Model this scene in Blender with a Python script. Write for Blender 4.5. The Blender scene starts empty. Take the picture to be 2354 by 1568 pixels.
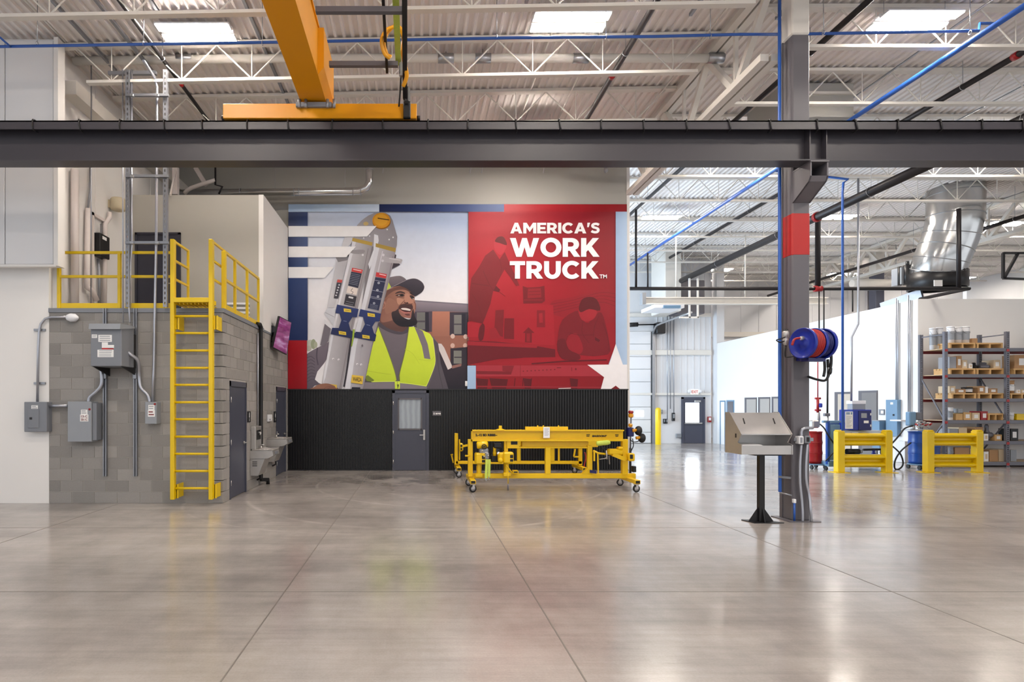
import bpy, bmesh, math, random
from mathutils import Vector, Matrix
from mathutils.geometry import tessellate_polygon
random.seed(7)
SC = bpy.context.scene
COL = SC.collection

# ------------------------------------------------------------------ camera
F, PX, PY, CAMH = 1340.0, 960.0, 930.0, 1.76      # focal length / principal point in 2354x1568 pixels, eye height
cd = bpy.data.cameras.new('camera'); cam = bpy.data.objects.new('camera', cd); COL.objects.link(cam)
cam.location = (0, 0, CAMH); cam.rotation_euler = (math.pi/2, 0, 0)
cd.sensor_width = 36.0; cd.lens = 36.0*F/2354.0
cd.shift_x = (1177.0-PX)/2354.0; cd.shift_y = (PY-784.0)/2354.0
cd.clip_start = 0.05; cd.clip_end = 200
SC.camera = cam

# ------------------------------------------------------------------ world, exposure
wd = bpy.data.worlds.new('world'); SC.world = wd; wd.use_nodes = True
bg = wd.node_tree.nodes['Background']; bg.inputs[0].default_value = (0.93, 0.96, 1.0, 1); bg.inputs[1].default_value = 1.1
vs = SC.view_settings
vs.view_transform = 'Standard'; vs.look = 'None'; vs.gamma = 1.0; vs.exposure = 0.1
try: vs.use_curve_mapping = False
except Exception: pass
SC.cycles.use_denoising = True
SC.cycles.max_bounces = 5; SC.cycles.diffuse_bounces = 3; SC.cycles.glossy_bounces = 3; SC.cycles.transmission_bounces = 2
SC.cycles.caustics_reflective = False; SC.cycles.caustics_refractive = False
SC.cycles.use_adaptive_sampling = True; SC.cycles.adaptive_threshold = 0.05; SC.cycles.use_light_tree = False

def area_light(name, loc, rot, sx, sy, power, color):
    l = bpy.data.lights.new(name, 'AREA'); l.shape = 'RECTANGLE'; l.size = sx; l.size_y = sy
    l.energy = power; l.color = color
    o = bpy.data.objects.new(name, l); COL.objects.link(o); o.location = loc; o.rotation_euler = rot
    return o
# daylight from the glazed bay behind the mural wall, shining across the far aisle
area_light('daylight_window', (0.5, 21.0, 3.4), (math.radians(66), 0, math.radians(-90)), 7.5, 4.6, 1600, (0.64, 0.82, 1.0))

# ------------------------------------------------------------------ helpers
def lin(c):
    out = []
    for v in c:
        v = v/255.0
        out.append(v/12.92 if v <= 0.04045 else ((v+0.055)/1.055)**2.4)
    return out
def W(px, py, d):                                  # the point at depth d that the pixel shows
    return Vector(((px-PX)*d/F, d, CAMH+(PY-py)*d/F))
def S(d): return F/d                               # pixels per metre at depth d

ORG = {}
def tag(o, label=None, cat=None, group=None, kind=None):
    if label: o['label'] = label
    if cat: o['category'] = cat
    if group: o['group'] = group
    if kind: o['kind'] = kind
    return o
def empty(name, loc, label=None, cat=None, group=None, kind=None):
    o = bpy.data.objects.new(name, None); COL.objects.link(o); o.location = loc; o.empty_display_size = 0.1
    ORG[o] = Vector(loc)
    return tag(o, label, cat, group, kind)

class MB:
    """collects shapes in world coordinates; build() links them as one mesh object"""
    def __init__(s): s.v = []; s.f = []; s.sm = []; s.c = None
    def add(s, vs, fs, smooth=False):
        n = len(s.v); s.v += [Vector(p) for p in vs]
        for f in fs: s.f.append([i+n for i in f]); s.sm.append(smooth)
        return s
    def box(s, x0, x1, y0, y1, z0, z1, M=None):
        x0, x1 = min(x0,x1), max(x0,x1); y0, y1 = min(y0,y1), max(y0,y1); z0, z1 = min(z0,z1), max(z0,z1)
        p = [(x0,y0,z0),(x1,y0,z0),(x1,y1,z0),(x0,y1,z0),(x0,y0,z1),(x1,y0,z1),(x1,y1,z1),(x0,y1,z1)]
        if M is not None: p = [M @ Vector(q) for q in p]
        return s.add(p, [(3,2,1,0),(4,5,6,7),(0,1,5,4),(1,2,6,5),(2,3,7,6),(3,0,4,7)])
    def bev(s, x0, x1, y0, y1, z0, z1, b=0.01, M=None):
        """box with chamfered edges"""
        x0, x1 = min(x0,x1), max(x0,x1); y0, y1 = min(y0,y1), max(y0,y1); z0, z1 = min(z0,z1), max(z0,z1)
        b = min(b, (x1-x0)*.45, (y1-y0)*.45, (z1-z0)*.45)
        bm = bmesh.new()
        vsx = [bm.verts.new((x,y,z)) for x in (x0,x1) for y in (y0,y1) for z in (z0,z1)]
        for a,bb,c,d in ((0,1,3,2),(4,6,7,5),(0,4,5,1),(2,3,7,6),(0,2,6,4),(1,5,7,3)):
            bm.faces.new((vsx[a],vsx[bb],vsx[c],vsx[d]))
        bmesh.ops.bevel(bm, geom=list(bm.edges), offset=b, segments=1, affect='EDGES', profile=0.5)
        bm.verts.index_update()
        p = [v.co.copy() for v in bm.verts]
        if M is not None: p = [M @ q for q in p]
        s.add(p, [[v.index for v in f.verts] for f in bm.faces]); bm.free()
        return s
    def bar(s, a, b, w, h=None, up=(0,0,1)):
        """rectangular bar from a to b, w across, h along up"""
        h = w if h is None else h
        a, b = Vector(a), Vector(b); d = (b-a)
        if d.length < 1e-6: return s
        d.normalize(); u = Vector(up)
        if abs(d.dot(u)) > 0.98: u = Vector((0,1,0)) if abs(d.y) < 0.9 else Vector((1,0,0))
        r = d.cross(u).normalized(); u = r.cross(d).normalized()
        r *= w/2; u *= h/2
        p = [a-r-u, a+r-u, a+r+u, a-r+u, b-r-u, b+r-u, b+r+u, b-r+u]
        return s.add(p, [(0,1,2,3),(7,6,5,4),(0,4,5,1),(1,5,6,2),(2,6,7,3),(3,7,4,0)])
    def cyl(s, a, b, r, n=12, r2=None, caps=True):
        a, b = Vector(a), Vector(b); d = (b-a).normalized(); r2 = r if r2 is None else r2
        t = Vector((0,0,1)) if abs(d.z) < 0.9 else Vector((1,0,0))
        u = d.cross(t).normalized(); w = d.cross(u)
        p = []
        for c, rr in ((a, r), (b, r2)):
            for i in range(n):
                t = 2*math.pi*i/n; p.append(c+u*(rr*math.cos(t))+w*(rr*math.sin(t)))
        s.add(p, [(i, (i+1)%n, n+(i+1)%n, n+i) for i in range(n)], True)
        if caps: s.add([], []); k = len(s.v)-2*n; s.f.append([k+i for i in range(n)][::-1]); s.sm.append(False); s.f.append([k+n+i for i in range(n)]); s.sm.append(False)
        return s
    def tube(s, pts, r, n=8, smooth=0, closed=False):
        """round tube along a polyline (smooth = Catmull-Rom subdivisions)"""
        pts = [Vector(p) for p in pts]
        if smooth: pts = crom(pts, smooth, closed)
        m = len(pts); p = []; prev = None
        for i, c in enumerate(pts):
            if closed: t = pts[(i+1)%m]-pts[i-1]
            else: t = pts[min(i+1,m-1)]-pts[max(i-1,0)]
            t.normalize()
            if prev is None:
                a = Vector((0,0,1)) if abs(t.z) < 0.9 else Vector((1,0,0)); u = t.cross(a).normalized()
            else:
                u = (prev - t*prev.dot(t)).normalized()
            prev = u; w = t.cross(u)
            for k in range(n):
                q = 2*math.pi*k/n; p.append(c+u*(r*math.cos(q))+w*(r*math.sin(q)))
        fs = []
        for i in range(m if closed else m-1):
            j = (i+1)%m
            for k in range(n): fs.append((i*n+k, i*n+(k+1)%n, j*n+(k+1)%n, j*n+k))
        s.add(p, fs, True)
        if not closed:
            k = len(s.v)-m*n
            s.f.append([k+i for i in range(n)][::-1]); s.sm.append(False); s.f.append([k+(m-1)*n+i for i in range(n)]); s.sm.append(False)
        return s
    def prism(s, pts, vec):
        """polygon (3D points) extruded along vec"""
        pts = [Vector(p) for p in pts]; v = Vector(vec); n = len(pts)
        tri = tessellate_polygon([pts])
        s.add(pts+[p+v for p in pts], [tuple(t) for t in tri]+[tuple(n+i for i in t[::-1]) for t in tri]+[(i,(i+1)%n,n+(i+1)%n,n+i) for i in range(n)])
        return s
    def lathe(s, prof, c, axis=(0,0,1), n=20):
        """prof: list of (radius, distance along the axis)"""
        c = Vector(c); d = Vector(axis).normalized(); t = Vector((1,0,0)) if abs(d.x) < 0.9 else Vector((0,1,0))
        u = d.cross(t).normalized(); w = d.cross(u); p = []
        for r, z in prof:
            for i in range(n):
                q = 2*math.pi*i/n; p.append(c+d*z+u*(max(r,1e-4)*math.cos(q))+w*(max(r,1e-4)*math.sin(q)))
        fs = []
        for j in range(len(prof)-1):
            for i in range(n): fs.append((j*n+i, j*n+(i+1)%n, (j+1)*n+(i+1)%n, (j+1)*n+i))
        return s.add(p, fs, True)
    def torus(s, c, axis, R, r, n=20, m=8):
        prof = [(R+r*math.cos(2*math.pi*k/m), r*math.sin(2*math.pi*k/m)) for k in range(m+1)]
        return s.lathe(prof, c, axis, n)
    def build(s, name, mat, parent=None, label=None, cat=None, group=None, kind=None, org=None):
        me = bpy.data.meshes.new(name)
        o0 = ORG.get(parent, Vector((0,0,0))) if parent is not None else Vector(org or (0,0,0))
        me.from_pydata([tuple(p-o0) for p in s.v], [], s.f)
        me.polygons.foreach_set('use_smooth', s.sm)
        me.materials.append(mat); me.update()
        bm = bmesh.new(); bm.from_mesh(me); bmesh.ops.recalc_face_normals(bm, faces=bm.faces); bm.to_mesh(me); bm.free()
        o = bpy.data.objects.new(name, me); COL.objects.link(o)
        if parent is not None: o.parent = parent; ORG[o] = o0
        else: o.location = o0; ORG[o] = o0
        return tag(o, label, cat, group, kind)

def crom(pts, k=6, closed=False):
    pts = [Vector(p) for p in pts]; n = len(pts); out = []
    for i in range(n if closed else n-1):
        if closed: p0,p1,p2,p3 = pts[i-1],pts[i],pts[(i+1)%n],pts[(i+2)%n]
        else: p0,p1,p2,p3 = pts[max(i-1,0)],pts[i],pts[i+1],pts[min(i+2,n-1)]
        for j in range(k):
            t = j/k; out.append(0.5*((2*p1)+(p2-p0)*t+(2*p0-5*p1+4*p2-p3)*t*t+(3*p1-p0-3*p2+p3)*t**3))
    if not closed: out.append(pts[-1])
    return out
def one(name, mat, parent=None, **kw):             # tiny wrapper: one(...)(lambda mb: ...)
    mb = MB()
    def run(fn): fn(mb); return mb.build(name, mat, parent, **kw)
    return run
def dup(src, loc, label=None, group=None, rotz=None):
    """copy a thing with its parts and sub-parts"""
    r = src.copy(); COL.objects.link(r); r.location = loc; ORG[r] = Vector(loc)
    if rotz is not None: r.rotation_euler = (0,0,rotz)
    if label: r['label'] = label
    if group: r['group'] = group
    for ch in list(src.children):
        c = ch.copy(); COL.objects.link(c); c.parent = r
        for g in list(ch.children):
            e = g.copy(); COL.objects.link(e); e.parent = c
    return r
def text_mb(mb, s, px_w, origin, right, up, height, lift=0.0, bold=0.0):
    """flat lettering; origin = lower left corner, px_w = total width"""
    cu = bpy.data.curves.new('lettering', 'FONT'); cu.body = s; cu.size = 1.0; cu.offset = bold; cu.resolution_u = 2
    o = bpy.data.objects.new('lettering', cu); COL.objects.link(o)
    dg = bpy.context.evaluated_depsgraph_get(); me = bpy.data.meshes.new_from_object(o.evaluated_get(dg))
    xs = [v.co.x for v in me.vertices]; ys = [v.co.y for v in me.vertices]
    x0, x1, y0, y1 = min(xs), max(xs), min(ys), max(ys)
    R = Vector(right).normalized()*(px_w/(x1-x0)); U = Vector(up).normalized()*(height/(y1-y0))
    N = Vector(right).cross(Vector(up)).normalized()*lift
    mb.add([Vector(origin)+R*(v.co.x-x0)+U*(v.co.y-y0)+N for v in me.vertices], [tuple(p.vertices) for p in me.polygons])
    bpy.data.objects.remove(o); bpy.data.curves.remove(cu); bpy.data.meshes.remove(me)

# ------------------------------------------------------------------ materials
def mat(name, rgb, rough=0.5, metal=0.0, var=0.06, scale=6.0, bump=0.0, bscale=60.0, spec=0.5, coat=0.0):
    m = bpy.data.materials.new(name); m.use_nodes = True; nt = m.node_tree; b = nt.nodes['Principled BSDF']
    c = lin(rgb)
    tc = nt.nodes.new('ShaderNodeTexCoord')
    nz = nt.nodes.new('ShaderNodeTexNoise'); nz.inputs['Scale'].default_value = scale; nz.inputs['Detail'].default_value = 4
    nt.links.new(tc.outputs['Object'], nz.inputs['Vector'])
    mx = nt.nodes.new('ShaderNodeMix'); mx.data_type = 'RGBA'
    mx.inputs['A'].default_value = (*[v*(1-var) for v in c], 1); mx.inputs['B'].default_value = (*[min(1, v*(1+var)) for v in c], 1)
    nt.links.new(nz.outputs['Fac'], mx.inputs['Factor']); nt.links.new(mx.outputs['Result'], b.inputs['Base Color'])
    b.inputs['Roughness'].default_value = rough; b.inputs['Metallic'].default_value = metal
    b.inputs['Specular IOR Level'].default_value = spec
    if coat: b.inputs['Coat Weight'].default_value = coat; b.inputs['Coat Roughness'].default_value = 0.1
    if bump:
        n2 = nt.nodes.new('ShaderNodeTexNoise'); n2.inputs['Scale'].default_value = bscale; n2.inputs['Detail'].default_value = 3
        nt.links.new(tc.outputs['Object'], n2.inputs['Vector'])
        bp = nt.nodes.new('ShaderNodeBump'); bp.inputs['Strength'].default_value = bump; bp.inputs['Distance'].default_value = 0.01
        nt.links.new(n2.outputs['Fac'], bp.inputs['Height']); nt.links.new(bp.outputs['Normal'], b.inputs['Normal'])
    return m
def emit(name, rgb, strength):
    m = bpy.data.materials.new(name); m.use_nodes = True; b = m.node_tree.nodes['Principled BSDF']
    c = lin(rgb); b.inputs['Base Color'].default_value = (*c, 1); b.inputs['Emission Color'].default_value = (*c, 1); b.inputs['Emission Strength'].default_value = strength
    return m
M = {}
M['white_paint'] = mat('white_wall_paint', (236,233,230), 0.6, var=0.02, scale=1.5)
M['office_white'] = mat('office_white_paint', (240,238,236), 0.55, var=0.015, scale=1.0)
M['grey_paint'] = mat('grey_wall_paint', (168,166,160), 0.6, var=0.02, scale=1.0)
M['box_shaded'] = mat('shaded_room_paint', (172,168,160), 0.6, var=0.02, scale=1.0)  # upper room paint in the greyer tone of its unlit front
M['panel_white'] = mat('white_insulated_panel', (226,226,228), 0.45, var=0.02, scale=2)
M['deck'] = mat('white_roof_deck', (238,231,227), 0.55, var=0.03, scale=3)
M['steel_white'] = mat('white_painted_steel', (226,221,213), 0.5, var=0.03)
M['black_clad'] = mat('black_corrugated_steel', (15,14,16), 0.38, var=0.1, scale=4)
M['beam'] = mat('charcoal_steel_paint', (59,56,62), 0.42, var=0.05, scale=2)
M['column'] = mat('grey_column_paint', (98,95,100), 0.45, var=0.05, scale=2)
M['red_band'] = mat('red_band_paint', (176,30,28), 0.45, var=0.04)
M['door'] = mat('slate_door_paint', (74,76,90), 0.4, var=0.04, scale=2)
M['door_dark'] = mat('dark_slate_door_paint', (46,46,58), 0.42, var=0.04, scale=2)
M['yellow'] = mat('yellow_safety_paint', (226,190,4), 0.35, var=0.05, scale=5)
M['crane'] = mat('amber_crane_paint', (226,152,8), 0.38, var=0.05, scale=3)
M['cart'] = mat('yellow_cart_enamel', (230,188,6), 0.32, var=0.07, scale=8)
M['elec_grey'] = mat('grey_enclosure_paint', (124,127,134), 0.4, var=0.04, scale=5)
M['elec_light'] = mat('light_grey_enclosure_paint', (146,150,156), 0.4, var=0.04, scale=5)
M['galv'] = mat('galvanised_steel', (176,178,182), 0.33, 0.85, var=0.10, scale=9)
M['strut'] = mat('galvanised_strut', (150,152,158), 0.4, 0.7, var=0.10, scale=12)
M['conduit'] = mat('steel_conduit', (176,178,186), 0.35, 0.75, var=0.06, scale=12)
M['stainless'] = mat('brushed_stainless', (190,187,184), 0.4, 0.7, var=0.08, scale=7)
M['duct'] = mat('spiral_duct_galvanised', (206,207,207), 0.2, 0.95, var=0.14, scale=3)
M['black'] = mat('black_rubber', (20,20,22), 0.5, var=0.1)
M['black_steel'] = mat('black_steel', (28,27,29), 0.4, 0.2, var=0.1)
M['black_pipe'] = mat('black_iron_pipe', (34,30,32), 0.45, 0.3, var=0.1)
M['red'] = mat('red_paint', (150,14,20), 0.35, var=0.06)
M['blue'] = mat('blue_enamel', (18,40,146), 0.3, var=0.06)
M['navy'] = mat('navy_enamel', (14,20,92), 0.35, var=0.05)
M['drum_blue'] = mat('blue_drum_paint', (22,70,150), 0.3, var=0.06)
M['pale_blue'] = mat('pale_blue_steel', (108,142,172), 0.4, var=0.04)
M['pipe_blue'] = mat('blue_air_pipe', (44,92,176), 0.35, var=0.05)
M['white_plastic'] = mat('white_plastic', (235,235,238), 0.4, var=0.02)
M['beige'] = mat('beige_plastic', (205,192,162), 0.5, var=0.03)
M['pvc'] = mat('white_pipe_paint', (226,216,212), 0.5, var=0.03)
M['caster_hub'] = mat('caster_hub_grey', (200,198,200), 0.35, 0.4, var=0.1, scale=20)
M['wood'] = mat('pine_pallet', (206,166,112), 0.7, var=0.18, scale=8, bump=0.2)
M['card'] = mat('cardboard', (178,138,98), 0.75, var=0.08, scale=5)
M['card_pale'] = mat('pale_cardboard', (214,192,160), 0.75, var=0.06, scale=5)
M['paper'] = mat('white_label_paper', (240,238,236), 0.6, var=0.02)
M['ink'] = mat('black_ink', (22,20,22), 0.6, var=0.02)
M['red_ink'] = mat('red_ink', (196,30,34), 0.6, var=0.02)
M['blue_ink'] = mat('blue_ink', (28,56,140), 0.6, var=0.02)
M['rack'] = mat('grey_rack_steel', (108,108,116), 0.45, 0.2, var=0.08, scale=10)
M['rack_red'] = mat('dark_red_rack_beam', (120,26,30), 0.45, var=0.06)
M['grey_plastic'] = mat('grey_plastic_tub', (150,152,158), 0.45, var=0.08, scale=14)
M['hose_red'] = mat('red_hose_rubber', (158,26,26), 0.4, var=0.05)
M['mortar'] = mat('grey_mortar', (176,170,164), 0.85, var=0.08, scale=20)
M['tan_door'] = mat('tan_door_laminate', (196,184,168), 0.5, var=0.03)
M['interior'] = mat('dim_doorway_shade', (126,124,124), 0.7, var=0.05)  # shade of the room behind a doorway, put into a flat grey
M['blind'] = mat('pale_grey_door_paint', (176,170,164), 0.6, var=0.03)
M['reflector'] = mat('yellow_green_fabric', (196,214,92), 0.7, var=0.15, scale=25)
M['amber'] = mat('amber_yellow_lens', (230,160,24), 0.3, var=0.08)
M['led'] = emit('led_diffuser', (255,244,232), 120.0)
M['led'].node_tree.nodes['Principled BSDF'].inputs['Base Color'].default_value = (0.8,0.8,0.8,1)
M['pane_day'] = emit('daylit_door_glass', (238,246,255), 5.0)
M['exit_lit'] = emit('lit_exit_sign_face', (250,246,240), 0.35)
M['window_far'] = emit('daylit_window_glass', (214,232,250), 2.0)

def glass_mat(name, rgb, rough=0.05):
    m = bpy.data.materials.new(name); m.use_nodes = True; b = m.node_tree.nodes['Principled BSDF']
    b.inputs['Base Color'].default_value = (*lin(rgb), 1); b.inputs['Roughness'].default_value = rough
    b.inputs['Specular IOR Level'].default_value = 0.8; b.inputs['Coat Weight'].default_value = 0.6
    nt = m.node_tree; tc = nt.nodes.new('ShaderNodeTexCoord'); wv = nt.nodes.new('ShaderNodeTexWave')
    wv.inputs['Scale'].default_value = 2.2; wv.inputs['Distortion'].default_value = 3.0
    mx = nt.nodes.new('ShaderNodeMix'); mx.data_type = 'RGBA'; c = lin(rgb)
    mx.inputs['A'].default_value = (*[v*0.85 for v in c], 1); mx.inputs['B'].default_value = (*[min(1,v*1.12) for v in c], 1)
    nt.links.new(tc.outputs['Object'], wv.inputs['Vector']); nt.links.new(wv.outputs['Fac'], mx.inputs['Factor']); nt.links.new(mx.outputs['Result'], b.inputs['Base Color'])
    return m
M['glass_door'] = glass_mat('grey_wired_glass', (150,158,166))

def block_mat():
    m = mat('concrete_block', (152,148,144), 0.85, var=0.10, scale=14, bump=0.35, bscale=90, spec=0.25)
    nt = m.node_tree; b = nt.nodes['Principled BSDF']; oi = nt.nodes.new('ShaderNodeObjectInfo')
    src = b.inputs['Base Color'].links[0].from_socket
    mp = nt.nodes.new('ShaderNodeMapRange'); mp.inputs['To Min'].default_value = 0.84; mp.inputs['To Max'].default_value = 1.12
    nt.links.new(oi.outputs['Random'], mp.inputs['Value'])
    mu = nt.nodes.new('ShaderNodeMix'); mu.data_type = 'RGBA'; mu.blend_type = 'MULTIPLY'; mu.inputs['Factor'].default_value = 1
    nt.links.new(src, mu.inputs['A']); nt.links.new(mp.outputs['Result'], mu.inputs['B']); nt.links.new(mu.outputs['Result'], b.inputs['Base Color'])
    return m
M['block'] = block_mat()

def floor_mat():
    m = bpy.data.materials.new('polished_concrete'); m.use_nodes = True; nt = m.node_tree; N = nt.nodes; L = nt.links
    b = N['Principled BSDF']; tc = N.new('ShaderNodeTexCoord'); P = tc.outputs['Object']
    def noise(scale, detail=5, rough=0.6, sx=1, sy=1):
        mp = N.new('ShaderNodeMapping'); mp.inputs['Scale'].default_value = (sx, sy, 1); L.new(P, mp.inputs['Vector'])
        n = N.new('ShaderNodeTexNoise'); n.inputs['Scale'].default_value = scale; n.inputs['Detail'].default_value = detail; n.inputs['Roughness'].default_value = rough
        L.new(mp.outputs['Vector'], n.inputs['Vector']); return n.outputs['Fac']
    def ramp(fac, stops):
        r = N.new('ShaderNodeValToRGB'); e = r.color_ramp.elements
        e[0].position, e[0].color = stops[0][0], (*stops[0][1], 1); e[1].position, e[1].color = stops[-1][0], (*stops[-1][1], 1)
        for p, c in stops[1:-1]: q = e.new(p); q.color = (*c, 1)
        L.new(fac, r.inputs['Fac']); return r.outputs['Color']
    def mix(a, bb, fac, mode='MIX'):
        x = N.new('ShaderNodeMix'); x.data_type = 'RGBA'; x.blend_type = mode
        for sock, v in (('A', a), ('B', bb), ('Factor', fac)):
            if isinstance(v, (int, float)): x.inputs[sock].default_value = v
            elif isinstance(v, tuple): x.inputs[sock].default_value = v
            else: L.new(v, x.inputs[sock])
        return x.outputs['Result']
    base = ramp(noise(0.35, 6, 0.6), [(0.3, lin((140,133,129))), (0.5, lin((166,159,154))), (0.72, lin((186,179,174)))])
    base = mix(base, ramp(noise(2.2, 7, 0.7, 1, 0.6), [(0.25, (0.78,)*3), (0.5, (0.95,)*3), (0.75, (1.08,)*3)]), 0.85, 'MULTIPLY')
    base = mix(base, ramp(noise(60, 2), [(0.3, (0.9,)*3), (0.7, (1.06,)*3)]), 0.6, 'MULTIPLY')
    base = mix(base, ramp(noise(1.0, 6, 0.65, 0.35, 2.6), [(0.3, (0.80,)*3), (0.5, (0.98,)*3), (0.7, (1.10,)*3)]), 0.8, 'MULTIPLY')
    base = mix(base, ramp(noise(5.0, 5, 0.7, 0.12, 3.0), [(0.35, (0.9,)*3), (0.65, (1.05,)*3)]), 0.7, 'MULTIPLY')
    # tyre arcs near the black wall: pale rings that someone turned into the slab, and a dark scuffed patch
    sx = N.new('ShaderNodeSeparateXYZ'); L.new(P, sx.inputs[0])
    def ring(cx, cy, r, w, stretch=1.0):
        cb = N.new('ShaderNodeCombineXYZ')
        a = N.new('ShaderNodeMath'); a.operation = 'SUBTRACT'; L.new(sx.outputs['X'], a.inputs[0]); a.inputs[1].default_value = cx
        c = N.new('ShaderNodeMath'); c.operation = 'SUBTRACT'; L.new(sx.outputs['Y'], c.inputs[0]); c.inputs[1].default_value = cy
        c2 = N.new('ShaderNodeMath'); c2.operation = 'MULTIPLY'; L.new(c.outputs[0], c2.inputs[0]); c2.inputs[1].default_value = stretch
        L.new(a.outputs[0], cb.inputs[0]); L.new(c2.outputs[0], cb.inputs[1])
        ln = N.new('ShaderNodeVectorMath'); ln.operation = 'LENGTH'; L.new(cb.outputs[0], ln.inputs[0])
        d = N.new('ShaderNodeMath'); d.operation = 'SUBTRACT'; L.new(ln.outputs['Value'], d.inputs[0]); d.inputs[1].default_value = r
        ab = N.new('ShaderNodeMath'); ab.operation = 'ABSOLUTE'; L.new(d.outputs[0], ab.inputs[0])
        mr = N.new('ShaderNodeMapRange'); mr.inputs['From Min'].default_value = 0; mr.inputs['From Max'].default_value = w; mr.inputs['To Min'].default_value = 1; mr.inputs['To Max'].default_value = 0
        L.new(ab.outputs[0], mr.inputs['Value']); return mr.outputs['Result']
    brk = ramp(noise(1.3, 4), [(0.4, (0,)*3), (0.6, (1,)*3)])
    for (cx, cy, r, w, st, col, k) in ((0.9, 13.0, 3.1, 0.05, 1.0, (214,208,201), .32), (1.2, 12.6, 2.1, 0.05, 1.1, (214,208,201), .3), (0.2, 12.2, 3.6, 0.07, .9, (214,208,201), .28),
                                (-0.6, 10.9, 3.6, 0.05, 1.2, (214,208,201), .22), (-0.4, 13.7, 0.0, 2.6, 2.0, (44,42,42), 1.0)):
        g = N.new('ShaderNodeMath'); g.operation = 'MULTIPLY'; L.new(ring(cx, cy, r, w, st), g.inputs[0]); L.new(brk, g.inputs[1])
        g2 = N.new('ShaderNodeMath'); g2.operation = 'MULTIPLY'; L.new(g.outputs[0], g2.inputs[0]); g2.inputs[1].default_value = k
        base = mix(base, (*lin(col), 1), g2.outputs[0])
    L.new(base, b.inputs['Base Color'])
    rr = N.new('ShaderNodeMapRange'); rr.inputs['From Min'].default_value = 0.3; rr.inputs['From Max'].default_value = 0.7; rr.inputs['To Min'].default_value = 0.11; rr.inputs['To Max'].default_value = 0.24
    L.new(noise(0.9, 6, 0.65), rr.inputs['Value']); L.new(rr.outputs['Result'], b.inputs['Roughness'])
    b.inputs['Specular IOR Level'].default_value = 0.55
    bp = N.new('ShaderNodeBump'); bp.inputs['Strength'].default_value = 0.05; bp.inputs['Distance'].default_value = 0.02
    L.new(noise(7, 3), bp.inputs['Height']); L.new(bp.outputs['Normal'], b.inputs['Normal'])
    return m
M['floor'] = floor_mat()
M['joint'] = mat('slab_joint_filler', (112,106,100), 0.6, var=0.06)
# ================================================================== the shell
D_CMU, D_BACK, D_EXIT, D_FAR = 10.39, 15.62, 26.5, 31.0
X_L, X_SIDE, X_GIRD, X_RIGHT = -6.57, -3.47, 5.5, 29.2
def roof(x): return 8.36 - 0.018*(X_GIRD-x) if x < X_GIRD else 8.36
ROOF_TOP = 8.5

fl = MB(); fl.box(-16, 30, -7, 33, -0.2, 0)
floor = fl.build('floor', M['floor'], label='polished grey concrete floor with tyre marks', kind='structure')
for X in (-5.3, -1.25, 1.07, 4.46, 8.3, 12.2):
    j = MB(); y1 = 10.3 if X < X_SIDE else (15.6 if X < 5.6 else 26.0)
    j.box(X-0.006, X+0.006, -6, y1, -0.001, 0.0012); j.build('slab_joint', M['joint'], floor)
for Y in (2.6, 5.48, 8.33, 12.0, 16.4, 20.6):
    j = MB(); x0, x1 = (-14, 25) if Y < 10 else ((X_SIDE+0.02, 14) if Y < 15 else (5.8, 13.2)); j.box(x0, x1, Y-0.005, Y+0.005, -0.001, 0.0012); j.build('slab_joint', M['joint'], floor)

# roof deck: one corrugated sheet, ribs running away from the camera
pitch, dh = 0.152, 0.04
prof = []; x = -16.0
while x < 29.5:
    z = roof(x); prof += [(x, z+dh), (x+0.075, z+dh), (x+0.095, z), (x+0.132, z)]; x += pitch
cl = MB(); y0, y1 = -4.0, D_FAR+0.3
vs_ = [(p[0], y0, p[1]) for p in prof]+[(p[0], y1, p[1]) for p in prof]; n = len(prof)
cl.add(vs_, [(i, i+1, n+i+1, n+i) for i in range(n-1)])
cl.add([(-16,y0,ROOF_TOP),(29.5,y0,ROOF_TOP),(29.5,y1,ROOF_TOP),(-16,y1,ROOF_TOP)], [(0,1,2,3)])
ceiling = cl.build('ceiling', M['deck'], label='white corrugated steel roof deck on open joists', kind='structure')

JD = 0.68                                           # joist depth
def joist(x0, x1, y, dz=0.0):
    z0, z1 = roof(x0)-0.012+dz, roof(x1)-0.012+dz
    o = empty('roof_joist', (x0, y, z0)); o.parent = ceiling; ORG[o] = Vector((x0, y, z0)); o.location = (x0, y, z0)
    t = MB(); t.bar((x0,y,z0-0.03), (x1,y,z1-0.03), 0.13, 0.06); t.build('top_chord', M['steel_white'], o)
    e0, e1 = x0+0.45, x1-0.45; f = lambda x: z0+(z1-z0)*(x-x0)/(x1-x0)
    b = MB(); b.bar((e0,y,f(e0)-JD), (e1,y,f(e1)-JD), 0.10, 0.05); b.build('bottom_chord', M['steel_white'], o)
    w = MB(); n = max(4, int(round((x1-x0)/1.25))); st = (x1-x0-0.5)/n
    for i in range(n):
        a = x0+0.25+i*st; m = a+st/2; c = a+st
        w.cyl((a,y,f(a)-0.05), (m,y,f(m)-JD+0.02), 0.013, 6, caps=False); w.cyl((m,y,f(m)-JD+0.02), (c,y,f(c)-0.05), 0.013, 6, caps=False)
        w.cyl((m,y,f(m)-JD+0.02), (m,y,f(m)-0.05), 0.010, 6, caps=False)
    w.build('web_rods', M['steel_white'], o)
for k, y in enumerate((3.3, 5.06, 6.82, 8.58, 10.34, 12.10, 13.86)): joist(-6.3 if y > 10 else -15, X_GIRD-0.1, y)
for k in range(-4, 12): joist(X_GIRD+0.1, 18.8, 9.64+1.82*k)
for k in range(2, 12): joist(19.0, 27.6, 9.64+1.82*k)

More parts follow.
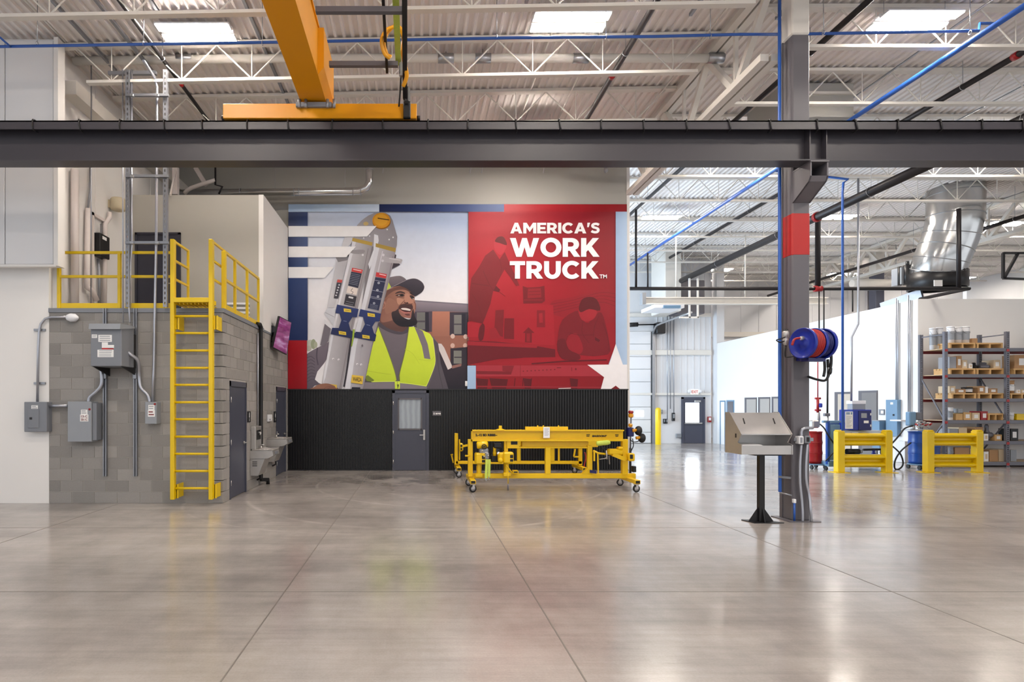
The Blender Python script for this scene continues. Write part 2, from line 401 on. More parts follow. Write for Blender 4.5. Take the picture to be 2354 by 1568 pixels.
def girder(X, y0, y1, zb, parts, wdt=0.13):
    zt = roof(X)-0.08; o = empty('girder_truss', (X, y0, zb)); o.parent = ceiling; o.location = (X, y0, zb)
    for s in (-1, 1):
        c = MB(); c.bar((X+s*wdt*0.65,y0,zt), (X+s*wdt*0.65,y1,zt), wdt, 0.11); c.build('top_chord', M['steel_white'], o)
        c = MB(); c.bar((X+s*wdt*0.65,y0,zb), (X+s*wdt*0.65,y1,zb), wdt, 0.11); c.build('bottom_chord', M['steel_white'], o)
    st = (y1-y0)/parts
    for i in range(parts):
        a = y0+i*st; m = a+st/2; c_ = a+st
        for p, q in (((X,a,zt), (X,m,zb)), ((X,m,zb), (X,c_,zt))):
            w = MB(); w.bar(p, q, 0.10, 0.10, up=(1,0,0)); w.build('web', M['steel_white'], o)
        w = MB(); w.bar((X,m,zb), (X,m,zt), 0.06, 0.06); w.build('web', M['steel_white'], o)
girder(X_GIRD, 9.1, 14.95, 7.18, 3)
girder(18.9, 12.0, 30.8, 7.2, 9)

# ---- walls
w = MB(); w.box(-15, X_L, D_CMU, D_CMU+0.25, 0, 4.4)
wall_left = w.build('wall_left', M['white_paint'], label='plain white wall at far left beside the block room', kind='structure')
w = MB(); w.box(-15, -6.24, 10.09, 10.22, 4.16, roof(-9)-0.02)
wu = w.build('wall_left_upper', M['panel_white'], label='white insulated panel bulkhead high at the left', kind='structure')
for a, b in ((-420, -205), (-203, 10), (12, 122)):
    p = MB(); q0, q1 = W(a, 600, 10.05), W(b, 600, 10.05); p.bev(q0.x, q1.x, 10.05, 10.1, 4.18, roof(-9)-0.06, 0.008); p.build('panel', M['panel_white'], wu)
p = MB(); q0, q1 = W(124, 600, 10.04), W(134, 600, 10.04); p.box(q0.x, q1.x, 10.03, 10.23, 4.15, roof(-7)-0.05); p.build('corner_trim', M['white_paint'], wu)
p = MB(); p.box(-15, -6.22, 10.02, 10.12, 4.13, 4.17); p.build('bottom_trim', M['white_paint'], wu)
w = MB(); w.box(-6.75, -6.42, D_CMU+0.1, D_BACK, 3.3, roof(-6.5)-0.02)
wl = w.build('wall_recess', M['white_paint'], label='white side wall above the block room', kind='structure')
for y in (11.6, 12.8, 14.0):
    p = MB(); p.box(-6.425, -6.41, y, y+0.03, 3.5, roof(-6.5)-0.05); p.build('panel_seam', M['white_paint'], wl)
p = MB(); p.box(-6.42, -6.15, 10.5, D_BACK, 7.35, 7.6); p.build('ledge_beam', M['steel_white'], wl)
w = MB(); w.box(-6.42, 5.6, D_BACK, D_BACK+0.28, 0, roof(0)-0.02)
wall_back = w.build('wall_back', M['grey_paint'], label='tall grey wall carrying the printed mural', kind='structure')
p = MB(); p.box(5.6, 5.68, D_BACK-0.01, D_BACK+0.3, 0, 8.2); p.build('end_trim', M['white_paint'], wall_back)

# upper room on the block room: one paint, side coloured whiter as if lit
w = MB(); w.box(-6.42, X_SIDE-0.10, 13.1, 13.25, 3.44, 6.47)
wall_room = w.build('wall_upper_room', M['box_shaded'], label='front wall of the upper room in a shaded taupe tone', kind='structure')
w = MB(); w.box(X_SIDE-0.10, X_SIDE+0.006, 13.095, D_BACK-0.005, 3.44, 6.475)
w.build('wall_upper_room_side', M['white_paint'], label='side wall of the upper room, coloured whiter as its lit side', kind='structure')  # same paint as the front; the light on it is put into the colour
p = MB(); p.box(-6.42, X_SIDE-0.1, 13.25, D_BACK-0.005, 6.40, 6.46); p.build('room_roof', M['box_shaded'], wall_room)
dr = empty('door_1', (-5.8, 13.1, 3.48), 'dark slate door of the upper room behind yellow railing', None, None, 'structure')
q0, q1 = W(311, 535, 13.07), W(415, 535, 13.07)
p = MB(); p.bev(q0.x+0.05, q1.x-0.05, 13.06, 13.1, 3.49, q0.z-0.05, 0.005); lf = p.build('door_leaf', M['door_dark'], dr)
p = MB()
p.box(q0.x, q0.x+0.05, 13.04, 13.1, 3.48, q0.z); p.box(q1.x-0.05, q1.x, 13.04, 13.1, 3.48, q0.z); p.box(q0.x, q1.x, 13.04, 13.1, q0.z-0.05, q0.z); p.build('door_frame', M['door_dark'], dr)
p = MB(); h = W(396, 651, 13.0); p.cyl(h, h+Vector((0,0.09,0)), 0.025, 10); p.cyl(h+Vector((-0.12,0.02,0)), h+Vector((0.01,0.02,0)), 0.012, 8); p.build('door_handle', M['stainless'], lf)
lv = empty('louver', W(546, 726, 13.08), 'white slatted louver low on the taupe upper room wall', 'louver')
for i in range(5):
    z = 3.62+i*0.10; a, b = W(522, 700, 13.05).x, W(573, 700, 13.05).x; p = MB(); p.bar((a,13.07,z), (b,13.07,z), 0.055, 0.045); p.build('slat', M['white_plastic'], lv)

# ---- black corrugated cladding with the personnel door, under the mural
ZC = W(0, 897, D_BACK).z
def clad(px0, px1, nm):
    a, b = W(px0, 900, D_BACK).x, W(px1, 900, D_BACK).x; n = max(4, int((b-a)/0.068)); st = (b-a)/n; pr = []
    for i in range(n): pr += [(a+i*st, 15.585), (a+i*st+st*0.42, 15.585), (a+i*st+st*0.55, 15.555), (a+i*st+st*0.9, 15.555)]
    pr.append((b, 15.585)); m = len(pr); mb = MB()
    mb.add([(x,y,0.02) for x,y in pr]+[(x,y,ZC) for x,y in pr], [(i,i+1,m+i+1,m+i) for i in range(m-1)])
    mb.build('corrugated_panel', M['black_clad'], wall_back)
for a, b in ((661, 745), (745, 824), (824, 901), (986, 1100), (1100, 1215), (1215, 1330), (1330, 1442)): clad(a, b, '')
p = MB(); p.box(X_SIDE, 5.62, 15.53, 15.62, ZC, ZC+0.03); p.build('top_trim', M['black_steel'], wall_back)
p = MB(); p.box(X_SIDE, 5.62, 15.54, 15.62, 0.0, 0.03); p.build('base_trim', M['black_steel'], wall_back)
dr = empty('door_2', W(945, 1081, 15.6), 'slate grey door with a glazed upper panel in the black corrugated wall', None, None, 'structure')
a, b, zt = W(902, 0, 15.56).x, W(986, 0, 15.56).x, ZC-0.01
p = MB(); p.box(a, a+0.07, 15.51, 15.6, 0, zt); p.box(b-0.07, b, 15.51, 15.6, 0, zt); p.box(a, b, 15.51, 15.6, zt-0.07, zt); p.build('door_frame', M['door'], dr)
g0, g1 = W(916, 917, 15.52), W(969, 987, 15.52)
p = MB(); p.box(a+0.07, g0.x, 15.53, 15.58, 0.01, zt-0.07); p.box(g1.x, b-0.07, 15.53, 15.58, 0.01, zt-0.07); p.box(g0.x, g1.x, 15.53, 15.58, g0.z, zt-0.07); p.box(g0.x, g1.x, 15.53, 15.58, 0.01, g1.z)
lf = p.build('door_leaf', M['door'], dr)
p = MB(); p.box(g0.x, g1.x, 15.55, 15.56, g1.z, g0.z); p.build('glass_pane', M['glass_door'], lf)
p = MB(); t = 0.02
p.box(g0.x-t, g0.x+t, 15.515, 15.54, g1.z-t, g0.z+t); p.box(g1.x-t, g1.x+t, 15.515, 15.54, g1.z-t, g0.z+t); p.box(g0.x, g1.x, 15.515, 15.54, g0.z-t, g0.z+t); p.box(g0.x, g1.x, 15.515, 15.54, g1.z-t, g1.z+t); p.build('glazing_bead', M['column'], lf)
p = MB(); h = W(975, 1000, 15.5); p.bev(h.x-0.03, h.x+0.03, 15.51, 15.53, h.z-0.14, h.z+0.14, 0.008); p.cyl((h.x,15.53,h.z), (h.x,15.46,h.z), 0.015, 8); p.bar((h.x+0.01,15.46,h.z), (h.x-0.12,15.46,h.z), 0.025); p.build('door_handle', M['stainless'], lf)
for y in (927, 994, 1062):
    p = MB(); q = W(904, y, 15.5); p.cyl((q.x,15.51,q.z-0.05), (q.x,15.51,q.z+0.05), 0.014, 8); p.build('hinge', M['stainless'], dr)
sg = empty('room_sign', W(1004, 951, 15.54), 'small black room sign on the black wall right of the glazed door', 'sign')
p = MB(); q0, q1 = W(994, 945, 15.54), W(1014, 956, 15.54); p.bev(q0.x, q1.x, 15.53, 15.555, q1.z, q0.z, 0.004); p.build('plate', M['column'], sg)
for f0, f1, g0_, g1_ in ((0.14, 0.24, 0.25, 0.68), (0.36, 0.58, 0.30, 0.60), (0.62, 0.74, 0.36, 0.60), (0.78, 0.95, 0.30, 0.62)):
    p = MB(); p.box(q0.x+(q1.x-q0.x)*f0, q0.x+(q1.x-q0.x)*f1, 15.526, 15.531, q1.z+(q0.z-q1.z)*g0_, q1.z+(q0.z-q1.z)*g1_); p.build('raised_mark', M['paper'], sg)

# ---- far exit wall, far right wall
w = MB(); w.box(2.0, 13.35, D_EXIT, D_EXIT+0.2, 0, roof(10)-0.02)
wall_exit = w.build('wall_exit', M['panel_white'], label='white ribbed metal wall with the exit door', kind='structure')
for px in (1510, 1522, 1538, 1548, 1565, 1578, 1594, 1608, 1620, 1633):
    p = MB(); x = W(px, 800, D_EXIT).x; p.box(x-0.015, x+0.015, D_EXIT-0.02, D_EXIT+0.01, 2.2, 8.2); p.build('rib', M['panel_white'], wall_exit)
for py, hh in ((725, 0.16), (811, 0.22), (906, 0.10)):
    p = MB(); z = W(0, py, D_EXIT).z; p.box(2.1, 13.3, D_EXIT-0.12, D_EXIT+0.02, z-hh/2, z+hh/2); p.build('girt', M['steel_white'], wall_exit)
p = MB(); a = W(1645, 0, D_EXIT-0.2).x; p.box(a, a+0.34, D_EXIT-0.3, D_EXIT+0.1, 0, 8.2); p.build('corner_column', M['panel_white'], wall_exit)
w = MB(); w.box(12.9, 29, D_FAR, D_FAR+0.2, 0, roof(10)-0.02)
wall_far = w.build('wall_far', M['panel_white'], label='distant white wall beyond the office roof', kind='structure')
for i in range(16):
    p = MB(); x = 13.4+i*0.95; p.box(x-0.02, x+0.02, D_FAR-0.03, D_FAR+0.01, 3, 8.2); p.build('rib', M['panel_white'], wall_far)
p = MB(); p.box(13, 27.6, D_FAR-0.15, D_FAR+0.02, 5.35, 5.6); p.build('girt', M['steel_white'], wall_far)
w = MB(); w.box(X_RIGHT, X_RIGHT+0.2, 12, D_FAR, 0, roof(20)-0.02)
w.build('wall_right', M['panel_white'], label='distant white side wall at the far right', kind='structure')

# ---- office block on the right: angled aisle wall and front wall behind the rack
OA, OB = Vector((15.02, 17.5, 0)), Vector((13.45, 26.3, 0)); ZA, ZB = 4.93, 4.50
od = (OB-OA).normalized(); onr = Vector((od.y, -od.x, 0));  onr = -onr if onr.x > 0 else onr    # normal into the aisle
w = MB(); t = onr*-0.2
w.add([OA, OB, OB+t, OA+t, OA+Vector((0,0,ZA)), OB+Vector((0,0,ZB)), OB+t+Vector((0,0,ZB)), OA+t+Vector((0,0,ZA))], [(0,1,5,4),(1,2,6,5),(2,3,7,6),(3,0,4,7),(4,5,6,7)])
wall_office = w.build('wall_office_aisle', M['office_white'], label='long white office wall along the bright aisle', kind='structure')
w = MB(); w.box(15.02, 28, 17.5, 17.7, 0, 4.93)
wall_of = w.build('wall_office_front', M['office_white'], label='white office wall behind the grey storage rack', kind='structure')
p = MB(); p.add([(15.02,17.5,4.90),(28,17.5,4.90),(28,26,4.5),(13.5,26.2,4.47)], [(0,1,2,3)]); p.build('office_roof', M['panel_white'], wall_of)
def OW(px, py, out=0.0):                            # pixel -> point on the aisle wall, 'out' metres proud of it
    r = Vector(((px-PX)/F, 1.0, (PY-py)/F)); c = Vector((0,0,CAMH)); p0 = OA+onr*out
    t = (p0-c).dot(onr)/r.dot(onr); return c+r*t
def OBOX(mb, px0, px1, py0, py1, o0, o1):           # box on the aisle wall between two pixel columns
    a, b = OW(px0, py0, o0), OW(px1, py0, o0); z0 = OW((px0+px1)/2, py1, o0).z; z1 = OW((px0+px1)/2, py0, o0).z
    a.z = b.z = 0; t = onr*(o1-o0); up0, up1 = Vector((0,0,max(z0,0.0))), Vector((0,0,z1))
    mb.add([a+up0, b+up0, b+t+up0, a+t+up0, a+up1, b+up1, b+t+up1, a+t+up1], [(0,1,2,3),(4,5,6,7),(0,1,5,4),(1,2,6,5),(2,3,7,6),(3,0,4,7)])
k = 0
for (a, b, y0, y1, inner, lab) in ((1713, 1740, 914, 1000, 'blind', 'third'), (1744, 1771, 913, 1000, 'blind', 'second'), (1775, 1800, 912, 1000, 'blind', 'first')):
    k += 1
    o = empty('window_%d' % k, OW((a+b)/2, y1), 'narrow office window in the bright aisle wall, %s back from the column' % lab, None, None, 'structure')
    p = MB(); OBOX(p, a, b, y0, y1, 0.0, 0.03); p.build('window_frame', M['column'], o)
    p = MB(); OBOX(p, a+4, b-1.5, y0+4, y1-3, 0.02, 0.04); p.build('window_pane', M[inner], o)
for k, (a, b, y0, inner, lab) in enumerate(((1920, 1958, 901, 'tan_door', 'open office doorway with a tan door behind the blue air pipe'), (1975, 2018, 898, 'interior', 'open grey office doorway above the blue control cabinet')), 3):
    o = empty('door_%d' % k, OW((a+b)/2, 1040), lab, None, None, 'structure')
    p = MB(); OBOX(p, a, b, y0, 1062, 0.0, 0.03); p.build('door_frame', M['column'], o)
    p = MB(); OBOX(p, a+7, b-2, y0+5, 1062, 0.02, 0.04); p.build('door_leaf', M[inner], o)  # the second panel is a flat stand-in for the dim room inside
for k, (a, b, y0, lab) in enumerate(((1656, 1668, 921, 'pale blue glazed door at the end of the aisle'), (1671, 1688, 920, 'slate blue doorway at the end of the aisle')), 5):
    o = empty('door_%d' % k, OW((a+b)/2, 1024), lab, None, None, 'structure')
    p = MB(); OBOX(p, a, b, y0, 1027, 0.0, 0.03); p.build('door_frame', M['pale_blue'], o)
    p = MB(); OBOX(p, a+2, b-2, y0+3, 1027, 0.02, 0.04); p.build('door_leaf', M['column' if k == 6 else 'office_white'], o)
w = MB(); OBOX(w, 1690, 2108, 1040, 1062, 0.0, 0.015)

# ---- sectional door, exit door and fittings on the far exit wall
D = D_EXIT-0.06
sd = empty('door_7', W(1470, 1023, D), 'white sectional overhead door behind the end of the mural wall', None, None, 'structure')
ys = (762, 791, 820, 849, 878, 907, 936, 965, 994, 1019)
for a, b in zip(ys, ys[1:]):
    p = MB(); q0, q1 = W(1425, a+0.4, D), W(1496, b-0.4, D); p.bev(q0.x, q1.x, D-0.03, D+0.03, max(q1.z,0.005), q0.z, 0.012); p.build('door_section', M['panel_white'], sd)
p = MB(); q = W(1500, 762, D); p.box(q.x-0.05, q.x+0.07, D-0.12, D+0.03, 0, q.z); p.tube([W(1503,765,D-0.1), W(1506,754,D-0.5), W(1517,745,D-1.0), W(1590,718,D-3.4)], 0.04, 6, 4); p.build('door_track', M['galv'], sd)
p = MB(); p.cyl(W(1443,747,D-0.2), W(1506,746,D-0.2), 0.03, 8); p.cyl(W(1444,747,D-0.2), W(1466,746,D-0.2), 0.10, 10); p.build('spring_shaft', M['black_steel'], sd)
p = MB(); q = W(1516, 755, D-0.2); p.bev(q.x-0.2, q.x+0.2, q.y-0.2, q.y+0.2, q.z-0.25, q.z+0.25, 0.03); p.build('door_operator', M['black_steel'], sd)
p = MB(); q0, q1 = W(1461, 944, D-0.04), W(1480, 958, D-0.04); p.box(q0.x, q1.x, D-0.04, D-0.025, q1.z, q0.z); p.build('vision_pane', M['pane_day'], sd)
ed = empty('door_8', W(1594, 1020, D), 'slate exit door with a bright glazed upper half', None, None, 'structure')
a, b, zt = W(1567, 0, D).x, W(1620, 0, D).x, W(0, 913, D).z
p = MB(); p.box(a, a+0.08, D-0.05, D+0.05, 0, zt); p.box(b-0.08, b, D-0.05, D+0.05, 0, zt); p.box(a, b, D-0.05, D+0.05, zt-0.08, zt); p.build('door_frame', M['door'], ed)
g0, g1 = W(1575, 926, D), W(1607, 971, D)
p = MB(); p.box(a+0.08, g0.x, D-0.03, D+0.03, 0.01, zt-0.08); p.box(g1.x, b-0.08, D-0.03, D+0.03, 0.01, zt-0.08); p.box(g0.x, g1.x, D-0.03, D+0.03, g0.z, zt-0.08); p.box(g0.x, g1.x, D-0.03, D+0.03, 0.01, g1.z); lf = p.build('door_leaf', M['door'], ed)
p = MB(); p.box(g0.x, g1.x, D-0.01, D, g1.z, g0.z); p.build('glass_pane', M['pane_day'], lf)
p = MB(); q = W(0, 973, D); p.bar((g0.x-0.05,D-0.08,q.z), (g1.x+0.1,D-0.08,q.z), 0.05, 0.06); p.build('push_bar', M['stainless'], lf)
p = MB(); q0 = W(1596, 923, D-0.05); p.bev(q0.x, q0.x+0.28, D-0.1, D-0.03, q0.z-0.03, q0.z+0.05, 0.01); p.build('door_closer', M['stainless'], lf)
ex = empty('exit_sign', W(1596, 906, D-0.05), 'lit exit sign with red letters above the far door', 'sign')
q0, q1 = W(1587, 895, D-0.06), W(1605, 907, D-0.06)
p = MB(); p.bev(q0.x, q1.x, D-0.12, D-0.04, q1.z, q0.z, 0.02); p.build('housing', M['exit_lit'], ex)
p = MB(); text_mb(p, 'EXIT', (q1.x-q0.x)*0.8, (q0.x+0.035, D-0.125, q1.z+0.05), (1,0,0), (0,0,1), (q0.z-q1.z)*0.58, bold=0.02); p.build('lettering', M['red_ink'], ex)
for s in (-1, 1):
    p = MB(); q = W(1596+s*12, 900, D-0.1); p.lathe([(0.0,0),(0.07,0.01),(0.09,0.06),(0.05,0.10),(0,0.10)], q, (0,-1,0.2), 10); p.build('lamp_head', M['white_plastic'], ex)
bo = MB(); q = W(1513, 1023, 25.6); bo.lathe([(0.0,1.62),(0.06,1.62),(0.11,1.57),(0.12,1.5),(0.12,0.0),(0.13,0)], (q.x, 25.6, 0), n=16)
bo.build('bollard', M['yellow'], None, 'yellow safety bollard beside the overhead door', 'bollard')
def wallbox(name, px0, px1, py0, py1, d, dep, m, label, cat, group=None, face=None):
    q0, q1 = W(px0, py0, d), W(px1, py1, d); o = empty(name, (q0.x, d, q1.z), label, cat, group)
    p = MB(); p.bev(q0.x, q1.x, d, d+dep, q1.z, q0.z, min(0.012, (q1.x-q0.x)*0.15)); p.build('housing', M[m], o)
    q0, q1 = W(px0+(px1-px0)*0.2, py0+(py1-py0)*0.15, d), W(px1-(px1-px0)*0.2, py1-(py1-py0)*0.35, d)
    p = MB(); p.box(q0.x, q1.x, d-0.006, d+0.01, q1.z, q0.z); p.build('cover_plate', M[face or 'elec_light'], o)
    return o
wallbox('wall_switch', 1518, 1524, 942, 951, D-0.05, 0.1, 'elec_grey', 'grey control box left of the exit door, above two black stations', 'control box')
wallbox('control_station', 1526, 1529.5, 963, 974, D-0.05, 0.1, 'black_steel', 'left of two slim black control stations by the exit door', 'control box')
wallbox('control_station', 1531.5, 1535, 963, 974, D-0.05, 0.1, 'black_steel', 'right of two slim black control stations by the exit door', 'control box')
wallbox('control_station', 1546, 1552, 949, 968, D-0.05, 0.1, 'black_steel', 'black stacked control station nearest the exit door', 'control box')
wallbox('wall_notice', 1555, 1567, 997, 1006, D-0.04, 0.09, 'elec_light', 'small grey notice box low beside the exit door', 'notice')
wallbox('alarm_box', 1628, 1636, 958, 971, D-0.05, 0.1, 'red', 'small red alarm box right of the exit door', 'alarm', face='paper')
for i, (px, y1) in enumerate(((1534, 963), (1541, 940), (1549, 949))):
    c = MB(); c.cyl(W(px, 718, D-0.05), W(px, y1, D-0.05), 0.022, 8)
    c.build('conduit', M['conduit'], None, ('leftmost', 'middle', 'rightmost')[i]+' of three vertical conduits on the exit wall', 'conduit', 'conduits on the exit wall')

# ---- the steel column with its corbel
XC0, XC1, YC0, YC1 = 5.655, 5.925, 8.80, 9.07
co = empty('steel_column', (5.79, 8.93, 0), 'grey steel column with a red band beside the stainless dispenser', 'column')
zr0, zr1 = W(0, 588, YC0).z, W(0, 488, YC0).z; zw = W(0, 78, YC0).z
p = MB(); p.bev(XC0, XC1, YC0, YC1, 0.0, zw, 0.02); p.box(XC0-0.012, XC0+0.01, YC1-0.05, YC1+0.02, 0.0, zw); p.build('shaft', M['column'], co)
p = MB(); p.bev(XC0, XC1, YC0, YC1, zw+0.001, roof(6)-0.02, 0.02); p.build('upper_shaft', M['steel_white'], co)
p = MB(); p.bev(XC0-0.004, XC1+0.004, YC0-0.004, YC1+0.004, zr0, zr1, 0.02); p.build('red_band', M['red_band'], co)
p = MB(); p.box(XC0-0.1, XC1+0.1, YC0-0.1, YC1+0.1, 0.0, 0.012); p.build('base_plate', M['column'], co)
p = MB(); pr = [(8.80,5.277),(8.40,5.277),(8.40,5.06),(8.44,4.99),(8.80,4.80)]
for x in (XC0+0.005, XC1-0.025): p.prism([(x,a,b) for a,b in pr], (0.02,0,0))
p.box(XC0, XC1, 8.385, 8.80, 5.255, 5.276); p.prism([(XC0,8.40,5.06),(XC0,8.44,4.99),(XC0,8.80,4.80),(XC0,8.80,4.82),(XC0,8.45,5.01)], (XC1-XC0,0,0)); p.build('corbel', M['column'], co)

# ---- crane runway beam
rb = empty('runway_beam', (0, 8.53, 5.277), 'long charcoal crane runway beam crossing the whole view', 'beam')
XA, XB = -13, 22
p = MB(); p.box(XA, XB, 8.40, 8.65, 5.277, 5.297); p.build('bottom_flange', M['beam'], rb)
p = MB(); p.box(XA, XB, 8.52, 8.535, 5.297, 5.79); p.build('web', M['beam'], rb)
p = MB(); p.box(XA, XB, 8.33, 8.345, 5.695, 5.819); p.box(XA, XB, 8.725, 8.74, 5.695, 5.819); p.box(XA, XB, 8.33, 8.74, 5.80, 5.819); p.build('cap_channel', M['beam'], rb)
p = MB(); p.box(XA, XB, 8.42, 8.63, 5.775, 5.798); p.build('top_flange', M['beam'], rb)
p = MB(); p.box(XA, XB, 8.505, 8.55, 5.819, 5.87); p.build('rail', M['column'], rb)
for x in (5.66, 5.90):
    p = MB(); p.box(x-0.008, x+0.008, 8.405, 8.52, 5.297, 5.775); p.build('stiffener', M['beam'], rb)
for px in (-20, 77, 182, 277, 377, 465, 570, 662, 765, 880, 985, 1077, 1186, 1285, 1383, 1480, 1577, 1674, 1770, 1878, 1965, 2065, 2160, 2257, 2352):
    x = W(px, 280, 8.33).x; p = MB(); jx = random.uniform(-0.015, 0.015)
    p.tube([(x,8.40,5.835),(x+jx*0.3,8.325,5.832),(x+jx,8.316,5.76),(x+jx*1.4+0.012,8.322,5.688),(x+0.02,8.40,5.68)], 0.011, 6, 3); p.build('cable_hook', M['black_steel'], rb)
# ================================================================== high-bay lights
def highbay(x, y, z, label, first=[None]):
    if first[0] is None:
        o = empty('high_bay_light', (x, y, z), label, 'ceiling light', 'twin-panel high-bay lights')
        p = MB(); p.bev(x-0.62, x+0.62, y-0.07, y+0.07, z+0.05, z+0.10, 0.015)
        for s in (-1, 1): p.bev(x-0.62, x+0.62, y+s*0.15-0.095, y+s*0.15+0.095, z+0.012, z+0.05, 0.01)
        p.build('housing', M['white_plastic'], o)
        for s in (-1, 1):
            p = MB(); p.box(x-0.60, x+0.60, y+s*0.15-0.085, y+s*0.15+0.085, z, z+0.02); p.build('diffuser', M['led'], o)
        for s in (-1, 1): p = MB(); p.cyl((x+s*0.5, y, z+0.09), (x+s*0.5, y, z+0.34), 0.004, 5); p.build('hanger_wire', M['galv'], o)
        first[0] = o
    else: o = dup(first[0], (x, y, z), label)
LZ = 8.0
for (px, py, lab) in ((452, 78, 'lit high-bay light above the left end of the yellow crane truck'),
                      (1310, 53, 'lit high-bay light at the top centre, right of the crane hoist'),
                      (2102, 50, 'lit high-bay light at the top right, right of the column'),
                      (1520, 502, 'lit high-bay light just right of the mural, nearest to it'),
                      (1922, 500, 'lit high-bay light beside the column at red band height'),
                      (2312, 515, 'lit high-bay light at the right edge beside the silver duct'),
                      (1650, 621, 'small distant high-bay light below the diagonal black pipe'),
                      (1937, 631, 'small distant high-bay light behind the blue air pipe'),
                      (2232, 640, 'small distant high-bay light right of the black duct collar')):
    d = (LZ-CAMH)*F/(PY-py); q = W(px, py, d); q.x = min(q.x, 26.8); highbay(q.x, d, LZ, lab)
for i, (x, y) in enumerate(((2.5, 13.2), (8.2, 14.6), (14.1, 14.6))): highbay(x, y, LZ, ('left', 'middle', 'right')[i]+' high-bay light of the row hidden above the runway beam')
for y in (4.9, 0.2):
    for x in (-3.7, 2.5, 8.2): highbay(x, y, LZ, ('left', 'middle', 'right')[int((x+4)/5.9)]+' high-bay light overhead in the '+('second' if y > 2 else 'first')+' row from the camera')

# ================================================================== pipes and struts under the roof
def pipe(name, pts, r, m, label, cat='pipe', group=None, n=10, smooth=0):
    p = MB(); p.tube(pts, r, n, smooth); return p.build(name, M[m], None, label, cat, group)
def run(ratio, zoff, y0, y1): return [(ratio*zoff, y0, CAMH+zoff), (ratio*zoff, y1, CAMH+zoff)]
# sprinkler mains running away from the camera (with couplings)
def sprinkler(ratio, zoff, y0, y1, r, coup, label):
    o = empty('sprinkler_pipe', (ratio*zoff, y0, CAMH+zoff), label, 'pipe', 'black sprinkler pipes under the roof')
    p = MB(); p.tube(run(ratio, zoff, y0, y1), r, 10); p.build('pipe_run', M['black_pipe'], o)
    for yc in coup:
        p = MB(); p.cyl((ratio*zoff,yc-0.05,CAMH+zoff), (ratio*zoff,yc+0.05,CAMH+zoff), r*1.22, 12); p.build('coupling', M['red'], o)
    y = y0+1.0
    while y < y1:
        p = MB(); p.cyl((ratio*zoff,y,CAMH+zoff), (ratio*zoff,y,roof(ratio*zoff)), 0.006, 5, caps=False); p.torus((ratio*zoff,y,CAMH+zoff), (0,1,0), r*1.1, 0.006, 12, 5); p.build('hanger', M['galv'], o); y += 3.6
sprinkler(-0.738, 6.05, 2, 14.0, 0.035, (11.0,), 'black sprinkler pipe running above the left platform')
sprinkler(0.592, 6.15, 2, 14.9, 0.05, (10.9,), 'black sprinkler pipe above the mural centre')
sprinkler(1.117, 6.15, 2, 26.0, 0.05, (), 'black sprinkler pipe passing behind the column top')
sprinkler(1.717, 6.1, 3, 24.2, 0.055, (10.2, 14.5), 'black sprinkler pipe at the upper right beside the blue main')
sprinkler(2.13, 5.15, 9.5, 24.25, 0.11, (16.0,), 'thick black main sloping diagonally below the beam on the right')
sprinkler(3.22, 5.6, 13, 30.0, 0.06, (), 'black sprinkler pipe far right passing behind the silver duct')
# drop and cross main behind the column
X1 = W(1880,0,16.3).x
pipe('pipe_drop', [(2.13*5.15,16.3,CAMH+5.12),(X1,16.3,CAMH+5.12),(X1,16.3,5.02)], 0.07, 'black_pipe', 'vertical black pipe drop right of the red banded column')
p = MB(); q = W(1880, 661, 16.3); p.cyl((q.x-0.1,16.3,5.0), (q.x+0.1,16.3,5.0), 0.085, 12); p.build('pipe_coupling', M['red'], None, 'orange pipe coupling at the foot of the black drop', 'coupling')
xa, xb = W(1443, 663, 16.3).x, W(2228, 663, 16.3).x
pipe('cross_main', [(xa,16.3,5.0),(xb,16.3,5.0),(xb,17.9,5.0)], 0.05, 'black_pipe', 'long horizontal black pipe crossing from the mural to the duct')
pipe('pipe_drop', [W(1462,482,16.3),W(1462,662,16.3)], 0.032, 'black_pipe', 'vertical black pipe close to the right edge of the mural')
pipe('pipe_drop', [W(1489,582,16.3),W(1489,662,16.3)], 0.022, 'black_pipe', 'thin black pipe drop, second from the mural')
pipe('pipe_drop', [W(2204,480,16.3),W(2204,662,16.3)], 0.055, 'black_pipe', 'vertical black pipe in front of the silver duct')
for i, px in enumerate((1883, 1894, 1960)):
    pipe('hose_drop', [W(px,664,16.3),W(px,(830, 800, 717)[i],16.3)], 0.018, 'black_pipe', ('thin dark drop line nearest the column', 'thicker dark drop line above the hose reel', 'short dark drop line over the office wall')[i])
# trapeze brackets at the right
p = MB()
for a, b in (((2306,582),(2360,582)), ((2306,582),(2306,640)), ((2306,640),(2360,642)), ((2340,582),(2308,640))): p.bar(W(*a,20), W(*b,20), 0.07)
p.build('pipe_bracket', M['black_steel'], None, 'black triangular pipe bracket at the right edge', 'bracket')
# blue compressed air pipes
pipe('air_pipe', [W(-60,108,9.2),W(640,97,9.2),W(1180,87,9.2),W(1500,84,9.2),W(1700,79,9.2),W(1790,79,9.2)], 0.022, 'pipe_blue', 'blue air pipe crossing behind the yellow crane girder')
pipe('air_pipe', [W(1853,78,9.3),W(2250,71,9.3),W(2252,54,9.3),W(2300,54,9.3)], 0.022, 'pipe_blue', 'thin blue air pipe right of the column top')
xb_ = 1.522*5.7
pipe('air_main', [(xb_,2,CAMH+5.7),(xb_,24,CAMH+5.7)], 0.045, 'pipe_blue', 'thick blue air main running away at the upper right')
pipe('air_drop', [W(1792,-20,8.95),W(1792,300,8.95),W(1793,1130,8.95),(W(1793,1130,8.95).x,8.95,0.42)], 0.024, 'pipe_blue', 'blue air pipe running down the left side of the column')
pipe('air_drop', [(xb_,14.2,CAMH+5.7),W(1950,412,14.2),W(1939,420,14.2),W(1937,440,14.2),W(1937,990,14.2)], 0.028, 'pipe_blue', 'blue air pipe drop left of the blue control cabinet')
